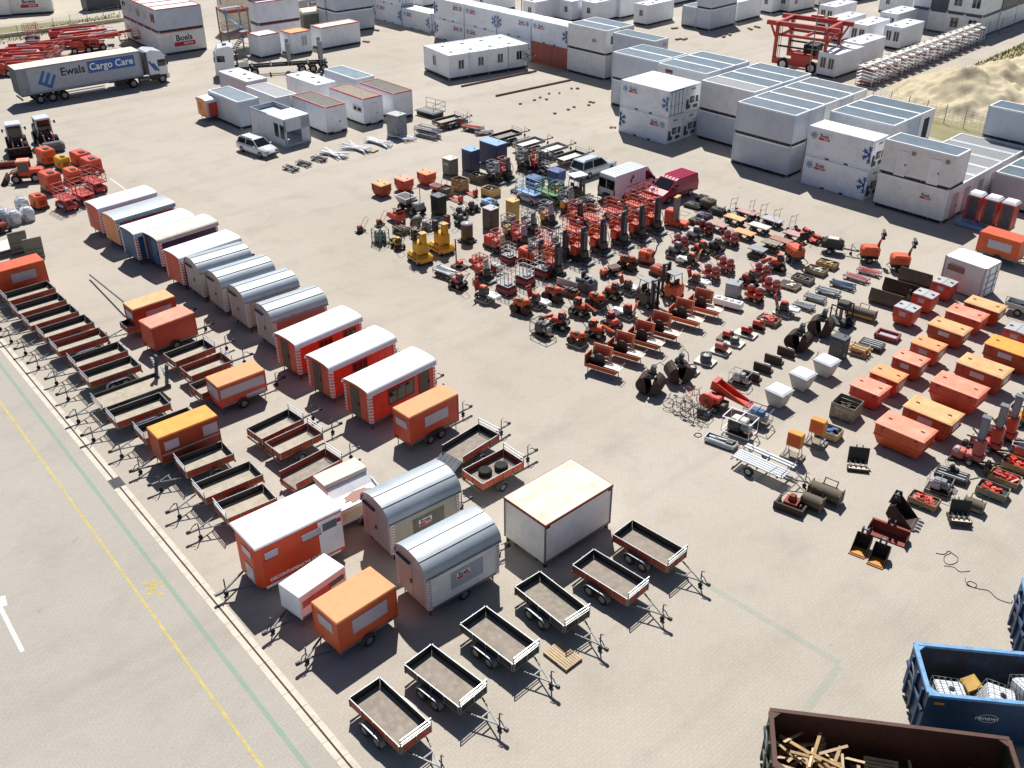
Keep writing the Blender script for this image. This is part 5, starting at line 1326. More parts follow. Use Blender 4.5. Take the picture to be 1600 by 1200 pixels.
# ------------------------------------------------------------------ big machines
def gantry():
 r = thing('container_straddle_lifter', 'gantry'); L, D, H = 7.4, 4.6, 5.3; c = 'red paint'
 with part(r, 'frame') as m:
  for x in (-L/2+.6, L/2-.6):
   for y in (-D/2, D/2):
    m.box((x, y, H/2+.5), (.36, .34, H-1.0), c); m.bars([((x+(-.9 if x < 0 else .9), y, H-.2), (x, y, H-1.9))], .14, c)
   m.box((x, 0, H), (.4, D+1.2, .42), c)
  for y in (-D/2, D/2):
   m.box((0, y, H), (L+1.6, .46, .5), c); m.box((0, y, 1.0), (L-.9, .5, .7), c); m.bars([((-L/2+.6, y, 1.4), (-L/2+1.9, y, .8)), ((L/2-.6, y, 1.4), (L/2-1.9, y, .8))], .14, c)
  m.cyl((-.9, D/2+.4, H+.2), (.6, D/2+.4, H+.2), .35, c, 10); m.cyl((1.2, D/2+.3, H+.2), (2.2, D/2+.3, H+.2), .35, c, 10)
 with part(r, 'spreader') as m:
  for z in (3.9,):
   for y in (-D/2+.6, D/2-.6): m.box((0, y, z), (L-1.2, .26, .3), c)
   for x in (-L/2+.9, 0, L/2-.9): m.box((x, 0, z), (.26, D-1.2, .3), c)
  for y in (-D/2+.6, D/2-.6): m.box((0, y, 2.6), (L-1.4, .16, .2), 'dark steel')
 with part(r, 'hoist_chain') as m:
  for x in (-L/2+.95, L/2-.95):
   for y in (-D/2+.35, D/2-.35):
    for k in (-.12, .12): m.cyl((x+k, y, 1.2), (x+k, y, H), .035, 'dark steel', 5)
 with part(r, 'engine_house') as m: m.cbox((.4, -D/2-.1, 1.7), (2.4, .9, 1.0), c, .08); m.box((.8, 0, 2.4), (1.6, 2.2, 1.2), 'dark steel')
 for x in (-L/2+1.9, L/2-1.9):
  for y in (-D/2, D/2): wheel(r, x, y-.05 if y < 0 else y+.05, .72, .72, .5, rim='white paint')
 return r
put(gantry(), 1207, 106, -36, 'tall red straddle lifter for containers standing behind the cabin stacks', corner=(-3.1, -2.3))
# stacks of red and white stair units along the fence
def stair_stack(k_):
 r = thing('stair_stack', 'stairs')
 with part(r, 'stair_flights') as m:
  for k in range(6):
   z = .3+k*.36; m.box((0, 0, z), (1.1, 2.0, .04), 'white paint' if (k+k_) % 4 else 'faded pink', rx=5)
 with part(r, 'side_frame') as m:
  for x in (-.6, .6):
   for y in (-1.0, 1.0): m.box((x, y, 1.15), (.05, .05, 2.3), 'faded pink' if k_ else 'white paint')
   m.box((x, 0, 2.3), (.05, 2.1, .05), 'white board'); m.box((x, 0, .12), (.06, 2.1, .07), 'dark steel')
 with part(r, 'top_board') as m: m.box((0, 0, 2.36), (1.1, .5, .04), 'cream roof')
 return r
p0, p1 = at(1352, 133), at(1522, 66)
for k in range(17):
 o = get(stair_stack, 1 if k in (2, 3, 7, 9, 12) else 0); q = p0.lerp(p1, k/16.0); d = p1-p0
 o.location = q; o.rotation_euler = (0, 0, math.atan2(d.y, d.x))
 tag(o, 'stack of white and red stair flights, ' + ['nearest the fence corner', 'second from the fence corner', 'third from the fence corner', 'fourth from the fence corner', 'fifth from the fence corner', 'sixth from the fence corner', 'seventh from the fence corner', 'eighth from the fence corner', 'ninth, middle of the row', 'eighth from the far end', 'seventh from the far end', 'sixth from the far end', 'fifth from the far end', 'fourth from the far end', 'third from the far end', 'second from the far end', 'last at the far end'][k] + ', along the grass', 'stacked stair flights along the grass bank')
# ------------------------------------------------------------------ skips at the bottom right
def skip(L=6.6, W=2.55, H=2.3, body='dumpster blue', edge='dumpster edge', inner='dumpster blue', ribs=True, taper=.0):
 r = thing('roll_off_skip', 'skip'); t = .06
 with part(r, 'side_wall') as m:
  for y in (-1, 1): m.box((0, y*(W/2-t/2), H/2+.1), (L, t, H-.2), body)
  if ribs:
   for k in range(9):
    for y in (-1, 1): m.box((-L/2+.35+k*(L-.7)/8, y*(W/2+.04), H/2), (.1, .08, H-.5), body)
 with part(r, 'end_wall') as m: m.box((L/2-t/2, 0, H/2+.1), (t, W-2*t, H-.2), body)
 with part(r, 'end_wall') as m:
  m.box((-L/2+t/2, 0, H/2+.1), (t, W-2*t, H-.2), body)
  for y in (-.8, 0, .8): m.box((-L/2-.06, y, H/2), (.1, .12, H-.3), body)
  m.box((-L/2-.06, 0, H*.62), (.1, W-.1, .14), body)
 with part(r, 'floor') as m: m.b2(-L/2+t, -W/2+t, .18, L/2-t, W/2-t, .26, 'dumpster rust' if inner == 'dumpster rust' else 'dark grey')
 with part(r, 'inner_lining') as m:
  for y in (-1, 1): m.box((0, y*(W/2-t-.008), H/2+.12), (L-.2, .012, H-.3), inner)
  m.box((-L/2+t+.008, 0, H/2+.12), (.012, W-.2, H-.3), inner)
 with part(r, 'top_rim') as m:
  for y in (-1, 1): m.box((0, y*(W/2-.03), H+.03), (L, .16, .12), edge)
  for x in (-1, 1): m.box((x*(L/2-.03), 0, H+.03), (.16, W-.2, .12), edge)
  for x in (-1, 1):
   for y in (-1, 1): m.prism([(x*(L/2-.1), y*(W/2-.1)), (x*(L/2-.4), y*(W/2-.1)), (x*(L/2-.1), y*(W/2-.4))][::1 if x*y > 0 else -1], H-.02, H+.07, edge, 'z')
 with part(r, 'skid_rails') as m:
  for y in (-.6, .6): m.box((0, y, .09), (L, .16, .18), 'dark steel')
 with part(r, 'door_latch') as m:
  m.tube([(-L/2-.12, -.1, .4), (-L/2-.14, -.1, H*.6), (-L/2-.1, .25, H*.78), (-L/2-.1, .7, H*.84)], .035, 'grey paint'); m.box((-L/2-.13, .2, H*.5), (.06, .5, .08), 'dark steel')
 return r
GS = 'roll-off skips at the lower right'
B = skip(ribs=False, inner='skip inside'); put(B, 1428.5, 1004.7, -7.4, 'blue roll-off skip filled with white tanks at the lower right', GS, zpx=2.36, corner=(-3.3, 1.275))
with part(B, 'sticker') as m: m.box((-2.85, -1.283, 1.95), (.36, .012, .13), 'yellow paint')
text(B, 'renewi', .30, 'logo white', (-1.05, -1.284, 1.42), (90, 0, 0), bold=.002)
with part(B, 'swirl_emblem') as m:
 pts = [(-1.0+.34*math.cos(a)*1.05, -1.285, 1.42+.2*math.sin(a)) for a in [R(40+k*18) for k in range(17)]]; m.tube(pts, .014, 'logo white', 4)
RS = skip(L=8.2, W=2.6, H=2.25, body='dumpster green', edge='dumpster rust', inner='dumpster rust'); put(RS, 1203, 1108, -8.9, 'dark green and rust-brown skip filled with scrap timber at the bottom edge', GS, zpx=2.31, corner=(-4.1, 1.3))
B3 = skip(inner='skip inside'); put(B3, 1597.5, 904, -16, 'blue skip cut off by the right edge of the picture', GS, zpx=2.36, corner=(-3.3, 1.275))
# what lies in the skips
def inskip(S, x, y, z, o, rx=0, ry=0, rz=0):
 a = S.rotation_euler.z; o.location = (S.location.x + x*math.cos(a)-y*math.sin(a), S.location.y + x*math.sin(a)+y*math.cos(a), z)
 o.rotation_euler = (R(rx), R(ry), a + R(rz)); return o
def ibc():
 r = thing('caged_tank', 'tank')
 with part(r, 'tank') as m: m.cbox((0, 0, .62), (1.1, .92, .95), 'ibc white', .08); m.cyl((0, 0, 1.1), (0, 0, 1.14), .11, 'dark steel', 10)
 with part(r, 'cage') as m:
  for k in range(6):
   x = -.58+k*1.16/5
   m.tube([(x, -.5, .15), (x, -.5, 1.14), (x, .5, 1.14), (x, .5, .15)], .011, 'galvanised', 4)
  for k in range(5):
   y = -.5+k*.25; m.tube([(-.59, y, .15), (-.59, y, 1.15), (.59, y, 1.15), (.59, y, .15)], .011, 'galvanised', 4)
  for z in (.3, .55, .8): m.tube([(-.6, -.51, z), (.6, -.51, z), (.6, .51, z), (-.6, .51, z)], .011, 'galvanised', 4, True)
 with part(r, 'base') as m: m.b2(-.6, -.5, 0, .6, .5, .14, 'grey wood')
 return r
for x, y, z, rx, ry, rz, lab in ((-2.35, -.5, .85, 0, 6, 3, 'white caged liquid tank near the end wall inside the blue skip'), (-.7, -.5, .95, 6, 14, -6, 'tilted white caged tank in the middle of the blue skip'),
 (.75, -.3, 1.05, -18, 4, 10, 'white caged tank lying askew at the right in the blue skip')):
 tag(inskip(B, x, y, z, get(ibc), rx, ry, rz), lab, 'caged tanks in the blue skip')
def yellow_box():
 r = thing('yellow_crate', 'crate')
 with part(r, 'body') as m: m.cbox((0, 0, .3), (.8, .5, .6), 'yellow paint', .04)
 with part(r, 'lid') as m: m.b2(-.42, -.27, .6, .42, .27, .66, 'tan sheet')
 return r
tag(inskip(B, -1.5, .3, 1.05, yellow_box(), 20, 10, 35), 'yellow plastic box thrown among the white tanks')
rr = random.Random(11)
m0 = MB(); m0.b2(-.6, -.05, -.012, .6, .05, .012, 'pale wood'); plank_me = m0.mesh('plank')
m1 = MB(); m1.b2(-.9, -.06, -.03, .9, .06, .03, 'wood'); plank2_me = m1.mesh('plank')
for k in range(46):
 big = k % 4 == 0
 o = link('scrap_plank', plank2_me if big else plank_me)
 x = rr.uniform(-3.6, -1.3) if k < 34 else rr.uniform(-1.2, 3.4); y = rr.uniform(-1.0, 1.0)
 inskip(RS, x, y, rr.uniform(1.0, 1.85) - max(0, x+2.2)*.22, o, rr.uniform(-18, 18), rr.uniform(-22, 22), rr.choice((-35, -40, 50, 10, 80)) + rr.uniform(-14, 14))
 tag(o, 'loose scrap plank in the heap at the left end of the rust-brown skip' if k < 34 else 'loose scrap plank on the floor of the rust-brown skip', 'scrap planks in the rust-brown skip', 'plank')
for k, (x, y, z, rx, lab) in enumerate(((-.1, .35, .75, 24, 'pale pallet leaning in the middle of the rust-brown skip'), (.9, -.3, .5, 6, 'pale pallet lying flat in the rust-brown skip'), (2.6, .2, .7, 14, 'greyish pallet near the right end of the rust-brown skip'), (-.9, -.45, .55, -8, 'pallet next to the plank heap in the rust-brown skip'))):
 tag(inskip(RS, x, y, z, get(pallet, 1.2, 1.0, 'pale wood' if k != 2 else 'grey wood'), rx, 4, 5*k), lab, 'pallets in the rust-brown skip')
m = MB();
for x, y, zz in [(rr.uniform(-3.8, 3.8), rr.uniform(-1.1, 1.1), 0) for _ in range(160)]:
 m.box((x, y, .32 + max(0, -x-1.0)*.16*rr.random()), (rr.uniform(.15, .8), rr.uniform(.05, .16), .04), rr.choice(('wood', 'grey wood', 'pale wood')), rz=rr.uniform(0, 180), ry=rr.uniform(-15, 15))
o = link('wood_scrap', m.mesh('wood_scrap')); o['kind'] = 'stuff'; inskip(RS, 0, 0, 0, o); tag(o, 'litter of broken wood on the floor of the rust-brown skip', None, 'wood scrap')
# ------------------------------------------------------------------ kinds of hire machines and gear
def lidded_bin(L=2.7, W=1.5, H=1.35, body='red orange', lid='red orange lid', panel='window panel', split=False, taper=.72):
 r = thing('lidded_bin', 'bin')
 with part(r, 'body') as m:
  m.frus((0, 0, .1), (L*.8, W*.78), (L*.97, W*.95), H*.42, body); m.frus((0, 0, .1+H*.42), (L*.97, W*.95), (L*.98, W*.96), H*.58-.16, body)
  m.box((0, 0, .1+H*.42), (L, W*.98, .07), body)
  for x in (-1, 1): m.b2(x*L*.22-.12, -W*.36, 0, x*L*.22+.12, W*.36, .11, 'dark steel')
  for x in (-1, 1):
   for y in (-1, 1): m.box((x*L*.36, y*W*.485, H*.75), (.1, .05, H*.3), body)
 with part(r, 'lid') as m:
  if split:
   for k in (-1, 1): m.box((k*L*.25, 0, H+.0), (L*.48, W*1.0, .07), lid, ry=k*3)
   m.b2(-L/2, -W/2, H-.08, L/2, W/2, H-.03, body)
  else: m.rings([[(-L/2-.03, -W/2-.03, H-.05), (L/2+.03, -W/2-.03, H-.05), (L/2+.03, W/2+.03, H-.05), (-L/2-.03, W/2+.03, H-.05)], [(-L/2-.03, -W/2-.03, H), (L/2+.03, -W/2-.03, H), (L/2+.03, W/2+.03, H), (-L/2-.03, W/2+.03, H)], [(-L/2+.1, -W/2+.1, H+.05), (L/2-.1, -W/2+.1, H+.05), (L/2-.1, W/2-.1, H+.05), (-L/2+.1, W/2-.1, H+.05)]], lid)
 for x in (-1, 1):
  with part(r, 'lid_handle') as m:
   m.tube([(x*L*.33-.08, .0, H+.04), (x*L*.33-.08, 0, H+.1), (x*L*.33+.08, 0, H+.1), (x*L*.33+.08, 0, H+.04)], .018, 'dark red'); m.box((x*L*.33, 0, H+.05), (.22, .1, .02), 'dark red')
  with part(r, 'latch') as m: m.box((x*L*.33, -W/2-.05, H-.1), (.12, .06, .14), 'dark red')
 if panel:
  with part(r, 'info_panel') as m: m.box((-L*.02, -W*.485, H*.72), (L*.3, .02, H*.24), panel)
  with part(r, 'side_panel') as m: m.box((L*.492, 0, H*.7), (.02, W*.5, H*.3), panel if taper < .8 else body)
 return r
def tub(L=1.15, W=1.1, H=1.0, m_='grey plastic', lid='white cool'):
 r = thing('plastic_skip', 'skip')
 with part(r, 'body') as m:
  m.frus((0, 0, .08), (L*.62, W*.6), (L*.98, W*.98), H-.12, m_); m.b2(-L/2, -W/2, H-.1, L/2, W/2, H-.04, m_)
  for y in (-1, 1): m.box((0, y*W*.2, .04), (L*.5, .1, .08), 'grey paint')
 with part(r, 'lid') as m: m.rings([[(-L*.49, -W*.49, H-.04), (L*.49, -W*.49, H-.04), (L*.49, W*.49, H-.04), (-L*.49, W*.49, H-.04)], [(-L*.4, -W*.4, H+.05), (L*.4, -W*.4, H+.05), (L*.4, W*.4, H+.05), (-L*.4, W*.4, H+.05)]], lid)
 with part(r, 'handle') as m: m.tube([(L*.5, -.2, H-.1), (L*.58, -.2, H-.08), (L*.58, .2, H-.08), (L*.5, .2, H-.1)], .02, 'grey paint')
 return r
def open_crate(L=1.2, W=.8, H=.6, m_='wood', fill='engine', n=5, slats=3):
 r = thing('wooden_crate', 'crate'); rr = random.Random(L*100+H*37+n)
 with part(r, 'side_boards') as m:
  h = (H-.12)/slats
  for k in range(slats):
   z = .14+h*(k+.5)
   for y in (-1, 1): m.box((0, y*(W/2-.012), z), (L, .024, h*.9), m_)
   for x in (-1, 1): m.box((x*(L/2-.012), 0, z), (.024, W-.05, h*.9), m_)
  for x in (-1, 1):
   for y in (-1, 1): m.box((x*(L/2-.04), y*(W/2-.04), H/2+.05), (.07, .07, H-.1), m_)
 with part(r, 'base') as m:
  m.b2(-L/2, -W/2, .1, L/2, W/2, .14, 'grey wood')
  for x in (-1, 0, 1): m.box((x*(L/2-.06), 0, .05), (.1, W, .1), 'grey wood')
 if fill:
  o = MB()
  for k in range(n):
   o.box((rr.uniform(-L*.36, L*.36), rr.uniform(-W*.32, W*.32), .14+H*.3+rr.uniform(0, H*.3)), (rr.uniform(.12, .4), rr.uniform(.08, .22), rr.uniform(.08, .2)), fill, rz=rr.uniform(0, 180), ry=rr.uniform(-20, 20))
  o.b2(-L/2+.05, -W/2+.05, .15, L/2-.05, W/2-.05, .2+H*.2, 'dark steel'); link('contents', o.mesh('contents'), r)
 return r
def cabinet(L=.9, W=.8, H=1.4, body='dark grey', top='grey plastic', stripe=None, door=True, legs=True):
 r = thing('steel_cabinet', 'cabinet')
 with part(r, 'body') as m:
  m.cbox((0, 0, .1+(H-.1)/2), (L, W, H-.1), body, .04)
  if legs:
   for y in (-1, 1): m.box((0, y*W*.36, .05), (L, .1, .1), 'dark steel')
 with part(r, 'top') as m: m.cbox((0, 0, H+.02), (L+.05, W+.05, .06), top, .025); m.cyl((L*.2, W*.2, H+.04), (L*.2, W*.2, H+.12), .05, 'dark steel', 8)
 if door:
  with part(r, 'door') as m:
   m.box((0, -W/2-.012, H*.55), (L*.86, .024, H*.78), body); m.box((L/2+.012, 0, H*.55), (.024, W*.84, H*.78), body)
   if stripe: m.box((0, -W/2-.028, H*.72), (L*.5, .012, H*.16), stripe)
  with part(m.ob, 'handle') as q: q.box((L*.34, -W/2-.045, H*.55), (.05, .05, .16), 'galvanised')
 return r
def plate_compactor(c='red paint'):
 r = thing('plate_compactor', 'compactor')
 with part(r, 'base_plate') as m: m.prism([(-.36, .04), (.3, .04), (.4, .14), (.36, .16), (.3, .09), (-.34, .09), (-.42, .16), (-.44, .12)], -.25, .25, 'rusty steel')
 with part(r, 'engine') as m: m.cbox((0, 0, .3), (.42, .34, .32), 'engine', .04); m.cyl((-.05, -.2, .36), (-.05, .2, .36), .12, 'dark steel', 10)
 with part(r, 'tank') as m: m.cbox((.04, 0, .53), (.36, .3, .14), c, .04)
 with part(r, 'handle') as m: m.tube([(-.2, -.2, .3), (-.75, -.22, .95), (-.82, -.12, 1.02), (-.82, .12, 1.02), (-.75, .22, .95), (-.2, .2, .3)], .018, c)
 return r
def gas_cage():
 r = thing('gas_bottle_cage', 'cage')
 with part(r, 'cage') as m:
  for x in (-.5, .5):
   for y in (-.45, .45): m.box((x, y, .6), (.05, .05, 1.2), 'olive grey')
  for z in (.12, .5, .85, 1.2): m.tube([(-.5, -.45, z), (.5, -.45, z), (.5, .45, z), (-.5, .45, z)], .02, 'olive grey', 4, True)
  for k in range(7): m.cyl((-.45+k*.15, -.45, .1), (-.45+k*.15, -.45, 1.2), .01, 'galvanised', 4)
  m.b2(-.55, -.5, .04, .55, .5, .1, 'grey wood')
 for x in (-.3, 0, .3):
  for y in (-.22, .2):
   with part(r, 'gas_bottle') as m: m.lathe([(.01, .1), (.12, .1), (.12, .75), (.07, .9), (.04, 1.0), (.01, 1.02)], (x, y, 0), 'teal' if x else 'olive grey', n=8)
 return r
def ride_sweeper(c='red orange'):
 r = thing('ride_on_sweeper', 'machine')
 with part(r, 'body') as m: m.cbox((-.1, 0, .5), (1.4, .8, .45), c, .08); m.prism([(.5, .3), (.9, .3), (.8, .62), (.5, .72)], -.38, .38, c)
 with part(r, 'seat') as m: m.cbox((-.1, 0, .8), (.4, .45, .14), 'dark steel', .04); m.box((-.32, 0, 1.0), (.1, .45, .4), 'dark steel', ry=-10)
 with part(r, 'hood') as m: m.box((-.62, 0, 1.0), (.5, .7, .06), c, ry=35); m.cbox((-.6, 0, .75), (.4, .7, .3), c, .05)
 with part(r, 'steering') as m: m.cyl((.45, 0, .65), (.25, 0, 1.0), .03, 'dark steel', 6); m.lathe([(.16, 0), (.18, .02), (.16, .04)], (.25, 0, 1.0), 'dark steel', n=12)
 for y in (-1, 1): wheel(r, -.5, y*.38, .2, .2, .12, n=12)
 wheel(r, .6, 0, .2, .2, .14, n=12)
 with part(r, 'brush') as m: m.lathe([(.05, .3), (.12, .28), (.3, .03), (.02, .03)], (.75, -.5, 0), 'dark steel', n=14)
 return r
def dumper(c='grey paint', hop='grey plastic'):
 r = thing('site_dumper', 'dumper')
 with part(r, 'hopper') as m:
  m.frus((.75, 0, .65), (.9, .8), (1.5, 1.2), .6, hop); m.frus((.75, 0, 1.24), (1.42, 1.12), (1.5, 1.2), .02, hop); m.b2(.12, -.5, 1.19, 1.38, .5, 1.262, 'dark steel')
 with part(r, 'chassis') as m: m.b2(-1.1, -.4, .4, 1.2, .4, .62, 'dark steel'); m.cbox((-.85, 0, .85), (.7, .9, .55), c, .08)
 with part(r, 'seat') as m: m.cbox((-.3, 0, .85), (.35, .45, .14), 'dark steel', .04); m.box((-.48, 0, 1.05), (.1, .45, .4), 'dark steel')
 with part(r, 'roll_bar') as m: m.tube([(-.5, -.5, .6), (-.5, -.5, 2.2), (-.5, .5, 2.2), (-.5, .5, .6)], .035, 'dark steel')
 for x in (-.7, .75):
  for y in (-1, 1): wheel(r, x, y*.55, .36, .36, .3, n=14)
 return r
def pallet_truck(c='red paint'):
 r = thing('pallet_truck', 'pallet truck')
 with part(r, 'forks') as m:
  for y in (-.19, .19): m.box((.5, y, .14), (1.15, .16, .06), c); m.cyl((.95, y-.04, .06), (.95, y+.04, .06), .06, 'dark steel', 8)
 with part(r, 'head') as m: m.cbox((-.15, 0, .35), (.25, .5, .5), c, .05); m.cyl((-.2, -.1, .1), (-.2, .1, .1), .1, 'dark steel', 10)
 with part(r, 'handle') as m: m.tube([(-.2, 0, .5), (-.42, 0, 1.15)], .02, 'dark steel'); m.tube([(-.42, -.12, 1.12), (-.46, 0, 1.28), (-.42, .12, 1.12)], .018, 'dark steel')
 return r
def mixer(c='olive grey'):
 r = thing('concrete_mixer', 'mixer')
 with part(r, 'drum') as m:
  M0 = len(m.v); m.lathe([(.1, -.45), (.36, -.4), (.42, -.05), (.4, .12), (.22, .5), (.19, .5)], (0, 0, 0), c, n=16)
  Mx = Matrix.Translation((0, 0, .85)) @ Matrix.Rotation(R(48), 4, 'Y'); m.v[M0:] = [tuple(Mx @ Vector(p)) for p in m.v[M0:]]
 with part(r, 'frame') as m: m.bars([((-.3, -.4, .1), (0, -.45, .85)), ((.3, -.4, .1), (0, -.45, .85)), ((-.3, .4, .1), (0, .45, .85)), ((.3, .4, .1), (0, .45, .85)), ((-.45, -.4, .12), (.45, -.4, .12)), ((-.45, .4, .12), (.45, .4, .12)), ((-.4, -.4, .12), (-.4, .4, .12))], .03, 'dark steel')
 with part(r, 'motor') as m: m.cbox((-.42, 0, .6), (.3, .3, .3), 'red paint', .04)
 for y in (-1, 1): wheel(r, .35, y*.45, .16, .16, .08, n=10)
 return r
def engine_frame(L=1.2, W=.8, c='galvanised', e='engine', tank=None):
 """Generator or pump in a tubular carrying frame."""
 r = thing('framed_generator', 'generator')
 with part(r, 'frame') as m:
  for y in (-W/2, W/2): m.tube([(-L/2, y, .05), (-L/2, y, .72), (L/2, y, .72), (L/2, y, .05)], .025, c, 5, True)
  m.bars([((-L/2, -W/2, .72), (-L/2, W/2, .72)), ((L/2, -W/2, .72), (L/2, W/2, .72)), ((-L/2, -W/2, .06), (-L/2, W/2, .06)), ((L/2, -W/2, .06), (L/2, W/2, .06)), ((0, -W/2, .72), (0, W/2, .72))], .025, c)
 with part(r, 'engine') as m: m.cbox((-.15*L, 0, .34), (L*.45, W*.6, .44), e, .05); m.cyl((L*.1, 0, .34), (L*.4, 0, .34), .2, 'grey paint', 12); m.box((-.1*L, W*.2, .5), (.2, .2, .2), 'grey paint')
 with part(r, 'tank') as m: m.cbox((0, -.02, .62), (L*.55, W*.5, .14), tank or c, .04)
 return r
def spider_lift(c='yellow paint'):
 """Yellow mast lift: round counterweight base with a slewing turret and cabin."""
 r = thing('mast_boom_lift', 'lift')
 with part(r, 'base') as m: m.cbox((0, 0, .5), (1.9, 1.35, .5), c, .18); m.b2(-.9, -.55, .2, .9, .55, .3, 'dark steel')
 with part(r, 'turret') as m: m.cbox((.1, 0, 1.2), (1.0, .95, .95), c, .14); m.lathe([(.5, .72), (.52, .8), (.48, .86)], (.1, 0, 0), 'dark steel', n=18)
 with part(r, 'mast') as m: m.cbox((.35, .1, 1.95), (.45, .45, .75), c, .06); m.box((.35, .1, 2.35), (.5, .5, .06), 'tan sheet')
 with part(r, 'basket') as m:
  m.b2(-.75, -.4, 1.6, -.1, .4, 1.66, 'dark steel')
  for z in (1.9, 2.2, 2.5): m.tube([(-.75, -.4, z), (-.1, -.4, z), (-.1, .4, z), (-.75, .4, z)], .025, 'dark steel', 4, True)
  for x in (-.75, -.1):
   for y in (-.4, .4): m.cyl((x, y, 1.62), (x, y, 2.5), .025, 'dark steel', 4)
  m.box((-.42, -.2, 2.05), (.4, .3, .8), 'dark steel')
 with part(r, 'control_box') as m:
  for k in range(4): m.box((-.5+k*.33, -.69, .48), (.2, .03, .16), 'dark steel')
 for x in (-.62, .62):
  for y in (-1, 1): wheel(r, x, y*.56, .25, .25, .2, n=12)
 return r
def heater(c='wood'):
 r = thing('heater_drum', 'heater')
 with part(r, 'drum') as m: m.lathe([(.05, .35), (.44, .35), (.46, .6), (.46, 1.45), (.44, 1.5), (.02, 1.55)], (0, 0, 0), 'olive steel', n=18)
 with part(r, 'lid') as m: m.lathe([(.47, 1.5), (.47, 1.56), (.02, 1.62)], (0, 0, 0), 'window panel', n=18)
 with part(r, 'stand') as m: m.b2(-.6, -.5, .08, .6, .5, .2, 'dark steel'); m.cbox((.1, -.05, .3), (.9, .7, .25), 'dark steel', .05)
 with part(r, 'burner') as m: m.cyl((.3, -.2, .4), (.75, -.35, .35), .13, 'engine', 10); m.tube([(.6, -.4, .1), (.8, -.5, .3), (.6, -.55, .5)], .03, 'dark steel')
 return r
def push_lift(c='dark red', c2='red paint'):
 """Small push-around platform lift with white railings inside a red base."""
 r = thing('platform_lift', 'lift')
 with part(r, 'base') as m: m.cbox((0, 0, .42), (1.35, .95, .42), c, .12); m.b2(-.55, -.35, .12, .55, .35, .24, 'dark steel')
 with part(r, 'deck') as m: m.b2(-.55, -.38, .66, .55, .38, .72, 'galvanised'); m.cbox((.2, 0, .78), (.4, .5, .14), 'window panel', .03)
 with part(r, 'railing') as m:
  for z in (1.05, 1.4, 1.75): m.tube([(-.55, -.38, z), (.55, -.38, z), (.55, .38, z), (-.55, .38, z)], .024, 'white paint' if z < 1.7 else 'wood', 4, True)
  for x in (-.55, -.18, .18, .55):
   for y in (-.38, .38): m.cyl((x, y, .7), (x, y, 1.75), .022, 'window panel', 4)
 with part(r, 'scissor_arms') as m:
  for y in (-.2, .2): m.bars([((-.45, y, .25), (.45, y, .6)), ((.45, y, .25), (-.45, y, .6))], .04, 'window panel')
 for x in (-.48, .48):
  for y in (-1, 1): wheel(r, x, y*.42, .17, .17, .12, n=12)
 with part(r, 'outrigger') as m: m.bars([((.6, -.3, .1), (1.0, -.3, .06)), ((.6, .3, .1), (1.0, .3, .06)), ((1.0, -.3, .06), (1.0, .3, .06))], .03, 'galvanised')
 return r
def mast_lift(c='red orange', mast='dark grey', basket='red orange', h=2.6, cab=True):
 """Vertical mast lift: base with wheels, dark telescopic mast, railed basket at the top and back."""
 r = thing('vertical_mast_lift', 'lift')
 with part(r, 'base') as m: m.cbox((0, 0, .3), (1.25, .8, .34), 'dark steel', .06); m.b2(.2, -.42, .1, .95, .42, .2, 'grey paint')
 with part(r, 'mast') as m:
  for k in range(3): m.box((.1+k*.1, 0, .45+(h-.5)/2-k*.12), (.09, .42-k*.08, h-.5-k*.2), mast)
  m.bars([((.36, -.15, .5), (.36, -.15, h-.3)), ((.36, .15, .5), (.36, .15, h-.3))], .02, 'galvanised')
 with part(r, 'drive_box') as m: m.cbox((.35, -.05, .72), (.3, .5, .5), 'engine', .05); m.tube([(.45, .2, .5), (.55, .25, 1.1), (.4, .2, 1.6)], .025, 'dark steel')
 with part(r, 'basket') as m:
  zb = h*.42
  m.b2(-.85, -.36, zb, .0, .36, zb+.06, basket)
  for z in (zb+.35, zb+.7, zb+1.05): m.tube([(-.85, -.36, z), (.02, -.36, z), (.02, .36, z), (-.85, .36, z)], .03, basket, 4, True)
  for x in (-.85, -.42, .02):
   for y in (-.36, .36): m.cyl((x, y, zb), (x, y, zb+1.05), .028, basket, 4)
  m.b2(-.86, -.3, zb+.06, -.82, .3, zb+.5, basket)
 if cab:
  with part(r, 'battery_box') as m: m.cbox((-.5, 0, .75), (.55, .7, .6), c, .06)
  with part(r, 'control_box') as m: m.cbox((-.3, .1, zb+.95), (.2, .25, .2), 'window panel', .04)
 for x in (-.45, .5):
  for y in (-1, 1): wheel(r, x, y*.4, .15, .15, .1, n=10)
 return r
def roller(c='orange paint'):
 r = thing('vibrating_roller', 'roller')
 with part(r, 'drums') as m:
  for x in (-.36, .36): m.cyl((x, -.36, .25), (x, .36, .25), .25, 'rusty steel', 16)
 with part(r, 'body') as m: m.cbox((0, 0, .58), (.85, .5, .3), c, .1); m.ball((-.28, 0, .62), .28, c, 10, 6, (1, .9, .8)); m.ball((.28, 0, .6), .26, c, 10, 6, (1, .9, .8))
 with part(r, 'engine') as m: m.cbox((.05, .06, .74), (.3, .3, .16), 'engine', .03)
 with part(r, 'handle') as m: m.tube([(-.4, -.2, .5), (-1.0, -.2, .95), (-1.05, 0, 1.0), (-1.0, .2, .95), (-.4, .2, .5)], .022, 'dark steel')
 return r
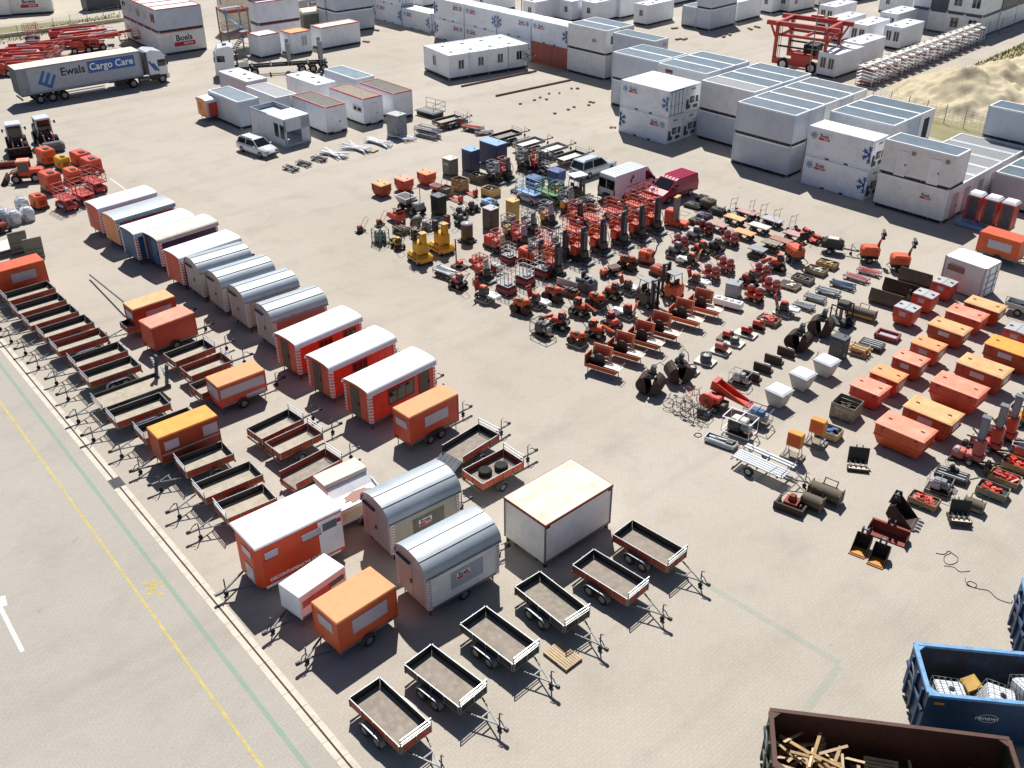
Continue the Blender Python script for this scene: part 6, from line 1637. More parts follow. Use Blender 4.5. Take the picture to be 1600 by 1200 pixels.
def trencher(c='red orange', arm=True, e='engine'):
 r = thing('walk_behind_machine', 'machine')
 with part(r, 'chassis') as m: m.b2(-.5, -.3, .2, .55, .3, .34, 'dark steel'); m.cbox((.1, 0, .48), (.7, .5, .3), c, .07)
 with part(r, 'engine') as m: m.cbox((-.15, .02, .7), (.42, .42, .34), e, .06); m.cyl((-.15, -.26, .7), (-.15, .26, .7), .14, 'dark steel', 10); m.box((-.1, 0, .9), (.3, .26, .1), c)
 with part(r, 'handle') as m: m.tube([(-.4, -.24, .5), (-.85, -.26, 1.1), (-.9, 0, 1.15), (-.85, .26, 1.1), (-.4, .24, .5)], .022, 'dark steel')
 if arm:
  with part(r, 'boom') as m: m.box((.75, 0, .5), (.8, .14, .16), c, ry=24); m.cyl((1.05, -.14, .3), (1.05, .14, .3), .16, 'dark steel', 12)
 for x in (-.32, .34):
  for y in (-1, 1): wheel(r, x, y*.36, .2, .2, .14, n=12)
 return r
def floor_saw(c='red orange', plate='white paint'):
 r = thing('floor_saw', 'saw')
 with part(r, 'chassis') as m: m.b2(-.45, -.25, .18, .5, .25, .26, 'dark steel'); m.prism([(.3, .1), (.85, .1), (.85, .3), (.6, .42), (.3, .36)], .26, .32, plate); m.cbox((.45, .12, .3), (.75, .5, .1), plate, .03)
 with part(r, 'engine') as m: m.cbox((-.02, 0, .46), (.45, .4, .36), 'engine', .05); m.cbox((-.05, 0, .68), (.34, .3, .12), c, .04)
 with part(r, 'handle') as m: m.bars([((-.4, -.18, .3), (-.62, -.18, 1.0)), ((-.4, .18, .3), (-.62, .18, 1.0)), ((-.62, -.22, 1.0), (-.62, .22, 1.0))], .025, c); m.box((-.5, 0, .6), (.05, .34, .5), c, ry=-16)
 for x in (-.3, .35):
  for y in (-1, 1): wheel(r, x, y*.28, .13, .13, .06, n=10)
 return r
def brick_saw(c='ply red', lid='red orange', tray='white board'):
 """Masonry saw: long trough on legs, raised square guard with a pale border, cutting table sliding out in front."""
 r = thing('masonry_saw', 'saw')
 with part(r, 'trough') as m:
  m.b2(-1.05, -.42, .42, 1.0, .42, .46, 'dark steel'); m.b2(-1.0, -.38, .47, .15, .38, .6, 'black ply')
  for y in (-1, 1): m.box((0, y*.42, .56), (2.05, .04, .26), c)
  for x in (-1.05, 1.0): m.box((x, 0, .56), (.04, .84, .26), c)
  m.box((-1.05, .0, .85), (.06, .84, .75), c)
 with part(r, 'guard_lid') as m:
  m.box((-.35, .5, 1.18), (1.3, .05, .85), 'faded orange', rx=-14); m.box((-.35, .47, 1.2), (1.1, .05, .66), 'red orange lid', rx=-14); m.box((-.35, .455, 1.2), (1.0, .05, .56), lid, rx=-14)
  m.box((-.35, .6, 1.6), (1.3, .1, .04), 'red orange lid', rx=-14)
 with part(r, 'blade_guard') as m: m.cyl((-.3, -.04, .95), (-.3, .06, .95), .36, 'dark steel', 16); m.box((-.65, .1, .85), (.45, .36, .3), 'black ply'); m.tube([(-.1, .15, 1.05), (.2, .2, 1.15), (.25, .3, .9)], .03, 'window panel')
 with part(r, 'cutting_table') as m: m.box((.55, -.02, .72), (.72, .62, .04), tray); m.box((1.05, -.02, .7), (.34, .6, .03), tray); m.box((.4, 0, .76), (.5, .07, .05), 'grey paint')
 with part(r, 'handle') as m: m.tube([(1.0, .4, .6), (1.25, .4, .95), (1.25, -.3, .95)], .022, 'galvanised')
 for x in (-.85, .85):
  for y in (-.36, .36):
   with part(r, 'leg') as m: m.cyl((x, y, 0), (x, y, .44), .03, 'galvanised', 6)
 return r
def grab_bucket():
 r = thing('clamshell_grab', 'grab bucket')
 for s in (-1, 1):
  with part(r, 'shell') as m:
   pr = []
   for k in range(9): a = R(-90 + k*20); pr.append((s*(.04+.62*math.cos(a)), .52+.5*math.sin(a)))
   o = pr; i = [(x*.93, .52+(z-.52)*.93) for x, z in pr]
   n = len(o); vs = [(p[0], -.42, p[1]) for p in o] + [(p[0], .42, p[1]) for p in o] + [(p[0], -.42, p[1]) for p in i] + [(p[0], .42, p[1]) for p in i]; fs = []
   for k in range(n-1): fs += [(k, k+1, n+k+1, n+k), (2*n+k, 3*n+k, 3*n+k+1, 2*n+k+1), (k, 2*n+k, 2*n+k+1, k+1), (n+k, n+k+1, 3*n+k+1, 3*n+k)]
   m.add(vs, fs, 'rusty steel')
   for y in (-.42, .42): m.sheet([(p[0], y, p[1]) for p in (o if s > 0 else o[::-1])], .03, 'rusty steel')
 with part(r, 'hanger') as m: m.box((0, 0, 1.0), (.3, .6, .24), 'dark steel'); m.cyl((0, -.2, 1.1), (0, .2, 1.1), .16, 'dark steel', 10); m.cyl((0, 0, 1.1), (.1, 0, 1.5), .14, 'dark grey', 10)
 with part(r, 'cylinder') as m:
  for s in (-1, 1): m.bars([((s*.1, .2, 1.0), (s*.5, .2, .7)), ((s*.1, -.2, 1.0), (s*.5, -.2, .7))], .06, 'galvanised')
 with part(r, 'hose') as m: m.tube([(0, .1, 1.4), (.3, .3, 1.6), (.6, .5, 1.2), (.75, .7, .6)], .02, 'dark steel')
 return r
def forklift(c='dark grey', body='red orange', mast_h=2.1):
 r = thing('forklift', 'forklift')
 with part(r, 'body') as m: m.cbox((-.3, 0, .65), (1.1, .9, .8), body, .12); m.cbox((-.75, 0, .9), (.4, .9, .6), body, .1)
 with part(r, 'mast') as m:
  for y in (-.3, .3): m.box((.45, y, .1+mast_h/2), (.16, .12, mast_h), c); m.box((.55, y*.75, mast_h/2), (.1, .08, mast_h-.3), 'dark steel')
  for z in (.5, 1.2, mast_h): m.box((.45, 0, z), (.12, .6, .1), c)
  m.cyl((.42, 0, .3), (.42, 0, mast_h-.2), .05, 'galvanised', 6)
 with part(r, 'forks') as m:
  for y in (-.22, .22): m.box((1.05, y, .08), (1.0, .1, .05), 'dark steel'); m.box((.6, y, .35), (.05, .1, .55), 'dark steel')
 with part(r, 'overhead_guard') as m: m.bars([((-.7, -.4, 1.0), (-.6, -.38, 1.9)), ((-.7, .4, 1.0), (-.6, .38, 1.9)), ((.3, -.38, 1.0), (.1, -.36, 1.9)), ((.3, .38, 1.0), (.1, .36, 1.9))], .03, 'dark steel'); m.box((-.25, 0, 1.92), (.85, .8, .05), 'grey paint')
 with part(r, 'seat') as m: m.cbox((-.35, 0, 1.1), (.4, .45, .12), 'dark steel', .03); m.box((-.55, 0, 1.3), (.1, .42, .4), 'dark steel')
 for x in (-.65, .3):
  for y in (-1, 1): wheel(r, x, y*.42, .24, .24, .16, n=12)
 return r
def trolley(top='pinkish red', L=1.55, W=.78):
 r = thing('platform_trolley', 'trolley')
 with part(r, 'platform') as m: m.cbox((0, 0, .52), (L, W, .06), top, .02); m.b2(-L/2+.1, -W/2+.08, .42, L/2-.1, W/2-.08, .49, 'rusty steel')
 for x in (-.48, .48):
  for y in (-1, 1): wheel(r, x, y*.27, .2, .2, .1, n=12)
 with part(r, 'turntable') as m:
  for x in (-.48, .48): m.box((x, 0, .32), (.2, .5, .2), 'dark steel')
 with part(r, 'handle') as m: m.tube([(-L/2+.15, 0, .3), (-L/2-.25, 0, .25), (-L/2-.3, 0, .9), (-L/2-.3, .14, .95), (-L/2-.3, -.14, .95)], .016, 'pinkish red')
 return r
def lift_table(top='grey paint'):
 r = thing('lift_table', 'lift table')
 with part(r, 'table_top') as m: m.cbox((0, 0, .72), (1.35, .85, .06), top, .02)
 with part(r, 'scissors') as m:
  for y in (-.25, .25): m.bars([((-.5, y, .3), (.5, y, .68)), ((.5, y, .3), (-.5, y, .68))], .04, 'dark steel')
 with part(r, 'base') as m: m.frus((0, 0, .1), (1.3, .8), (1.2, .75), .2, 'olive steel')
 for x in (-.5, .5):
  for y in (-1, 1):
   with part(r, 'castor') as m: m.cyl((x, y*.33-.03, .08), (x, y*.33+.03, .08), .08, 'rubber', 10)
 return r
def hand_truck(w_=.5, h=1.3):
 r = thing('hand_truck', 'hand truck')
 with part(r, 'frame') as m:
  for y in (-w_/2, w_/2): m.tube([(.1, y, .06), (0, y, .25), (-.12, y, h), (-.32, y, h+.12)], .018, 'dark grey')
  for z in (.35, .8, h-.05): m.cyl((-.02-z*.08, -w_/2, z), (-.02-z*.08, w_/2, z), .014, 'dark grey', 5)
 with part(r, 'toe_plate') as m: m.box((.2, 0, .04), (.3, w_+.1, .02), 'galvanised')
 for y in (-1, 1): wheel(r, -.08, y*(w_/2+.12), .19, .19, .09, n=14)
 return r
def light_tower(c='orange paint', mast=1.3, big=False):
 r = thing('light_tower', 'light tower')
 with part(r, 'housing') as m: m.cbox((0, 0, .95), (1.35, 1.0, .62), c, .14); m.b2(-.62, -.45, .35, .62, .45, .66, 'dark steel')
 with part(r, 'mast') as m:
  m.box((.55, 0, 1.0), (.16, .2, 1.0), 'dark grey'); m.cyl((.5, 0, 1.2), (.62, 0, 1.3+mast*.5), .09, c, 8); m.cyl((.56, 0, 1.2+mast*.4), (.7, 0, 1.2+mast), .055, 'dark grey', 8)
 with part(r, 'lamp_head') as m:
  for y in (-.17, .17):
   for z in (0, .28): m.box((.72+z*.2, y, 1.25+mast+z), (.2, .34, .3), 'dark steel', ry=-20)
 with part(r, 'outrigger') as m: m.bars([((-.5, -.45, .4), (-.7, -.8, .03)), ((.5, -.45, .4), (.7, -.8, .03)), ((-.5, .45, .4), (-.7, .8, .03)), ((.5, .45, .4), (.7, .8, .03))], .035, 'galvanised')
 for y in (-1, 1): wheel(r, 0, y*.5, .26, .26, .16, n=12)
 return r
def twin_compressor(c='pinkish red'):
 r = thing('twin_tank_compressor', 'compressor')
 with part(r, 'tanks') as m:
  for y in (-.18, .18): m.cyl((-.45, y, .32), (.45, y, .32), .15, c, 12); m.ball((.45, y, .32), .15, c, 10, 6, (.5, 1, 1)); m.ball((-.45, y, .32), .15, c, 10, 6, (.5, 1, 1))
 with part(r, 'motor') as m:
  for x in (-.26, .28): m.ball((x, 0, .66), .24, c, 10, 6, (1, 1, .9)); m.ball((x+.04, -.02, .8), .14, 'window panel', 8, 5); m.box((x, .2, .6), (.2, .14, .24), 'engine')
 with part(r, 'handle') as m: m.tube([(-.45, -.2, .4), (-.75, -.2, .7), (-.75, .2, .7), (-.45, .2, .4)], .02, 'red paint')
 for y in (-1, 1): wheel(r, .3, y*.36, .15, .15, .08, n=10)
 return r
def profile_bundle(c='aluminium', L=1.9, n=5, seed=1, c2='galvanised', mess=5):
 """Bundle of long profiles lying nearly parallel on bearers."""
 r = thing('profile_bundle', 'bundle'); rr = random.Random(seed)
 with part(r, 'profiles') as m:
  for k in range(n):
   y = -.3+.6*k/max(n-1, 1); l_ = L*rr.uniform(.75, 1)
   m.box((rr.uniform(-.12, .12), y, .2+rr.uniform(0, .08)), (l_, .09, .09), c if k % 2 else c2, rz=rr.uniform(-mess, mess), ry=rr.uniform(-mess, mess)*.3); m.box((rr.uniform(-.1, .1)*mess/3, y, .28), (l_*.9, .025, .05), c, rz=rr.uniform(-mess, mess))
 with part(r, 'end_frame') as m:
  for x in (-L*.42, L*.42): m.tube([(x, -.36, .04), (x, -.36, .36), (x, .36, .36), (x, .36, .04)], .022, c2)
 with part(r, 'bearer') as m:
  for x in (-L*.3, L*.3): m.box((x, 0, .07), (.1, .8, .14), 'grey wood')
 return r
def snow_blade(c='olive steel', L=2.3, H=.75):
 r = thing('plough_blade', 'blade')
 with part(r, 'mouldboard') as m:
  o = [(.05, 0), (-.12, .12), (-.2, .32), (-.16, .52), (-.02, H)]; i = [(x+.05, z) for x, z in o]
  n = len(o); vs = [(-L/2, *p) for p in o] + [(L/2, *p) for p in o] + [(-L/2, *p) for p in i] + [(L/2, *p) for p in i]; fs = []
  for k in range(n-1): fs += [(k, n+k, n+k+1, k+1), (2*n+k, 2*n+k+1, 3*n+k+1, 3*n+k)]
  fs += [(0, 2*n, 3*n, n), (n-1, 2*n-1, 4*n-1, 3*n-1)]
  m.add(vs, fs, c)
  for x in (-L/2, L/2): m.sheet([(x, *p) for p in o] + [(x, .45, .02)], .03, c)
 with part(r, 'back_frame') as m: m.box((0, .3, .25), (.9, .3, .3), 'dark steel'); m.bars([((-L*.35, .05, .5), (0, .4, .25)), ((L*.35, .05, .5), (0, .4, .25))], .05, 'dark steel')
 with part(r, 'cutting_edge') as m: m.box((0, .03, .05), (L, .04, .1), 'rusty steel')
 return r
def brush_roll(c='wood', L=2.0):
 r = thing('sweeper_brush', 'brush')
 with part(r, 'brush') as m: m.cyl((-L/2, 0, .35), (L/2, 0, .35), .33, 'tan sheet' if c == 'wood' else c, 16)
 with part(r, 'hood') as m:
  pr = [(.36*math.cos(R(a)), .36+.36*math.sin(R(a))) for a in range(20, 181, 20)]
  n = len(pr); vs = [(-L/2, *p) for p in pr] + [(L/2, *p) for p in pr]; m.add(vs, [(k, k+1, n+k+1, n+k) for k in range(n-1)], 'olive steel', True)
  for x in (-L/2, L/2): m.box((x, 0, .38), (.05, .7, .6), 'olive steel')
 with part(r, 'coupling_frame') as m: m.tube([(-.3, .35, .4), (-.3, .6, .75), (.3, .6, .75), (.3, .35, .4)], .035, 'dark steel'); m.box((0, .42, .4), (.8, .12, .2), 'dark steel')
 return r
def drill_rig(c='pinkish red', h=2.0):
 r = thing('drilling_rig', 'drill rig')
 with part(r, 'mast') as m: m.box((0, 0, .6+h/2), (.26, .22, h), 'grey paint'); m.box((0, 0, .6+h), (.34, .3, .08), 'galvanised'); m.box((.15, 0, .7+h/2), (.05, .12, h-.3), 'galvanised')
 with part(r, 'carriage') as m: m.cbox((.05, 0, .9), (.42, .44, .7), c, .06); m.cyl((.2, -.1, .6), (.2, -.1, 1.3), .08, 'red orange', 10); m.cyl((.2, .12, .6), (.2, .12, 1.2), .08, 'window panel', 10)
 for sg in (((-.1, -.2, 1.3), (-.45, -.5, 1.5)), ((-.1, .2, 1.2), (-.5, .5, 1.3)), ((-.1, .2, .8), (-.6, .4, .6))):
  with part(r, 'control_arm') as m: m.bars([sg], .035, 'dark steel')
 with part(r, 'hose_reel') as m: m.cyl((-.6, .3, .55), (-.6, .5, .55), .14, 'dark steel', 12)
 with part(r, 'base') as m: m.cbox((0, 0, .4), (.7, .55, .22), c, .05); m.bars([((-.9, -.5, .06), (.9, .45, .1)), ((-.9, .45, .06), (.9, -.5, .1)), ((-.9, -.5, .06), (-.9, .45, .06)), ((-.3, 0, .4), (-.85, 0, .1))], .05, 'dark steel')
 with part(r, 'power_pack') as m: m.cbox((-.65, -.05, .32), (.5, .45, .35), c, .05); m.cyl((-.72, -.3, .5), (-.72, -.05, .5), .11, 'window panel', 10)
 for y in (-1, 1): wheel(r, -.1, y*.36, .17, .17, .1, n=12)
 return r
def digging_bucket(c='rusty steel', w_=.75, lip=None, teeth=True):
 r = thing('excavator_bucket', 'bucket')
 with part(r, 'shell') as m:
  o = [(.5, .02), (.1, .0), (-.25, .08), (-.42, .3), (-.38, .58), (-.2, .72)]; i = [(x+.03, z+.04) for x, z in o]
  n = len(o); vs = [(p[0], -w_/2, p[1]) for p in o] + [(p[0], w_/2, p[1]) for p in o] + [(p[0], -w_/2, p[1]) for p in i] + [(p[0], w_/2, p[1]) for p in i]; fs = []
  for k in range(n-1): fs += [(k, k+1, n+k+1, n+k), (2*n+k, 3*n+k, 3*n+k+1, 2*n+k+1)]
  m.add(vs, fs, c)
  for y in (-w_/2, w_/2): m.sheet([(p[0], y, p[1]) for p in o], .03, c)
 with part(r, 'lip') as m:
  m.box((.48, 0, .03), (.16, w_+.06, .05), lip or 'olive steel')
  if lip: m.box((.22, 0, .06), (.5, w_-.08, .02), lip)
  elif teeth:
   for k in range(4): m.box((.6, -w_/2+.08+k*(w_-.16)/3, .04), (.16, .07, .05), 'grey paint')
 with part(r, 'ears') as m:
  for y in (-.12, .12): m.prism([(-.45, .6), (-.1, .7), (-.15, 1.0), (-.35, 1.0)], y-.025, y+.025, 'dark steel')
  m.cyl((-.25, -.16, .92), (-.25, .16, .92), .05, 'galvanised', 8)
 return r
def boxgen(L=1.4, W=.9, H=1.0, c='orange paint', base='dark steel'):
 r = thing('canopy_generator', 'generator')
 with part(r, 'canopy') as m: m.cbox((0, 0, .25+(H-.25)/2), (L, W, H-.25), c, .1); m.box((0, 0, H+.01), (L*.5, W*.06, .03), c)
 with part(r, 'base') as m: m.b2(-L/2-.04, -W/2-.02, .04, L/2+.04, W/2+.02, .26, base)
 with part(r, 'exhaust') as m: m.box((L*.2, 0, H+.04), (L*.3, W*.35, .07), 'dark steel')
 with part(r, 'louvre') as m:
  for k in range(5): m.box((L*.28, -W/2-.01, .45+k*.08), (L*.25, .02, .03), 'dark steel')
  for k in range(5): m.box((L/2+.01, 0, .45+k*.08), (.02, W*.5, .03), 'dark steel')
 return r
def scissor_lift(c='red orange', L=2.2, W=1.1, h=1.0, white=False):
 r = thing('scissor_lift', 'lift')
 with part(r, 'chassis') as m: m.cbox((0, 0, .42), (L, W*.9, .34), c if not white else 'window panel', .06); m.box((0, -W*.46, .42), (L*.5, .04, .22), 'window panel')
 with part(r, 'scissor_arms') as m:
  for y in (-.3, .3): m.bars([((-L*.42, y, .6), (L*.42, y, h)), ((L*.42, y, .6), (-L*.42, y, h))], .045, 'window panel')
 with part(r, 'platform') as m: m.b2(-L/2, -W/2, h, L/2, W/2, h+.07, c)
 with part(r, 'railing') as m:
  for z in (h+.3, h+.65, h+1.0): m.tube([(-L/2, -W/2, z), (L/2, -W/2, z), (L/2, W/2, z), (-L/2, W/2, z)], .026, c, 4, True)
  for k in range(4):
   for y in (-1, 1): m.cyl((-L/2+L*k/3, y*W/2, h), (-L/2+L*k/3, y*W/2, h+1.0), .026, c, 4)
 with part(r, 'control_panel') as m: m.cbox((L*.4, 0, h+.85), (.2, .3, .25), 'window panel', .03)
 for x in (-L*.34, L*.34):
  for y in (-1, 1): wheel(r, x, y*W*.45, .24, .24, .16, n=12)
 return r
def loader(c='dark grey', cabc='cabin grey', bucket=True, sweep=False, s=1.0, arm='pinkish red'):
 r = thing('wheel_loader', 'loader')
 with part(r, 'body') as m: m.cbox((-1.3, 0, 1.15), (1.9, 1.4, .9), c, .16); m.b2(-1.2, -.5, .5, 1.3, .5, .8, 'dark steel')
 with part(r, 'cab') as m:
  m.b2(-.75, -.68, .9, .55, .68, 1.4, c)
  for x in (-.72, .52):
   for y in (-.64, .64): m.box((x, y, 2.0), (.1, .1, 1.3), cabc if c != 'red orange' else c)
 with part(r, 'cab_glass') as m: m.b2(-.7, -.62, 1.4, .5, .62, 2.55, 'glass')
 with part(r, 'cab_roof') as m: m.cbox((-.1, 0, 2.66), (1.5, 1.4, .16), cabc if c != 'red orange' else 'red orange lid', .06)
 with part(r, 'lift_arm') as m:
  for y in (-.42, .42): m.bars([((.55, y, 1.55), (1.5, y, 1.3)), ((1.5, y, 1.3), (2.1, y, .6))], .09, arm if c != 'red orange' else c)
  m.bars([((.6, 0, 1.2), (1.8, 0, 1.0))], .07, 'galvanised')
 with part(r, 'bucket') as m:
  if bucket:
   pr = [(2.0, .15), (2.85, .1), (2.8, .16), (2.2, .25), (2.08, .6), (2.3, .95), (2.2, 1.0), (1.95, .6)]; m.prism(pr, -1.0, 1.0, 'rusty steel')
   for y in (-1, 1): m.sheet([(2.0, y, .15), (2.85, y, .1), (2.25, y, 1.0), (1.97, y, .6)], .04, 'rusty steel')
 if sweep:
  with part(r, 'sweeper_attachment') as m: m.cbox((2.6, 0, .55), (1.0, 2.1, .75), 'dark grey', .2); m.cyl((2.6, -1.08, .55), (2.6, -1.12, .55), .36, 'white board', 18); m.cyl((2.6, -1.1, .55), (2.6, -1.15, .55), .2, 'pinkish red', 14)
 with part(r, 'mirror') as m:
  for y in (-1, 1): m.bars([((.5, y*.66, 2.3), (.7, y*.98, 2.35))], .02, 'dark steel'); m.box((.7, y*1.0, 2.3), (.06, .16, .3), 'dark steel')
 for x in (-1.25, 1.0):
  for y in (-1, 1): wheel(r, x, y*.72, .58, .58, .42)
 if s != 1: r.scale = (s, s, s)
 return r
def big_bag():
 r = thing('big_bag', 'bag'); rr = random.Random(4)
 with part(r, 'sack') as m:
  rs = []
  for z, k in ((0, .42), (.15, .5), (.5, .53), (.85, .5), (1.05, .4), (1.15, .22)):
   rs.append([(k*(abs(math.cos(a))**.55)*(1 if math.cos(a) > 0 else -1)*(1+rr.uniform(-.05, .05)), k*(abs(math.sin(a))**.55)*(1 if math.sin(a) > 0 else -1)*(1+rr.uniform(-.05, .05)), z+rr.uniform(-.03, .03)) for a in [2*math.pi*i/16 for i in range(16)]])
  m.rings(rs, 'bigbag', smooth=True)
 with part(r, 'lifting_loop') as m:
  for x in (-.32, .32): m.tube([(x, -.32, .95), (x*.7, -.2, 1.25), (x*.7, .2, 1.25), (x, .32, .95)], .025, 'bigbag')
 with part(r, 'dark_side') as m: m.box((.36, -.2, .45), (.3, .5, .5), 'grey paint', rz=10)
 return r
def boom_lift(L=6.5):
 r = thing('boom_lift', 'lift')
 with part(r, 'chassis') as m: m.cbox((0, 0, .6), (2.4, 1.6, .5), 'red paint', .1); m.cbox((-.4, 0, 1.2), (1.8, 1.4, .7), 'red paint', .12)
 with part(r, 'boom') as m: m.bars([((-.9, 0, 1.7), (L-1.6, 0, 1.95))], .2, 'red paint'); m.bars([((-.9, .35, 1.35), (L*.55, .35, 1.5))], .15, 'red paint'); m.box((L*.35, 0, 2.2), (1.6, .16, .16), 'window panel')
 with part(r, 'basket') as m:
  m.b2(L-1.6, -.9, .9, L-.8, .9, .96, 'dark steel')
  for z in (1.3, 1.65, 2.0): m.tube([(L-1.6, -.9, z), (L-.8, -.9, z), (L-.8, .9, z), (L-1.6, .9, z)], .03, 'pinkish red', 4, True)
  for x in (L-1.6, L-.8):
   for y in (-.9, 0, .9): m.cyl((x, y, .9), (x, y, 2.0), .03, 'pinkish red', 4)
 for x in (-.85, .85):
  for y in (-1, 1): wheel(r, x, y*.8, .42, .42, .3, rim='window panel')
 return r
def portable_toilet():
 r = thing('portable_toilet', 'toilet')
 with part(r, 'walls') as m: m.b2(-.52, -.52, .12, .52, .52, 2.1, 'red paint')
 with part(r, 'door') as m: m.box((.04, -.53, 1.08), (.72, .04, 1.8), 'dark grey')
 with part(m.ob, 'handle') as q: q.box((.34, -.56, 1.05), (.05, .05, .16), 'galvanised')
 with part(r, 'roof') as m: m.rings([[(-.56, -.56, 2.1), (.56, -.56, 2.1), (.56, .56, 2.1), (-.56, .56, 2.1)], [(-.56, -.56, 2.18), (.56, -.56, 2.18), (.56, .56, 2.18), (-.56, .56, 2.18)], [(-.44, -.4, 2.34), (.44, -.4, 2.34), (.44, .4, 2.34), (-.44, .4, 2.34)]], 'white roof')
 with part(r, 'base') as m: m.b2(-.55, -.55, 0, .55, .55, .13, 'grey paint')
 return r
# ------------------------------------------------------------------ where everything stands
def P_(fn, px, py, yaw, lab, grp=None, z=0.0, s=None, **kw):
 o = put(get(fn, **kw), px, py, yaw, lab, grp, z=z)
 if s: o.scale = (s, s, s)
 return o
def on_board(fn, px, py, yaw, lab, short, grp=None, pm='white board', pk=None, s=None, pyaw=None, dx=0.0, **kw):
 """A machine standing on its own flat pallet; the pallet is a thing of its own."""
 p = get(board_pallet, *(pk or (1.2, .9)), pm) if pm != 'slats' else get(pallet, 1.2, .85, 'grey wood')
 put(p, px, py, yaw if pyaw is None else pyaw, 'pallet under the ' + short, 'pallets under the hire machines')
 o = put(get(fn, **kw), px, py, yaw, lab, grp, z=.15)
 if dx: o.location = Vector(o.location) + Vector((math.cos(R(yaw)), math.sin(R(yaw)), 0))*dx
 s = (s or 1.0)*1.18; o.scale = (s, s, s)
 return o
# --- bins in the right-hand rows
GB1 = 'orange lidded bins at the right of the yard'
BIG = dict(L=2.75, W=1.6, H=1.4)
def bin_at(px, py, lab, body, lid, L=2.75, W=1.6, H=1.4, panel='window panel', yaw=-45, **k):
 return put(get(lidded_bin, L=L, W=W, H=H, body=body, lid=lid, panel=panel, **k), px, py, yaw, lab, GB1, zpx=H, corner=(L/2, -W/2))
bin_at(1444, 692, 'large red-orange bin with pinkish lid, nearest to the camera', 'orange paint', 'red orange lid', panel=None)
bin_at(1487, 665, 'large bin with a tan lid next to the nearest red-orange one', 'ply red', 'tan orange lid')
bin_at(1528, 623, 'large bright red bin with a pinkish lid, third in the near row', 'red orange', 'red orange lid', panel=None)
bin_at(1567, 592, 'large dark orange bin with a yellowish tan lid, fourth in the near row', 'ply red', 'tan orange lid')
bin_at(1610, 561, 'large orange bin with amber lid cut by the right edge', 'ply red', 'amber board')
bin_at(1374, 619, 'bright red small bin with pink lid beside the open wooden bin', 'bright red', 'red orange lid', 1.8, 1.45, 1.2, None)
bin_at(1403, 598, 'small bin with orange lid behind the bright red one', 'red orange', 'faded orange', 1.75, 1.3, 1.25)
bin_at(1438, 573, 'small rusty-orange bin, third in the column of small bins', 'ply red', 'red orange lid', 1.75, 1.3, 1.25)
bin_at(1466, 550, 'small bin with pale orange lid, fourth in the column of small bins', 'red orange', 'faded orange', 1.75, 1.3, 1.25)
bin_at(1505, 525, 'long orange-brown bin with weathered lid, behind the small bins', 'ply red', 'tan orange lid', 2.3, 1.45, 1.2)
bin_at(1532, 503, 'long red bin with pink lid and black latch', 'red orange', 'red orange lid', 2.3, 1.45, 1.2, None)
bin_at(1561, 489, 'long bin with tan lid beside the white storage container', 'ply red', 'tan orange lid', 2.3, 1.4, 1.2)
for px, py, lab in ((1428, 489, 'square red bin with grey split lid, nearest the red tray'), (1457, 468, 'square red bin with grey split lid, middle of three'), (1487, 449, 'square red bin with grey split lid, by the white storage container')):
 bin_at(px, py, lab, 'red orange', 'grey plastic', 1.4, 1.15, 1.25, split=True, taper=.9)
bin_at(1606, 525, 'red bin with grey lid cut by the right edge', 'bright red', 'grey plastic', 1.5, 1.2, 1.2, split=True, taper=.9)
for px, py, lab, lid in ((597, 305, 'small brown-orange tank bin, left of the three at the upper left corner', 'tan orange lid'), (632, 297, 'small pinkish tank bin, middle of the three at the upper left corner', 'red orange lid'), (667, 287, 'small orange tank bin, right of the three at the upper left corner', 'faded orange')):
 P_(lidded_bin, px, py, -45, lab, 'orange tank bins at the upper left of the machine field', L=1.35, W=1.15, H=1.1, body='ply red' if lid == 'tan orange lid' else 'red orange', lid=lid, panel=None)
GT2 = 'white plastic skips in a short row'
for px, py, lab, ld in ((1214, 633, 'grey plastic skip with flat lid, nearest of the three', 'white cool'), (1251, 607, 'grey plastic skip with a lumpy white lid, middle of three', 'white roof'), (1288, 586, 'grey plastic skip with flat lid beside the dark cabinet', 'white cool')):
 P_(tub, px, py, -47, lab, GT2, lid=ld, L=1.25, W=1.2, H=1.1)
# --- cabinets, boxes
P_(cabinet, 1308, 557, -45, 'tall dark grey cabinet behind the grey plastic skips', L=.95, W=.75, H=1.4, body='dark grey', top='dark grey')
P_(cabinet, 1145, 462, -30, 'grey steel cabinet in the middle of the compressors', L=.95, W=.9, H=1.0, body='grey paint', top='grey paint', door=False)
P_(cabinet, 704, 272, -45, 'dark green-grey cabinet with pale top beside the tank bins', L=1.1, W=1.0, H=1.5, body='olive grey', top='white board', stripe='grey plastic')
P_(cabinet, 736, 266, -45, 'navy blue cabinet with light blue top', L=1.3, W=1.1, H=2.0, body='wagon navy', top='light blue', stripe=None, door=False)
P_(cabinet, 771, 256, -45, 'long navy blue container box with light blue top', L=2.3, W=1.4, H=2.1, body='wagon navy', top='light blue', door=False)
P_(cabinet, 767, 356, -45, 'dark grey cabinet with pale top and blue side amid the lifts', L=1.0, W=.95, H=1.7, body='olive steel', top='window panel', stripe='dark grey')
P_(cabinet, 801, 345, -45, 'tall tan cardboard-coloured box with yellowish top', L=.85, W=.8, H=1.75, body='tan sheet', top='tan sheet', door=False)
P_(cabinet, 621, 212, -40, 'grey steel cabinet at the red-rimmed cabins', L=1.6, W=1.3, H=2.2, body='grey paint', top='grey plastic')
P_(cabinet, 686, 334, -45, 'black machine cabinet behind the grey dumper', L=1.0, W=.9, H=1.6, body='black ply', top='dark grey', door=False)
P_(cabinet, 699, 352, -45, 'small brown steel post box near the yellow lifts', L=.4, W=.4, H=.8, body='ply brown red', top='rusty steel', door=False)
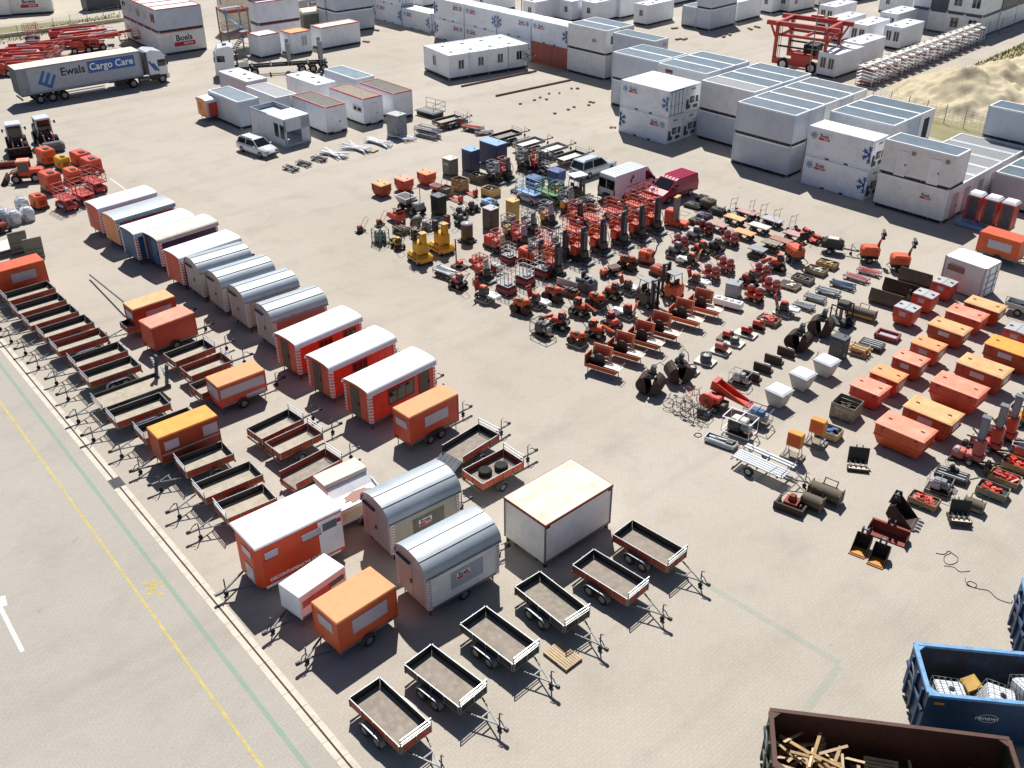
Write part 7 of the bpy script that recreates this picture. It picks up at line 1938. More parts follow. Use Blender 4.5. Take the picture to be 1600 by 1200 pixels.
def storage_container():
 L, W, H = 3.0, 2.1, 2.4; r = thing('storage_container', 'container')
 with part(r, 'body') as m:
  m.b2(-L/2+.03, -W/2+.03, .1, L/2-.03, W/2-.03, H-.03, 'cabin light')
  for k in range(14): m.box((-L/2+.2+k*.2, -W/2+.025, H/2), (.08, .04, H-.3), 'cabin light'); m.box((-L/2+.2+k*.2, W/2-.025, H/2), (.08, .04, H-.3), 'cabin light')
  for x in (-1, 1):
   for y in (-1, 1): m.box((x*(L/2-.05), y*(W/2-.05), H/2), (.1, .1, H), 'window panel')
 with part(r, 'roof') as m: m.b2(-L/2, -W/2, H-.04, L/2, W/2, H, 'white roof')
 with part(r, 'door') as m:
  m.box((L/2-.01, 0, H/2), (.05, W-.3, H-.3), 'white cool')
  for y in (-.5, .5): m.cyl((L/2+.04, y, .2), (L/2+.04, y, H-.2), .025, 'grey paint', 6)
  for z in (.7, 1.2, 1.7): m.box((L/2+.03, 0, z), (.03, W-.4, .05), 'grey paint')
 with part(r, 'faded_sign') as m: m.box((-.55, -W/2-.0, 1.7), (1.25, .02, .42), 'wagon brown side'); m.box((-.55, -W/2-.0, 1.98), (1.0, .02, .1), 'window panel')
 return r
put(storage_container(), 1542, 421, -50, 'white storage container with a faded brownish sign on its side', zpx=2.4, corner=(1.5, -1.05))
for k in range(3):
 o = get(portable_toilet); put(o, 1516 + k*26, 349 + k*7, 134-180, ['left of the three red portable toilets with white roof', 'middle of the three red portable toilets with white roof', 'right of the three red portable toilets, partly behind the box trailer'][k], 'red portable toilets at the right edge', z=.35)
m = MB(); m.cbox((0, 0, .2), (3.6, 1.4, .3), 'light blue', .05)
o = link('toilet_skid', m.mesh('toilet_skid'), None, at(1528, 356), (0, 0, -46)); tag(o, 'pale blue skid platform under the red portable toilets', None, 'platform')
# --- crates
GC = 'wooden crates of parts'
for px, py, L, W, H, ma, fill, lab in (
 (719, 298, 1.0, .9, .95, 'wood', 'rusty steel', 'tall brown slatted crate right of the dark green-grey cabinet'), (697, 306, .9, .8, .7, 'wood', 'dark steel', 'smaller brown crate behind the black machine cabinet'),
 (748, 284, 1.2, .9, .6, 'olive steel', 'engine', 'dark grey crate below the navy cabinet'), (767, 306, 1.2, .9, .6, 'tan sheet', 'engine', 'yellowish slatted crate carrying a dark engine'),
 (1320, 650, 1.2, 1.1, .85, 'grey wood', 'rusty steel', 'open grey-brown wooden bin beside the bright red bin'), (1294, 682, 1.1, .8, .45, 'pale wood', 'bin blue', 'crate full of blue pumps behind the amber cabinets'),
 (1254, 440, 1.25, .8, .32, 'grey wood', 'engine', 'grey wooden tray crate, third of the four by the light tower'), (1275, 427, 1.25, .8, .34, 'wood', 'white board', 'brown wooden tray crate, second of the four by the light tower'),
 (1292, 417, 1.25, .8, .34, 'wood', 'tan sheet', 'brown wooden tray crate, rearmost of the four by the light tower'), (1233, 449, 1.25, .85, .22, 'pale wood', 'white board', 'pale flat crate with bent parts, nearest of the four by the light tower'),
 (1201, 504, 1.2, .8, .3, 'wood', 'red paint', 'tray crate holding red parts beside the red pump pallet'),
 (1442, 788, 1.2, .7, .35, 'wood', 'red paint', 'crate of red couplings behind the large digging bucket'), (1549, 773, 1.25, .75, .4, 'grey wood', 'red orange', 'grey tray crate of orange-red chains'),
 (1568, 753, 1.25, .75, .35, 'wood', 'red paint', 'wooden crate of red couplings next to the grey tray of chains'), (1588, 733, 1.25, .8, .4, 'wood', 'bright red', 'wooden crate of bright red parts near the right edge')):
 P_(open_crate, px, py, -40, lab, GC, s=1.15, L=L, W=W, H=H, m_=ma, fill=fill, n=12 if 'red' in fill or 'blue' in fill else 7, slats=2 if H < .4 else 3)
# --- push lifts, mast lifts, scissor lifts
for px, py, lab in ((791, 458, 'dark red platform lift with white railings, nearest of the three'), (820, 444, 'dark red platform lift with white railings, middle of three'), (849, 432, 'dark red platform lift with white railings, rear of three')):
 P_(push_lift, px, py, -42, lab, 'dark red platform lifts with white railings')
for k, (px, py, hh, lab) in enumerate(((868, 433, 2.5, 'orange mast lift with a dark mast, nearest in the lift row behind the platform lifts'), (908, 409, 2.6, 'orange mast lift, second in the lift row'), (938, 395, 2.6, 'orange mast lift, third in the lift row'), (970, 383, 2.6, 'orange mast lift, fourth in the lift row'), (998, 373, 2.6, 'orange mast lift, fifth in the lift row'), (1022, 362, 2.7, 'red mast lift at the far end of the lift row'))):
 P_(mast_lift, px, py, -45, lab, 'vertical mast lifts in a row', s=1.1, h=hh, c='red orange', basket='red orange' if k % 2 else 'orange paint')
for k, (px, py, lab) in enumerate(((894, 373, 'orange railed scissor lift behind the second mast lift'), (925, 356, 'orange railed scissor lift behind the third mast lift'), (957, 344, 'orange railed scissor lift behind the fourth mast lift'), (990, 333, 'bright orange scissor lift behind the fifth mast lift'), (1010, 322, 'red scissor lift in front of the raspberry van'), (852, 394, 'pinkish scissor lift left of the first mast lifts'))):
 P_(scissor_lift, px, py, -45, lab, 'small orange scissor lifts behind the mast lifts', L=1.4, W=.8, h=.8, c='pinkish red' if k == 5 else 'red orange')
P_(scissor_lift, 857, 318, -45, 'green scissor lift with railings left of the white canopy', None, L=2.3, W=.9, h=1.0, c='green paint')
P_(scissor_lift, 826, 316, -45, 'grey and blue scissor lift with pale railings', None, L=2.2, W=.9, h=.9, c='light blue', white=True)
for px, py, c, mc, hh, lab in ((800, 374, 'tan sheet', 'grey paint', 2.0, 'mast lift with a tan box and grey mast'), (831, 366, 'grey paint', 'grey paint', 1.9, 'slim grey mast lift right of the tan box'), (858, 352, 'amber cabinet', 'window panel', 2.0, 'mast lift with an amber control cabinet'), (843, 416, 'red orange', 'dark grey', 2.2, 'dark mast lift right behind the rear platform lift'), (880, 404, 'red orange', 'dark grey', 2.4, 'dark mast lift between the first two of the lift row'), (816, 385, 'pinkish red', 'window panel', 1.8, 'pinkish lift with a pale mast below the amber cabinet'), (903, 352, 'pinkish red', 'dark grey', 2.0, 'dark mast lift at the amber lattice lift'), (876, 318, 'yellow paint', 'olive grey', 1.8, 'yellow-based mast machine right of the green scissor lift'),
 (889, 334, 'amber cabinet', 'grey plastic', 2.4, 'taller mast lift with amber cabinet and white lattice'),
 (757, 437, 'pinkish red', 'cream roof', 1.7, 'lift with a cream mast and pinkish base, left of the platform lifts'), (783, 396, 'pinkish red', 'cream roof', 1.6, 'lift with a cream mast beside the red cart'),
 (775, 285, 'olive grey', 'window panel', 1.9, 'olive-grey mast machine below the blue container'), (792, 281, 'red paint', 'olive grey', 2.1, 'red and grey mast machine with ladder frame'), (820, 266, 'olive grey', 'grey paint', 1.9, 'olive machine at the flatbed trailers'), (842, 268, 'red paint', 'grey paint', 2.0, 'red-topped mast machine at the flatbed trailers')):
 P_(mast_lift, px, py, -45, lab, 'mast machines in the dense rear of the field', c=c, mast=mc, basket='pinkish red' if c == 'red paint' else ('red orange' if c == 'pinkish red' else 'grey paint'), h=hh)
P_(push_lift, 795, 410, -45, 'small dark red railed lift beside the bright orange dome', None, c='dark red', s=.85)
P_(boxgen, 822, 408, -45, 'bright orange dome-shaped machine amid the red lifts', None, L=1.0, W=.9, H=1.1, c='red orange')
P_(ride_sweeper, 748, 418, 130, 'orange-red seated machine with pale top, left of the dark red lifts', None, c='red orange', s=.9)
P_(engine_frame, 776, 426, -45, 'brown and white framed unit between the cream masts', None, c='window panel', e='ply brown red')
P_(boxgen, 769, 386, -45, 'red sloping gas cart right of the heater drum', None, L=1.2, W=.8, H=.95, c='red paint')
for k, (px, py) in enumerate(((836, 300), (869, 288))):
 P_(lidded_bin, px, py, -45, ['blue wheeled waste bin with moulded lid, left of the pair', 'blue wheeled waste bin with moulded lid, right of the pair'][k], 'blue waste bins', L=1.35, W=1.1, H=1.35, body='bin blue', lid='bin blue', panel=None)
# --- yellow machines
P_(spider_lift, 657, 408, -55, 'yellow mast boom lift at the left edge of the field, nearer one', 'yellow mast boom lifts')
P_(spider_lift, 690, 393, -50, 'yellow mast boom lift behind the nearer one', 'yellow mast boom lifts')
P_(trencher, 622, 388, 120, 'small yellow and black walk-behind machine left of the yellow lifts', None, c='yellow paint', arm=True)
P_(heater, 730, 378, -40, 'brown drum heater with pale lid right of the yellow lifts')
P_(plate_compactor, 563, 363, -130, 'red-handled plate compactor at the far left of the field', 'plate compactors')
P_(plate_compactor, 593, 353, -130, 'red-handled plate compactor behind the gas cage', 'plate compactors')
P_(gas_cage, 595, 380, -45, 'wire cage with green gas bottles at the left of the field')
P_(ride_sweeper, 620, 346, 130, 'orange ride-on sweeper left of the grey dumper')
P_(dumper, 644, 332, 135, 'grey site dumper with an empty tipping hopper')
P_(pallet_truck, 718, 316, 135, 'red pallet truck in front of the yellowish crate', 'red pallet trucks'); P_(pallet_truck, 741, 306, 135, 'red pallet truck beside the yellowish crate', 'red pallet trucks')
P_(mixer, 652, 360, 30, 'grey concrete mixer with a red motor beside the yellow lifts')
P_(engine_frame, 668, 358, -45, 'galvanised framed generator next to the concrete mixer', None, e='grey paint')
on_board(profile_bundle, 627, 364, -45, 'short bundle of brown bars behind the mixer', 'bundle of brown bars', None, 'slats', L=1.1, n=5, seed=3, c='wagon brown side', c2='dark steel')
for px, py, lab in ((720, 340, 'dark engine trolley above the heater drum'), (739, 331, 'dark engine trolley left of the grey cabinet'), (722, 352, 'low dark engine unit beside the heater drum')): P_(trencher, px, py, 40, lab, 'dark engine trolleys', c='dark grey', arm=False)
P_(boxgen, 765, 322, -45, 'blue-grey low machine behind the dark grey cabinet', None, L=1.2, W=1.0, H=.55, c='dumpster edge')
P_(dumper, 690, 306, 140, 'small dark dumper with a pinkish hopper beside the tank bins', None, c='dark grey', hop='pinkish red', s=.7)
def barrier_jack():
 r = thing('lifting_pole', 'pole')
 with part(r, 'pole') as m: m.cyl((-.3, 0, .2), (-.35, 0, 2.0), .05, 'ply brown red', 8); m.box((-.36, 0, 2.02), (.14, .14, .06), 'window panel')
 with part(r, 'carriage') as m: m.cbox((0, 0, .3), (.5, .4, .25), 'red paint', .05); m.tube([(-.1, .2, .4), (.35, .25, .55), (.6, .1, .4)], .03, 'red paint'); m.tube([(.1, -.2, .4), (.4, -.3, .5)], .03, 'window panel')
 return r
put(barrier_jack(), 718, 418, -40, 'red stand with a tall brown pole left of the red seated machine', z=.15); put(get(board_pallet, 1.1, .8, 'rusty steel'), 718, 418, -40, 'dark base board under the red pole stand', 'pallets under the hire machines')
on_board(profile_bundle, 696, 432, -40, 'bundle of grey aluminium profiles at the left corner of the field', 'grey profile bundle', None, 'slats', L=1.7, n=6, seed=5)
on_board(trencher, 716, 450, 140, 'pinkish walk-behind saw beside the profile bundle', 'pinkish walk-behind saw', None, 'rusty steel', c='pinkish red', arm=False, s=.9)
on_board(floor_saw, 757, 470, -40, 'orange floor saw with a white blade guard at the front edge', 'orange floor saw at the front edge', None, 'white board', s=1.15)
# --- rollers, saws and walk-behind machines
GR2 = 'walk-behind machines on boards'
for k, (fn, px, py, yaw, lab, short, kw) in enumerate((
 (roller, 815, 489, 150, 'orange roller on a dark board below the platform lifts', 'orange roller below the platform lifts', dict(pm='rusty steel')),
 (floor_saw, 838, 479, -40, 'orange saw on a pale board behind the first roller', 'saw behind the first roller', dict()),
 (roller, 864, 470, 150, 'orange roller with dark hood beside the long white crate', 'roller beside the long white crate', dict(pm='rusty steel', c='red orange')),
 (trencher, 874, 514, 160, 'orange trencher with raised arm near the dark frame machine', 'trencher near the dark frame machine', dict(pm='rusty steel')),
 (trencher, 905, 492, -35, 'orange trencher with yellowish steps right of the raised-arm trencher', 'trencher with steps', dict(pm='rusty steel', c='ply red')),
 (roller, 932, 481, 140, 'orange roller on a white board right of the black sweeper', 'roller right of the black sweeper', dict()),
 (trencher, 957, 467, 150, 'dark red machine with thin levers behind the white-board roller', 'machine with thin levers', dict(pm='rusty steel', c='ply red', arm=False)),
 (floor_saw, 981, 458, -40, 'orange cutter with tall red guard left of the dark forklift', 'cutter with tall guard', dict(pm='white board')),
 (floor_saw, 979, 496, 150, 'red saw with white plate on a board below the dark forklift', 'red saw below the dark forklift', dict()),
 (trencher, 955, 515, -60, 'red machine with pale levers behind the raised-lid saws', 'machine with pale levers', dict(pm='slats', arm=False, c='red paint')),
 (trencher, 929, 527, -20, 'orange stump cutter with a white cap and wheels', 'orange stump cutter', dict(pm='rusty steel', c='orange paint')),
 (roller, 902, 539, 150, 'small orange roller on a white board at the front edge of the field', 'small roller at the front edge', dict(s=.85)),
 (roller, 980, 421, 150, 'dark red roller with many rods behind the orange mini dumper', 'roller with many rods', dict(pm='rusty steel', c='ply red')),
 (trencher, 1055, 402, 140, 'grey machine on a white board right of the orange vacuum', 'grey machine right of the orange vacuum', dict(c='grey paint', arm=False)),
 (twin_compressor, 1062, 389, -45, 'pink compressor on a white board behind the grey machine', 'pink compressor behind the grey machine', dict()),
 (trencher, 1084, 377, 150, 'grey-hooded machine on a white board near the orange truck', 'grey-hooded machine', dict(c='window panel', arm=False)),
 (twin_compressor, 1100, 367, -45, 'dark red compressor beside the first trolley', 'dark red compressor beside the first trolley', dict(pm='rusty steel', c='dark red')),
 (trencher, 1094, 400, 120, 'red machine with pale rods on a white board left of the trolleys', 'red machine with pale rods', dict(arm=False)),
 (trencher, 1117, 396, 130, 'dark machine with an orange plate behind it left of the trolleys', 'dark machine with orange plate', dict(c='dark grey', arm=False)),
 (twin_compressor, 1140, 383, -45, 'pinkish compressor at the end of the board row by the trolleys', 'compressor at the end of the board row', dict(pm='rusty steel')),
 (floor_saw, 1078, 414, 150, 'saw with a long orange tray left of the compressors', 'saw with long orange tray', dict(pm='slats', c='faded orange')),
 (floor_saw, 1087, 448, -40, 'orange and grey saw on a white board left of the grey steel cabinet', 'saw left of the grey cabinet', dict()),
 (twin_compressor, 1110, 437, -45, 'pinkish twin compressor, first left of the grey steel cabinet', 'first pinkish twin compressor', dict(pm='slats')),
 (twin_compressor, 1133, 425, -45, 'pinkish twin compressor, second behind the grey steel cabinet', 'second pinkish twin compressor', dict(pm='slats')),
 (twin_compressor, 1189, 435, -45, 'pinkish twin compressor right of the red posts', 'compressor right of the red posts', dict(pm='slats')),
 (twin_compressor, 1204, 458, -45, 'pinkish twin compressor below the pale flat crate', 'compressor below the pale flat crate', dict(pm='slats')),
 (twin_compressor, 1177, 471, -45, 'bright orange-red twin compressor in front of the grey cabinet', 'bright orange-red twin compressor', dict(pm='rusty steel', c='red orange')),
 (trencher, 1170, 447, 140, 'dark red machine with two upright red posts', 'machine with red posts', dict(pm='rusty steel', c='dark red', arm=False)),
 (trencher, 1213, 422, 170, 'orange trencher with a long blade below the light tower', 'trencher below the light tower', dict(pm='rusty steel')),
 (floor_saw, 1224, 492, -30, 'red pump on a white board behind the crate of red parts', 'red pump behind the crate of red parts', dict(c='red paint', pk=(1.25, .8))))):
 on_board(fn, px, py, yaw, lab, short, GR2, pyaw=-42, **kw)
P_(dumper, 951, 431, 30, 'orange mini dumper with an empty brown hopper', None, c='red orange', hop='wagon brown side', s=.55)
def black_sweeper():
 r = thing('ride_on_scrubber', 'machine')
 with part(r, 'body') as m: m.cbox((0, 0, .6), (1.5, 1.0, .8), 'dark grey', .2); m.cbox((-.35, 0, 1.02), (.7, .9, .12), 'grey paint', .05)
 with part(r, 'seat') as m: m.cbox((-.1, 0, 1.1), (.4, .45, .12), 'dark steel', .03); m.box((-.3, 0, 1.28), (.1, .42, .36), 'dark steel')
 with part(r, 'steering') as m: m.cyl((.4, 0, 1.0), (.3, 0, 1.25), .03, 'dark steel', 6); m.lathe([(.15, 0), (.17, .02), (.15, .04)], (.3, 0, 1.25), 'window panel', n=12)
 for y in (-1, 1): wheel(r, -.4, y*.46, .22, .22, .14, n=12)
 wheel(r, .55, 0, .2, .2, .14, n=12); return r
put(black_sweeper(), 916, 455, -40, 'black ride-on scrubber in the middle of the walk-behind machines')
def long_crate():
 r = thing('long_case', 'case')
 with part(r, 'case') as m: m.b2(-1.0, -.3, .05, 1.0, .3, .4, 'ply brown red')
 with part(r, 'open_lid') as m: m.box((-.15, .36, .68), (1.7, .05, .5), 'white board', rx=-8)
 with part(r, 'contents') as m:
  for k in range(5): m.box((.1+k*.18, 0, .48), (.12, .4, .2+.05*(k % 3)), 'engine')
 return r
put(long_crate(), 884, 460, -35, 'long brown case with an open white lid by the black scrubber')
P_(forklift, 1014, 478, -50, 'dark forklift with a patterned mast', None, c='dark grey', body='olive steel'); P_(forklift, 1046, 463, 130, 'orange forklift with a tall open mast', None, c='dark steel', body='orange paint', mast_h=2.3)
on_board(engine_frame, 848, 524, -45, 'dark framed machine at the front edge with a small ladder', 'dark framed machine', None, 'rusty steel', c='dark steel', e='dark grey')
P_(boxgen, 1009, 410, -30, 'bright orange vacuum box with a black hose', None, L=1.0, W=.9, H=1.0, c='orange paint')
m = MB(); m.tube([(0, 0, .5), (.15, .05, .9), (.2, .1, 1.3), (.35, .1, 1.5)], .05, 'dark steel', 6); o = link('suction_hose', m.mesh('suction_hose'), None, at(1020, 410), (0, 0, -20)); tag(o, 'black upright hose beside the bright orange vacuum box', None, 'hose')
P_(boxgen, 1031, 430, -45, 'dark orange low machine behind the orange forklift', None, L=1.3, W=.9, H=.7, c='ply red')
def order_picker():
 r = thing('order_picker', 'forklift')
 with part(r, 'body') as m: m.cbox((-.3, 0, .75), (.8, .9, 1.2), 'red orange', .1); m.cbox((.6, 0, .35), (1.3, .85, .35), 'orange paint', .06)
 with part(r, 'mast') as m: m.box((.15, 0, 1.35), (.25, .7, 2.2), 'bed floor'); m.box((.15, 0, 2.47), (.3, .75, .06), 'tan sheet')
 with part(r, 'railing') as m: m.tube([(.3, -.4, .55), (.3, -.4, 1.2), (1.2, -.4, 1.2), (1.2, .4, 1.2), (.3, .4, 1.2), (.3, .4, .55)], .02, 'grey paint')
 for x in (-.4, .9):
  for y in (-1, 1): wheel(r, x, y*.4, .2, .2, .14, n=12)
 return r
put(order_picker(), 1052, 352, -35, 'orange order picker truck with a brown mast beside the red lifts')
P_(forklift, 902, 310, 30, 'small forklift under a white canopy roof behind the mast lifts', None, c='olive grey', body='olive steel', mast_h=1.7)
m = MB(); m.b2(-.75, -.55, 2.08, .65, .55, 2.16, 'white roof'); o = link('canopy_roof', m.mesh('canopy_roof'), CACHE[('forklift', (), (('body', 'olive steel'), ('c', 'olive grey'), ('mast_h', 1.7)))])
for px, py, lab in ((922, 326, 'black framed unit left of the white van'), (950, 316, 'dark wire cage unit right behind the white van'), (905, 327, 'dark upright frame unit by the canopy forklift')): P_(engine_frame, px, py, -45, lab, 'dark framed units by the vans', c='dark steel', e='dark grey', s=1.25)
# --- raised-lid masonry saws
SAWS = ((942, 584, 'ply red', 'red orange'), (977, 563, 'ply red', 'red orange'), (1008, 545, 'ply red', 'bright red'), (1034, 530, 'ply brown red', 'red orange'), (1070, 509, 'orange paint', 'orange paint'), (1100, 493, 'orange paint', 'orange paint'))
for k, (px, py, c, ld) in enumerate(SAWS):
 P_(brick_saw, px, py, -32, ['masonry saw with raised red guard, nearest of the six', 'masonry saw with raised guard, second of the six', 'masonry saw with raised guard, third of the six', 'masonry saw with darker raised guard, fourth of the six', 'bright orange masonry saw, nearer of the two orange ones', 'bright orange masonry saw, by the long white box'][k], 'masonry saws with raised guards', c=c, lid=ld, tray='cream roof' if k in (3, 4) else 'white board')
def duct_box():
 r = thing('ventilation_box', 'box')
 with part(r, 'box') as m: m.cbox((0, 0, .38), (2.0, .6, .4), 'white paint', .04); m.b2(-.9, -.25, .04, .9, .25, .18, 'dark steel')
 for k in range(4):
  with part(r, 'fan') as m: m.lathe([(.17, .58), (.17, .61), (.02, .62)], (-.72+k*.48, 0, 0), 'grey plastic', n=14)
 return r
put(duct_box(), 1137, 480, -33, 'long white box with four round fans on top')
# --- trolleys, lift tables, hand trucks
GTL = 'flat platform trolleys in rows'
for px, py, top, lab in ((1120, 360, 'pinkish red', 'pinkish platform trolley, leftmost of the group'), (1147, 350, 'tan orange lid', 'tan-topped platform trolley, middle of the rear row'), (1166, 341, 'pinkish red', 'pinkish platform trolley under the hand trucks'), (1162, 373, 'faded orange', 'orange-tinted platform trolley, middle of the front row'),
 (1186, 363, 'white board', 'pale-topped platform trolley in the centre of the group'), (1206, 353, 'window panel', 'greyish pink platform trolley below the hand trucks'), (1219, 385, 'wagon brown side', 'brownish platform trolley behind the light tower'), (1241, 376, 'pinkish red', 'pinkish platform trolley right of the light tower')):
 P_(trolley, px, py, -45, lab, GTL, top='faded pink' if top == 'pinkish red' else top, s=1.1)
P_(lift_table, 1182, 402, -40, 'grey lift table, nearer of the two', 'lift tables'); P_(lift_table, 1203, 392, -40, 'tan-topped lift table behind the grey one', 'lift tables', top='bed floor')
for px, py, lab, w_ in ((1144, 332, 'dark hand truck, leftmost of the row', .62), (1172, 336, 'dark hand truck with narrow frame, second of the row', .45), (1190, 342, 'dark hand truck, third of the row', .62), (1211, 350, 'dark hand truck, fourth of the row', .62), (1236, 360, 'dark hand truck, rightmost of the row', .6)):
 P_(hand_truck, px, py, 118, lab, 'hand trucks standing in a row', w_=w_)
def wheel_dolly(c='red paint'):
 r = thing('wheel_dolly', 'dolly')
 with part(r, 'frame') as m: m.box((0, 0, .25), (1.0, .7, .08), c); m.tube([(-.5, 0, .25), (-.8, 0, .7), (-.8, .2, .75), (-.8, -.2, .75)], .02, c); m.box((.2, 0, .4), (.3, .5, .2), c)
 for x in (-.3, .35):
  for y in (-1, 1): wheel(r, x, y*.42, .24, .24, .12, rim='red paint', n=14)
 return r
put(get(wheel_dolly), 1257, 368, 30, 'red cart with big wheels beside the right-hand trolley', 'red wheel carts'); put(get(wheel_dolly), 1273, 378, 40, 'low red wheel cart left of the black compressor', 'red wheel carts')
def towed_compressor():
 r = thing('towed_compressor', 'compressor')
 with part(r, 'canopy') as m: m.cbox((0, 0, .8), (1.6, 1.0, .7), 'black ply', .22); m.cbox((0, 0, 1.16), (.8, .5, .05), 'white board', .02)
 with part(r, 'bumper_rail') as m: m.tube([(-.85, -.5, .5), (.85, -.5, .5), (.85, .5, .5), (-.85, .5, .5)], .04, 'dark steel', 5, True)
 for y in (-1, 1): wheel(r, -.1, y*.55, .26, .26, .18, n=14)
 drawbar(r, .85, .45, .6, .4, 's'); return r
put(towed_compressor(), 1299, 394, -25, 'black towed compressor with a small drawbar')
P_(light_tower, 1240, 408, -70, 'orange light tower cart with a dark telescopic mast among the trolleys', None, c='orange paint', mast=.9)
P_(light_tower, 1356, 408, -10, 'orange light tower with twin lamps, left of the pair on the right', 'orange light towers', mast=.8); P_(light_tower, 1403, 422, -10, 'orange light tower, right one of the pair near the plough blades', 'orange light towers', mast=.8)
for px, py, L, W, H, c, lab in ((1096, 318, .9, .9, .7, 'rubber', 'black round stack of gear by the raspberry van'), (1105, 325, 1.2, 1.0, .8, 'olive steel', 'dark olive box right of the raspberry van'), (1084, 324, 1.4, .9, .35, 'black ply', 'flat black gear beside the raspberry van'), (1121, 334, 1.2, .8, .5, 'black ply', 'black open box left of the hand trucks'), (1100, 342, 1.1, .9, .45, 'wagon navy', 'dark blue low box left of the trolleys'), (1087, 350, 1.1, .9, .45, 'black ply', 'black low box right of the order picker')):
 P_(boxgen, px, py, -40, lab, 'dark boxes near the raspberry van', L=L, W=W, H=H, c=c)
# --- bundles of profiles
GP = 'bundles of metal profiles'
for px, py, c, c2, L, sd, lab in ((1256, 482, 'aluminium', 'galvanised', 1.5, 1, 'aluminium profile bundle, nearest of the short row'), (1273, 469, 'aluminium', 'galvanised', 1.6, 2, 'aluminium profile bundle, second of the short row'), (1293, 459, 'galvanised', 'aluminium', 1.8, 4, 'grey profile bundle, third of the short row'),
 (1316, 449, 'wagon blue', 'galvanised', 1.9, 6, 'blue and grey profile bundle'), (1338, 438, 'red paint', 'window panel', 2.0, 7, 'red profile bundle next to the blue one'), (1357, 428, 'pinkish red', 'window panel', 1.9, 8, 'pinkish profile bundle furthest back')):
 P_(profile_bundle, px, py, -38, lab, GP, c=c, c2=c2, L=L, seed=sd, n=6)
on_board(profile_bundle, 1342, 553, -38, 'wooden tray of orange-ended bars', 'tray of orange-ended bars', None, 'pale wood', L=1.0, n=6, seed=9, c='pale wood', c2='faded orange')
def steel_tray(c='dark red', L=1.35, W=.85):
 r = thing('steel_tray', 'tray')
 with part(r, 'sides') as m:
  for y in (-1, 1): m.box((0, y*W/2, .2), (L, .1, .26), c)
  for x in (-1, 1): m.box((x*L/2, 0, .2), (.1, W+.1, .26), c)
 with part(r, 'floor') as m: m.b2(-L/2, -W/2, .08, L/2, W/2, .16, 'window panel' if c == 'dark red' else 'dark steel')
 if c != 'dark red':
  with part(r, 'bars') as m:
   for y in (-.22, .05, .28): m.box((0, y, .3), (L*.9, .09, .06), 'aluminium')
 return r
put(get(steel_tray), 1386, 528, -38, 'dark red steel tray in front of the square red bins'); put(get(steel_tray, 'dark steel'), 1361, 543, -38, 'black tray with silver bars beside the dark red tray')
# --- plough blades, brush, auger stand
for px, py, lab in ((1383, 478, 'dark plough blade, nearest of the three near the red bins'), (1404, 461, 'brown plough blade, middle of three'), (1428, 444, 'dark plough blade, rearmost by the light tower')): P_(snow_blade, px, py, -40, lab, 'dark plough blades', L=2.3, H=1.05, c='rusty steel' if 'brown' in lab else 'olive steel')
P_(brush_roll, 1344, 496, -38, 'long tan sweeping brush left of the plough blades', None, L=1.9)
def auger_stand():
 r = thing('auger_stand', 'attachment')
 with part(r, 'frame') as m: m.tube([(-.5, -.4, .05), (-.5, -.4, 1.1), (.35, -.4, 1.1), (.4, -.4, .05)], .05, 'dark steel'); m.tube([(-.5, .4, .05), (-.5, .4, 1.1), (.35, .4, 1.1), (.4, .4, .05)], .05, 'dark steel'); m.box((-.05, 0, .08), (1.3, .9, .08), 'dark steel')
 with part(r, 'head') as m: m.cbox((0, 0, 1.1), (.6, .6, .35), 'black ply', .06); m.cyl((.3, 0, .3), (.7, 0, .2), .2, 'dark steel', 10); m.cyl((-.1, 0, .2), (-.1, 0, .9), .1, 'galvanised', 8)
 return r
put(auger_stand(), 1314, 505, -40, 'black auger attachment on a stand before the sweeping brush').scale = (1.25, 1.25, 1.25)
# --- grabs, buckets, boards
P_(grab_bucket, 1016, 612, -25, 'rusty clamshell grab at the front edge with curled hoses', 'clamshell grabs', s=1.2); P_(grab_bucket, 1059, 594, 10, 'brown clamshell grab behind the front one', 'clamshell grabs', s=1.2)
P_(grab_bucket, 1246, 545, -35, 'rusty clamshell grab, left of the pair in the middle', 'clamshell grabs', s=1.2); P_(grab_bucket, 1281, 522, -30, 'rusty clamshell grab, right of the pair in the middle', 'clamshell grabs', s=1.2)
def vibro_board():
 r = thing('tamper_plate', 'attachment')
 with part(r, 'plate') as m: m.box((0, 0, .22), (.85, .1, .4), 'rusty steel'); m.box((0, .16, .06), (.85, .4, .08), 'rusty steel')
 with part(r, 'coupler') as m: m.box((.1, .28, .2), (.24, .2, .22), 'grey paint'); m.cyl((-.05, .28, .3), (.25, .28, .3), .05, 'window panel', 8)
 return r
for px, py, lab in ((1172, 594, 'brown steel plate attachment, nearest of four'), (1190, 581, 'brown steel plate attachment, second of four'), (1207, 568, 'brown steel plate attachment, third of four'), (1227, 556, 'brown steel plate attachment, rearmost of four')): P_(vibro_board, px, py, -38, lab, 'brown plate attachments in a row', s=1.3)
def pump_set(c='red paint', drum=False):
 r = thing('water_pump', 'pump')
 with part(r, 'motor') as m: m.cyl((-.25, 0, .26), (.1, 0, .26), .16, c, 12); m.ball((.2, 0, .26), .2, c, 10, 6); m.cyl((.2, 0, .3), (.2, 0, .55), .09, 'window panel', 10)
 with part(r, 'feet') as m: m.box((0, 0, .05), (.5, .3, .1), 'dark steel')
 return r
def drum_pump():
 r = thing('hose_drum', 'pump')
 with part(r, 'drum') as m: m.lathe([(.3, 0), (.3, .38), (.26, .4), (.24, .12), (.02, .12)], (0, 0, .02), 'dark grey', n=18)
 with part(r, 'contents') as m:
  for k in range(5): m.box((math.cos(k*1.3)*.1, math.sin(k*1.3)*.1, .34), (.2, .06, .06), 'white board', rz=k*50)
 return r
GPU = 'pumps on white boards'
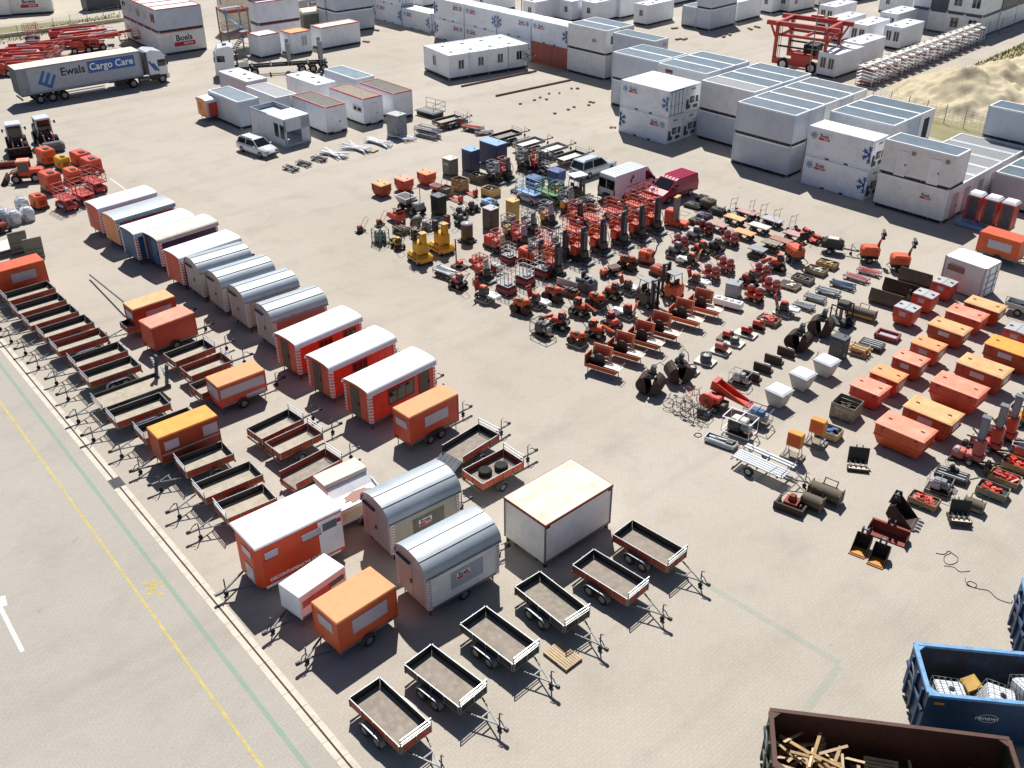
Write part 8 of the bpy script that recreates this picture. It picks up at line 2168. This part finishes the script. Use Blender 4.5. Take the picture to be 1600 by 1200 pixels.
for fn, px, py, lab, short, kw in ((drum_pump, 1102, 567, 'dark drum with white hose ends on a board', 'dark drum with white hose ends', dict()), (drum_pump, 1081, 583, 'small dark drum on a white board, nearest the clamshell grab', 'small dark drum', dict(s=.75, pk=(.8, .6))), (pump_set, 1125, 551, 'pinkish pump on a white board', 'pinkish pump', dict(c='pinkish red', s=1.1)),
 (drum_pump, 1147, 538, 'dark drum beside a red motor on a board', 'dark drum beside a red motor', dict(s=.85)), (pump_set, 1136, 531, 'red motor pump left of the dark drum', 'red motor pump', dict(pm='slats')), (pump_set, 1165, 524, 'red pump on a long white board', 'red pump on a long board', dict(pk=(1.4, .85))), (pump_set, 1183, 514, 'orange-red pump on a small dark board', 'orange-red pump', dict(pm='rusty steel', pk=(.9, .7), c='red orange')),
 (engine_frame, 1155, 600, 'silver pump set on a dark board in front of the brown plates', 'silver pump set', dict(pm='rusty steel', e='window panel', c='galvanised', s=.8))):
 on_board(fn, px, py, -35, lab, short, GPU, **kw)
# --- front right: chipper, bikes, generators, trailer
def chipper():
 r = thing('wood_chipper', 'chipper')
 with part(r, 'engine_body') as m: m.cbox((.2, 0, .6), (.9, .7, .6), 'red paint', .08); m.b2(.5, -.35, .2, .95, .35, .6, 'engine')
 with part(r, 'rotor_housing') as m: m.cyl((-.1, -.5, .62), (-.1, -.36, .62), .46, 'red orange', 20); m.cyl((-.1, -.52, .62), (-.1, -.5, .62), .12, 'dark red', 10)
 with part(r, 'feed_chute') as m: m.prism([(-.2, .9), (.1, .85), (2.1, .55), (2.15, .62), (.0, 1.45)], .35, .42, 'red orange'); m.prism([(-.2, .9), (.1, .85), (2.1, .55), (2.15, .62), (.0, 1.45)], .95, 1.02, 'red orange'); m.box((1.05, .68, .74), (2.2, .62, .05), 'red orange', ry=9); m.frus((-.1, .68, .9), (.5, .6), (.3, .7), .6, 'red paint')
 for y in (-1, 1): wheel(r, .5, y*.45, .24, .24, .14, n=12)
 return r
put(chipper(), 1110, 636, -38, 'red wood chipper with a long orange chute')
def cargo_wheel_bike(c='red paint'):
 r = thing('bicycle', 'bicycle')
 for x in (-.5, .52):
  with part(r, 'wheel') as m:
   pts = [(x+.33*math.cos(2*math.pi*k/20), 0, .34+.33*math.sin(2*math.pi*k/20)) for k in range(20)]; m.tube(pts, .022, c if x < 0 else 'rubber', 5, True)
   for k in range(10): m.cyl((x, 0, .34), (x+.32*math.cos(k*.628), 0, .34+.32*math.sin(k*.628)), .005, 'galvanised', 3)
 with part(r, 'frame') as m: m.bars([((-.5, 0, .34), (-.1, 0, .85)), ((-.5, 0, .34), (.0, 0, .3)), ((.0, 0, .3), (-.12, 0, .9)), ((.0, 0, .3), (.36, 0, .82)), ((-.1, 0, .8), (.36, 0, .85)), ((.52, 0, .34), (.34, 0, .98))], .02, c)
 with part(r, 'saddle') as m: m.cbox((-.13, 0, .93), (.24, .13, .05), 'dark steel', .02)
 with part(r, 'handlebar') as m: m.tube([(.25, -.28, 1.0), (.34, -.1, 1.0), (.34, .1, 1.0), (.25, .28, 1.0)], .015, 'dark steel')
 return r
put(get(cargo_wheel_bike), 1084, 626, -60, 'bicycle with a red rear wheel left of the chipper')
for px, py, yaw, lab in ((1057, 640, -20, 'black bicycle at the left end of the bicycle row'), (1070, 648, -35, 'black bicycle in the middle of the bicycle row'), (1083, 656, -30, 'black bicycle nearest to the silver boxes')): P_(cargo_wheel_bike, px, py, yaw, lab, 'dark bicycles in a huddle', c='dark steel')
P_(engine_frame, 1098, 650, -35, 'black tangled frame unit beside the bicycles', None, c='dark steel', e='dark steel', s=.75)
on_board(engine_frame, 1154, 678, -38, 'white framed generator with a tall handle', 'white framed generator', None, 'rusty steel', c='white paint', e='engine', tank='white board', s=1.15)
on_board(engine_frame, 1182, 662, -38, 'blue framed generator behind the white one', 'blue framed generator', None, 'slats', c='wagon blue', e='window panel', tank='wagon blue')
def silver_case():
 r = thing('lamp_case', 'case')
 with part(r, 'case') as m: m.b2(-.85, -.28, .05, .85, .28, .1, 'galvanised'); m.box((0, -.28, .2), (1.7, .03, .25), 'aluminium'); m.box((0, .28, .2), (1.7, .03, .25), 'aluminium'); m.box((-.85, 0, .2), (.03, .56, .25), 'aluminium'); m.box((.85, 0, .2), (.03, .56, .25), 'aluminium')
 with part(r, 'contents') as m: m.box((-.1, .05, .3), (1.2, .1, .08), 'aluminium', rz=6); m.box((.5, 0, .3), (.4, .3, .16), 'engine'); m.tube([(-.6, .1, .3), (0, -.1, .38), (.5, .1, .34)], .02, 'dark steel'); m.cyl((-.6, -.28, .12), (.7, -.28, .12), .07, 'aluminium', 8)
 return r
put(silver_case(), 1126, 694, -35, 'long open silver tray of tubes beside the framed generators')
def plank_trailer():
 L, W = 2.9, 1.6; r = thing('boat_trailer', 'trailer')
 with part(r, 'deck_profiles') as m:
  for k in range(5): m.box((0, -W/2+.1+k*.18, .62), (L, .13, .07), 'aluminium')
  for y in (W/2-.32, W/2-.08): m.box((0, y, .62), (L, .15, .07), 'aluminium')
 with part(r, 'frame') as m:
  for x in (-L/2+.3, 0, L/2-.3): m.box((x, 0, .54), (.08, W, .08), 'galvanised')
  m.tube([(L/2-.05, -W/2, .6), (L/2-.05, -W/2, .85), (L/2-.05, W/2, .85), (L/2-.05, W/2, .6)], .025, 'galvanised')
  m.bars([((-L/2+.4, W/2-.2, .6), (-L/2+.4, W/2-.2, 1.15)), ((0, W/2-.2, .65), (.1, .1, .8)), ((L*.25, -W/2, .7), (L*.33, -W/2+.3, .95))], .02, 'galvanised'); m.box((-L/2-.05, 0, .45), (.06, W, .1), 'galvanised')
 for y in (-1, 1): wheel(r, -.35, y*(W/2+.12), .28, .28, .16)
 with part(r, 'tail_light') as m: m.box((-L/2-.1, .55, .45), (.05, .2, .1), 'tail red'); m.box((-L/2-.1, -.55, .45), (.05, .2, .1), 'tail red')
 drawbar(r, L/2, .5, .9, 1.0); return r
put(plank_trailer(), 1192, 735, -42, 'galvanised trailer with long aluminium rails as its deck')
def stand_cabinet():
 r = thing('power_distribution_box', 'cabinet')
 with part(r, 'cabinet') as m: m.cbox((0, 0, .82), (.62, .36, .62), 'amber cabinet', .03); m.box((0, -.19, .82), (.5, .02, .5), 'orange paint')
 with part(r, 'stand') as m: m.tube([(-.28, -.3, .05), (-.28, -.1, .5), (.28, -.1, .5), (.28, -.3, .05)], .02, 'window panel'); m.bars([((-.28, .2, .05), (-.28, .1, .55)), ((.28, .2, .05), (.28, .1, .55)), ((-.28, -.3, .05), (-.28, .5, .05)), ((.28, -.3, .05), (.28, .5, .05))], .02, 'window panel')
 return r
for px, py, lab, short in ((1238, 715, 'amber distribution cabinet on legs, nearer to the aluminium trailer', 'nearer amber cabinet'), (1273, 694, 'amber distribution cabinet on legs beside the crate of blue pumps', 'amber cabinet by the blue pumps')):
 put(get(stand_cabinet), px, py, -38, lab, 'amber distribution cabinets', z=.15).scale = (1.3, 1.3, 1.3); put(get(board_pallet, 1.15, .8, 'grey wood'), px, py, -38, 'board under the ' + short, 'pallets under the hire machines')
# --- attachments in the right foreground
GA = 'digger attachments in the foreground'
def rake_plate():
 r = thing('levelling_box', 'attachment')
 with part(r, 'box') as m: m.box((0, 0, .15), (1.1, .08, .3), 'rusty steel'); m.box((0, .35, .2), (.5, .5, .35), 'ply brown red'); m.box((-.5, .3, .12), (.08, .6, .24), 'rusty steel'); m.box((.5, .3, .12), (.08, .6, .24), 'rusty steel')
 with part(r, 'coupler') as m: m.prism([(-.15, .35), (.15, .35), (.1, .6), (-.1, .6)], .25, .45, 'ply brown red')
 return r
put(rake_plate(), 1230, 801, -35, 'rusty levelling box in front of the aluminium trailer', GA).scale = (1.35, 1.35, 1.35)
P_(brush_roll, 1268, 793, -38, 'short dark sweeper roll beside the levelling box', GA, c='rusty steel', L=1.0, s=1.0); P_(brush_roll, 1288, 780, -38, 'longer dark sweeper roll with a small handle', GA, c='rusty steel', L=1.45, s=1.1)
def fork_carriage():
 r = thing('fork_carriage', 'attachment')
 with part(r, 'plate') as m: m.box((0, .15, .42), (.8, .06, .7), 'black ply', rx=-14); m.bars([((-.12, .25, .7), (-.12, .3, .85)), ((.12, .25, .7), (.12, .3, .85))], .03, 'grey paint')
 with part(r, 'tines') as m:
  for k in range(4): m.box((-.3+k*.2, -.12, .2), (.07, .4, .1), 'grey wood')
  m.box((0, -.35, .08), (.85, .2, .12), 'rusty steel'); m.box((0, -.36, .15), (.75, .14, .03), 'white board')
 return r
put(fork_carriage(), 1339, 728, -12, 'black plate attachment with pale tines standing alone', GA).scale = (1.3, 1.3, 1.3)
P_(digging_bucket, 1406, 812, -35, 'large dark digging bucket behind the two small orange-lipped ones', GA, w_=.7, s=1.5)
def grading_blade():
 r = thing('grading_bucket', 'bucket')
 with part(r, 'shell') as m: m.prism([(-.35, .02), (.25, .0), (.25, .05), (-.2, .1), (-.3, .3), (-.2, .5), (-.28, .52), (-.42, .3)], -.75, .75, 'ply brown red' ); m.box((0, -.75, .2), (.5, .03, .36), 'rusty steel'); m.box((0, .75, .2), (.5, .03, .36), 'rusty steel')
 with part(r, 'ears') as m:
  for y in (-.12, .12): m.prism([(-.4, .4), (-.1, .5), (-.15, .75), (-.3, .75)], y-.025, y+.025, 'dark steel')
 return r
put(grading_blade(), 1386, 840, -125, 'wide brown grading bucket behind the orange-lipped buckets', GA).scale = (1.2, 1.2, 1.2)
for px, py, lab in ((1344, 858, 'small bucket with an orange-yellow lip, left one of the pair'), (1372, 874, 'small bucket with an orange-yellow lip, right one of the pair')): P_(digging_bucket, px, py, -125, lab, GA, w_=.62, lip='amber cabinet', s=1.1)
on_board(engine_frame, 1465, 768, -35, 'silver engine on a dark pallet behind the crate of red couplings', 'silver engine', None, 'rusty steel', c='galvanised', e='window panel', s=.8)
put(get(steel_tray, 'dark steel', 1.5, .7), 1486, 747, -35, 'black tray with mechanical parts behind the largest bin', GA); P_(trencher, 1487, 743, -35, 'black mechanical unit lying in the black tray', GA, z=.16, c='black ply', arm=False, s=.55)
P_(brush_roll, 1519, 797, -38, 'tan-brown sweeper attachment right of the fork frame', GA, c='bed floor', L=1.1, s=.85)
on_board(fork_carriage, 1497, 813, -10, 'fork frame with pale tines on a board', 'fork frame', GA, 'rusty steel', pk=(1.0, .8))
GD = 'drilling rigs at the right'
for px, py, lab, c in ((1521, 723, 'drilling rig with a grey mast, nearest of the four', 'pinkish red'), (1549, 704, 'drilling rig with a grey mast, second of the four', 'red paint'), (1572, 688, 'drilling rig with orange-red body, third of the four', 'red orange'), (1598, 664, 'drilling rig with yellowish base at the right edge', 'amber cabinet')): P_(drill_rig, px, py, -40, lab, GD, c=c, h=1.7, s=1.25)
P_(engine_frame, 1597, 712, -35, 'orange unit with a white base cut by the right edge', None, c='window panel', e='red orange')
def feed_trough():
 r = thing('grey_trough_trailer', 'trailer')
 with part(r, 'body') as m: m.b2(-.9, -.5, .4, .9, .5, .45, 'grey plastic'); m.box((0, -.5, .6), (1.8, .04, .4), 'grey plastic'); m.box((0, .5, .6), (1.8, .04, .4), 'grey plastic'); m.box((-.9, 0, .6), (.04, 1.0, .4), 'grey plastic'); m.box((.9, 0, .6), (.04, 1.0, .4), 'grey plastic')
 with part(r, 'rail') as m: m.tube([(-.9, -.5, .8), (-.9, -.5, 1.2), (.9, -.5, 1.2), (.9, -.5, .8)], .03, 'galvanised')
 for y in (-1, 1): wheel(r, 0, y*.5, .26, .26, .16)
 return r
put(feed_trough(), 1592, 490, -40, 'grey trailer with galvanised rail cut by the right edge')
for px, py, lab in ((1424, 470, 'dark bucket between the plough blades and the middle red bin'), (1546, 742, 'black frame part between the drilling rigs and the red crates'), (1478, 764, 'dark part behind the silver engine')): P_(digging_bucket, px, py, -35, lab, GA, c='olive steel', w_=.6, s=.8)
# cables lying on the paving
m = MB(); rr = random.Random(8)
def loop_path(pts):
 q = [at(*p, .02) for p in pts]; out = []
 for i in range(len(q)-1):
  a, b, c, d = q[max(i-1, 0)], q[i], q[i+1], q[min(i+2, len(q)-1)]
  for k in range(5):
   t = k/5; out.append(.5*(2*b + (c-a)*t + (2*a-5*b+4*c-d)*t*t + (3*b-a-3*c+d)*t**3))
 return out + [q[-1]]
m.tube(loop_path([(1462, 864), (1475, 866), (1482, 861), (1490, 866), (1497, 872), (1494, 879), (1484, 882), (1476, 878), (1476, 869), (1486, 864)]), .014, 'dark steel', 4)
m.tube(loop_path([(1475, 884), (1490, 886), (1500, 893), (1516, 892)]), .012, 'dark steel', 4)
m.tube(loop_path([(1508, 902), (1510, 911), (1522, 918), (1526, 913), (1515, 908), (1511, 914), (1530, 920), (1545, 923), (1558, 935), (1578, 942), (1582, 938)]), .014, 'dark steel', 4)
o = link('cable', m.mesh('cable')); tag(o, 'thin loose cable snaking over the paving before the blue skips', None, 'cable')
m = MB(); m.tube(loop_path([(1084, 679), (1090, 683), (1096, 681), (1094, 677), (1087, 677), (1085, 681)]), .02, 'rubber', 5); o = link('hose_loop', m.mesh('hose_loop')); tag(o, 'small ring of hose lying before the silver tray', None, 'hose')
# --- upper middle: white bars, scaffold parts, flatbed trailers
GW = 'heaps of white rails on the paving'
for px, py, lab, sd, dark in ((455, 266, 'short dark folding support, nearest to the white car', 1, True), (475, 258, 'short dark folding support, second from the white car', 2, True), (499, 251, 'dark and silver folding support, third from the white car', 3, True),
 (522, 243, 'white rail heap, first after the dark supports', 4, False), (557, 234, 'white rail heap, second after the dark supports', 5, False), (592, 225, 'white rail heap, third after the dark supports', 6, False), (627, 217, 'white rail heap in front of the grey cabinet', 7, False)):
 P_(profile_bundle, px, py, -35, lab, GW, c='dark steel' if dark else 'white paint', c2='grey paint' if dark else 'white cool', L=1.7 if dark else 3.4, n=4 if dark else 11, seed=sd, mess=9 if dark else 22)
def tube_rack():
 r = thing('tube_rack', 'rack')
 with part(r, 'rack') as m:
  for x in (-1.2, 1.2): m.tube([(x, -.55, .05), (x, -.55, .95), (x, .55, .95), (x, .55, .05)], .03, 'galvanised', 4, True)
  for y in (-.55, .55):
   for z in (.1, .95): m.cyl((-1.2, y, z), (1.2, y, z), .025, 'galvanised', 5)
 with part(r, 'tubes') as m:
  q = random.Random(3)
  for k in range(34): y, z = q.uniform(-.48, .48), q.uniform(.15, .85); m.cyl((-1.5+q.uniform(0, .3), y, z), (1.4+q.uniform(-.2, .3), y+q.uniform(-.08, .08), z), .04, 'window panel' if k % 3 else 'galvanised', 5)
 return r
put(tube_rack(), 668, 213, -35, 'rack full of pale tubes right of the grey cabinet')
def railed_platform():
 r = thing('stage_platform', 'platform')
 with part(r, 'deck') as m: m.b2(-1.4, -.9, .45, 1.4, .9, .55, 'galvanised'); m.box((0, 0, .58), (2.6, 1.5, .03), 'olive grey'); m.b2(-1.3, -.7, .05, 1.3, .7, .4, 'dark steel')
 with part(r, 'railing') as m:
  for z in (1.0, 1.5): m.tube([(-1.4, .9, z), (1.4, .9, z), (1.4, -.9, z)], .03, 'galvanised')
  for p in ((-1.4, .9), (0, .9), (1.4, .9), (1.4, -.9)): m.cyl((*p, .5), (*p, 1.5), .03, 'galvanised', 5)
 return r
put(railed_platform(), 672, 180, -40, 'galvanised stage platform with a high railing at the end of the cabins')
GF = 'flat trailers at the back of the machine field'
for px, py, kw, lab in ((700, 198, dict(floor='bed floor pale', side='dark steel', rack=True), 'dark open trailer with barred front, behind the tube rack'), (790, 222, dict(floor='bed floor', side='dark steel'), 'dark open trailer with brown floor behind the blue container'),
 (826, 234, dict(floor='white board', side='galvanised', inner='galvanised', rack=False), 'flat pale-decked trailer right of the blue container'), (862, 243, dict(floor='white board', side='galvanised', inner='galvanised', rack=False), 'flat pale-decked trailer in the middle of the rear row'), (890, 256, dict(floor='white board', side='dark steel'), 'dark-sided pale-decked trailer left of the silver car')):
 put(get(open_trailer, L=3.0, W=1.5, tandem=True, sh=.2, style='s', **kw), px, py, 42, lab, GF)
on_board(profile_bundle, 738, 205, -30, 'heap of red and grey scaffold parts behind the tube rack', 'heap of red scaffold parts', None, 'slats', L=2.2, n=7, seed=12, c='red orange', c2='galvanised')
P_(engine_frame, 722, 196, 20, 'small wire frame unit between the trailers at the rear', None, c='galvanised', e='red paint', s=1.2)
P_(profile_bundle, 757, 210, 20, 'tangle of grey rails right of the red scaffold heap', None, c='galvanised', c2='grey paint', L=2.0, n=6, seed=14)
P_(profile_bundle, 808, 300, 60, 'dark upright frames left of the blue bins', None, c='dark steel', c2='olive grey', L=1.2, n=4, seed=15)
P_(scissor_lift, 852, 272, -45, 'dark lattice frame behind the right blue bin', None, L=1.3, W=.9, h=1.1, c='dark steel')
# --- upper left: loaders, generators, lifts, bags
P_(loader, 30, 236, -62, 'dark wheel loader with an empty bucket at the left edge', 'dark wheel loaders', c='dark grey', bucket=True); P_(loader, 74, 226, -55, 'dark wheel loader with a round-ended sweeper in front', 'dark wheel loaders', c='dark grey', bucket=False, sweep=True)
P_(loader, 42, 283, 195, 'orange wheel loader with a clear cab facing left', None, c='red orange', s=.72)
P_(snow_blade, 10, 262, 20, 'rusty red and black attachment at the left edge beside the orange loader', None, L=1.8, H=.6, c='ply brown red')
GG = 'canopy generators at the upper left'
for px, py, L, W, H, c, lab in ((75, 256, 1.7, 1.2, 1.5, 'orange paint', 'orange generator with pale side behind the yellow box'), (100, 264, 1.3, 1.0, 1.2, 'yellow paint', 'yellow box generator in the upper left group'), (129, 258, 1.8, 1.3, 1.3, 'red orange', 'orange generator at the right of the upper left group'), (145, 268, 1.8, 1.3, 1.3, 'red orange', 'second orange generator at the right of the upper left group'),
 (83, 298, 1.8, 1.3, 1.7, 'red orange', 'large red generator with a dark exhaust on its roof'), (116, 284, 1.6, 1.1, 1.2, 'orange paint', 'pale orange generator between the yellow box and the railed lifts'), (63, 325, 1.3, 1.0, 1.2, 'orange paint', 'small orange generator standing beside the white big bags')):
 P_(boxgen, px, py, -42, lab, GG, L=L, W=W, H=H, c=c)
for px, py, L, h, lab in ((150, 297, 2.4, .9, 'red scissor lift with railings, rear right of the upper left group'), (131, 315, 2.2, .8, 'red scissor lift with railings, middle of the upper left group'), (106, 326, 2.0, 1.0, 'red scissor lift with railings and white foot plates, nearest the big bags')):
 P_(scissor_lift, px, py, -42, lab, 'red scissor lifts at the upper left', L=L, W=1.15, h=h, c='red paint')
for px, py, lab in ((6, 347, 'white big bag half out of the picture at the left edge'), (24, 350, 'white big bag with dark side, second from the left edge'), (45, 344, 'white big bag with dark side, nearest the small orange generator'), (37, 329, 'white big bag standing behind the other three')): P_(big_bag, px, py, -50, lab, 'white big bags')
P_(trencher, 2, 362, -30, 'dark red machine under the white big bag at the left edge', None, c='dark red', arm=False, s=1.3)
def leaning_ramp(m_='olive grey'):
 r = thing('raised_ramp', 'ramp')
 with part(r, 'panel') as m: m.box((0, 0, 1.0), (.08, 1.3, 1.9), m_, ry=12)
 with part(r, 'ribs') as m:
  for z in (.4, .9, 1.4): m.box((.06, 0, z), (.06, 1.2, .06), 'grey paint', ry=12)
 with part(r, 'hinge') as m: m.cyl((-.2, -.6, .1), (-.2, .6, .1), .07, 'dark steel', 8)
 return r
put(get(leaning_ramp), 34, 398, -55, 'dark raised ramp panel behind the cut-off orange box trailer, left one', 'raised ramp panels'); put(get(leaning_ramp), 58, 408, -55, 'dark raised ramp panel beside the cut-off orange box trailer, right one', 'raised ramp panels')
m = MB(); m.b2(-2.2, -1.0, .5, 2.2, 1.0, .58, 'white board'); m.b2(-2.2, -1.0, .35, 2.2, -.94, .5, 'dark steel'); o = link('trailer_deck', m.mesh('trailer_deck'), None, at(2, 396), (0, 0, 41)); tag(o, 'pale flat trailer deck cut by the left edge above the orange box trailer', None, 'trailer')
GBL = 'red boom lifts behind the lorry'
for px, py, yaw, lab in ((30, 92, 5, 'red boom lift at the left edge, rear of the file'), (14, 100, 5, 'red boom lift at the left edge, second of the file'), (22, 108, 5, 'red boom lift at the left edge, third of the file'), (8, 118, 5, 'red boom lift at the left edge, nearest the lorry'),
 (80, 86, 20, 'red boom lift with a railed basket behind the lorry roof'), (110, 74, 20, 'red boom lift with crossed booms behind the lorry roof'), (128, 82, 25, 'red boom lift with a pale boom behind the lorry roof'), (96, 66, 12, 'red boom lift furthest back of the cluster behind the lorry'), (150, 78, 30, 'red boom lift nearest the two-storey red-rimmed cabins')):
 P_(boom_lift, px, py, yaw, lab, GBL)
P_(scissor_lift, 52, 64, 10, 'small dark red lift standing on the grass verge', None, L=1.8, W=1.0, h=1.2, c='dark red')
P_(pallet, 580, 236, -30, 'single pale pallet slat beside the white rails', None)
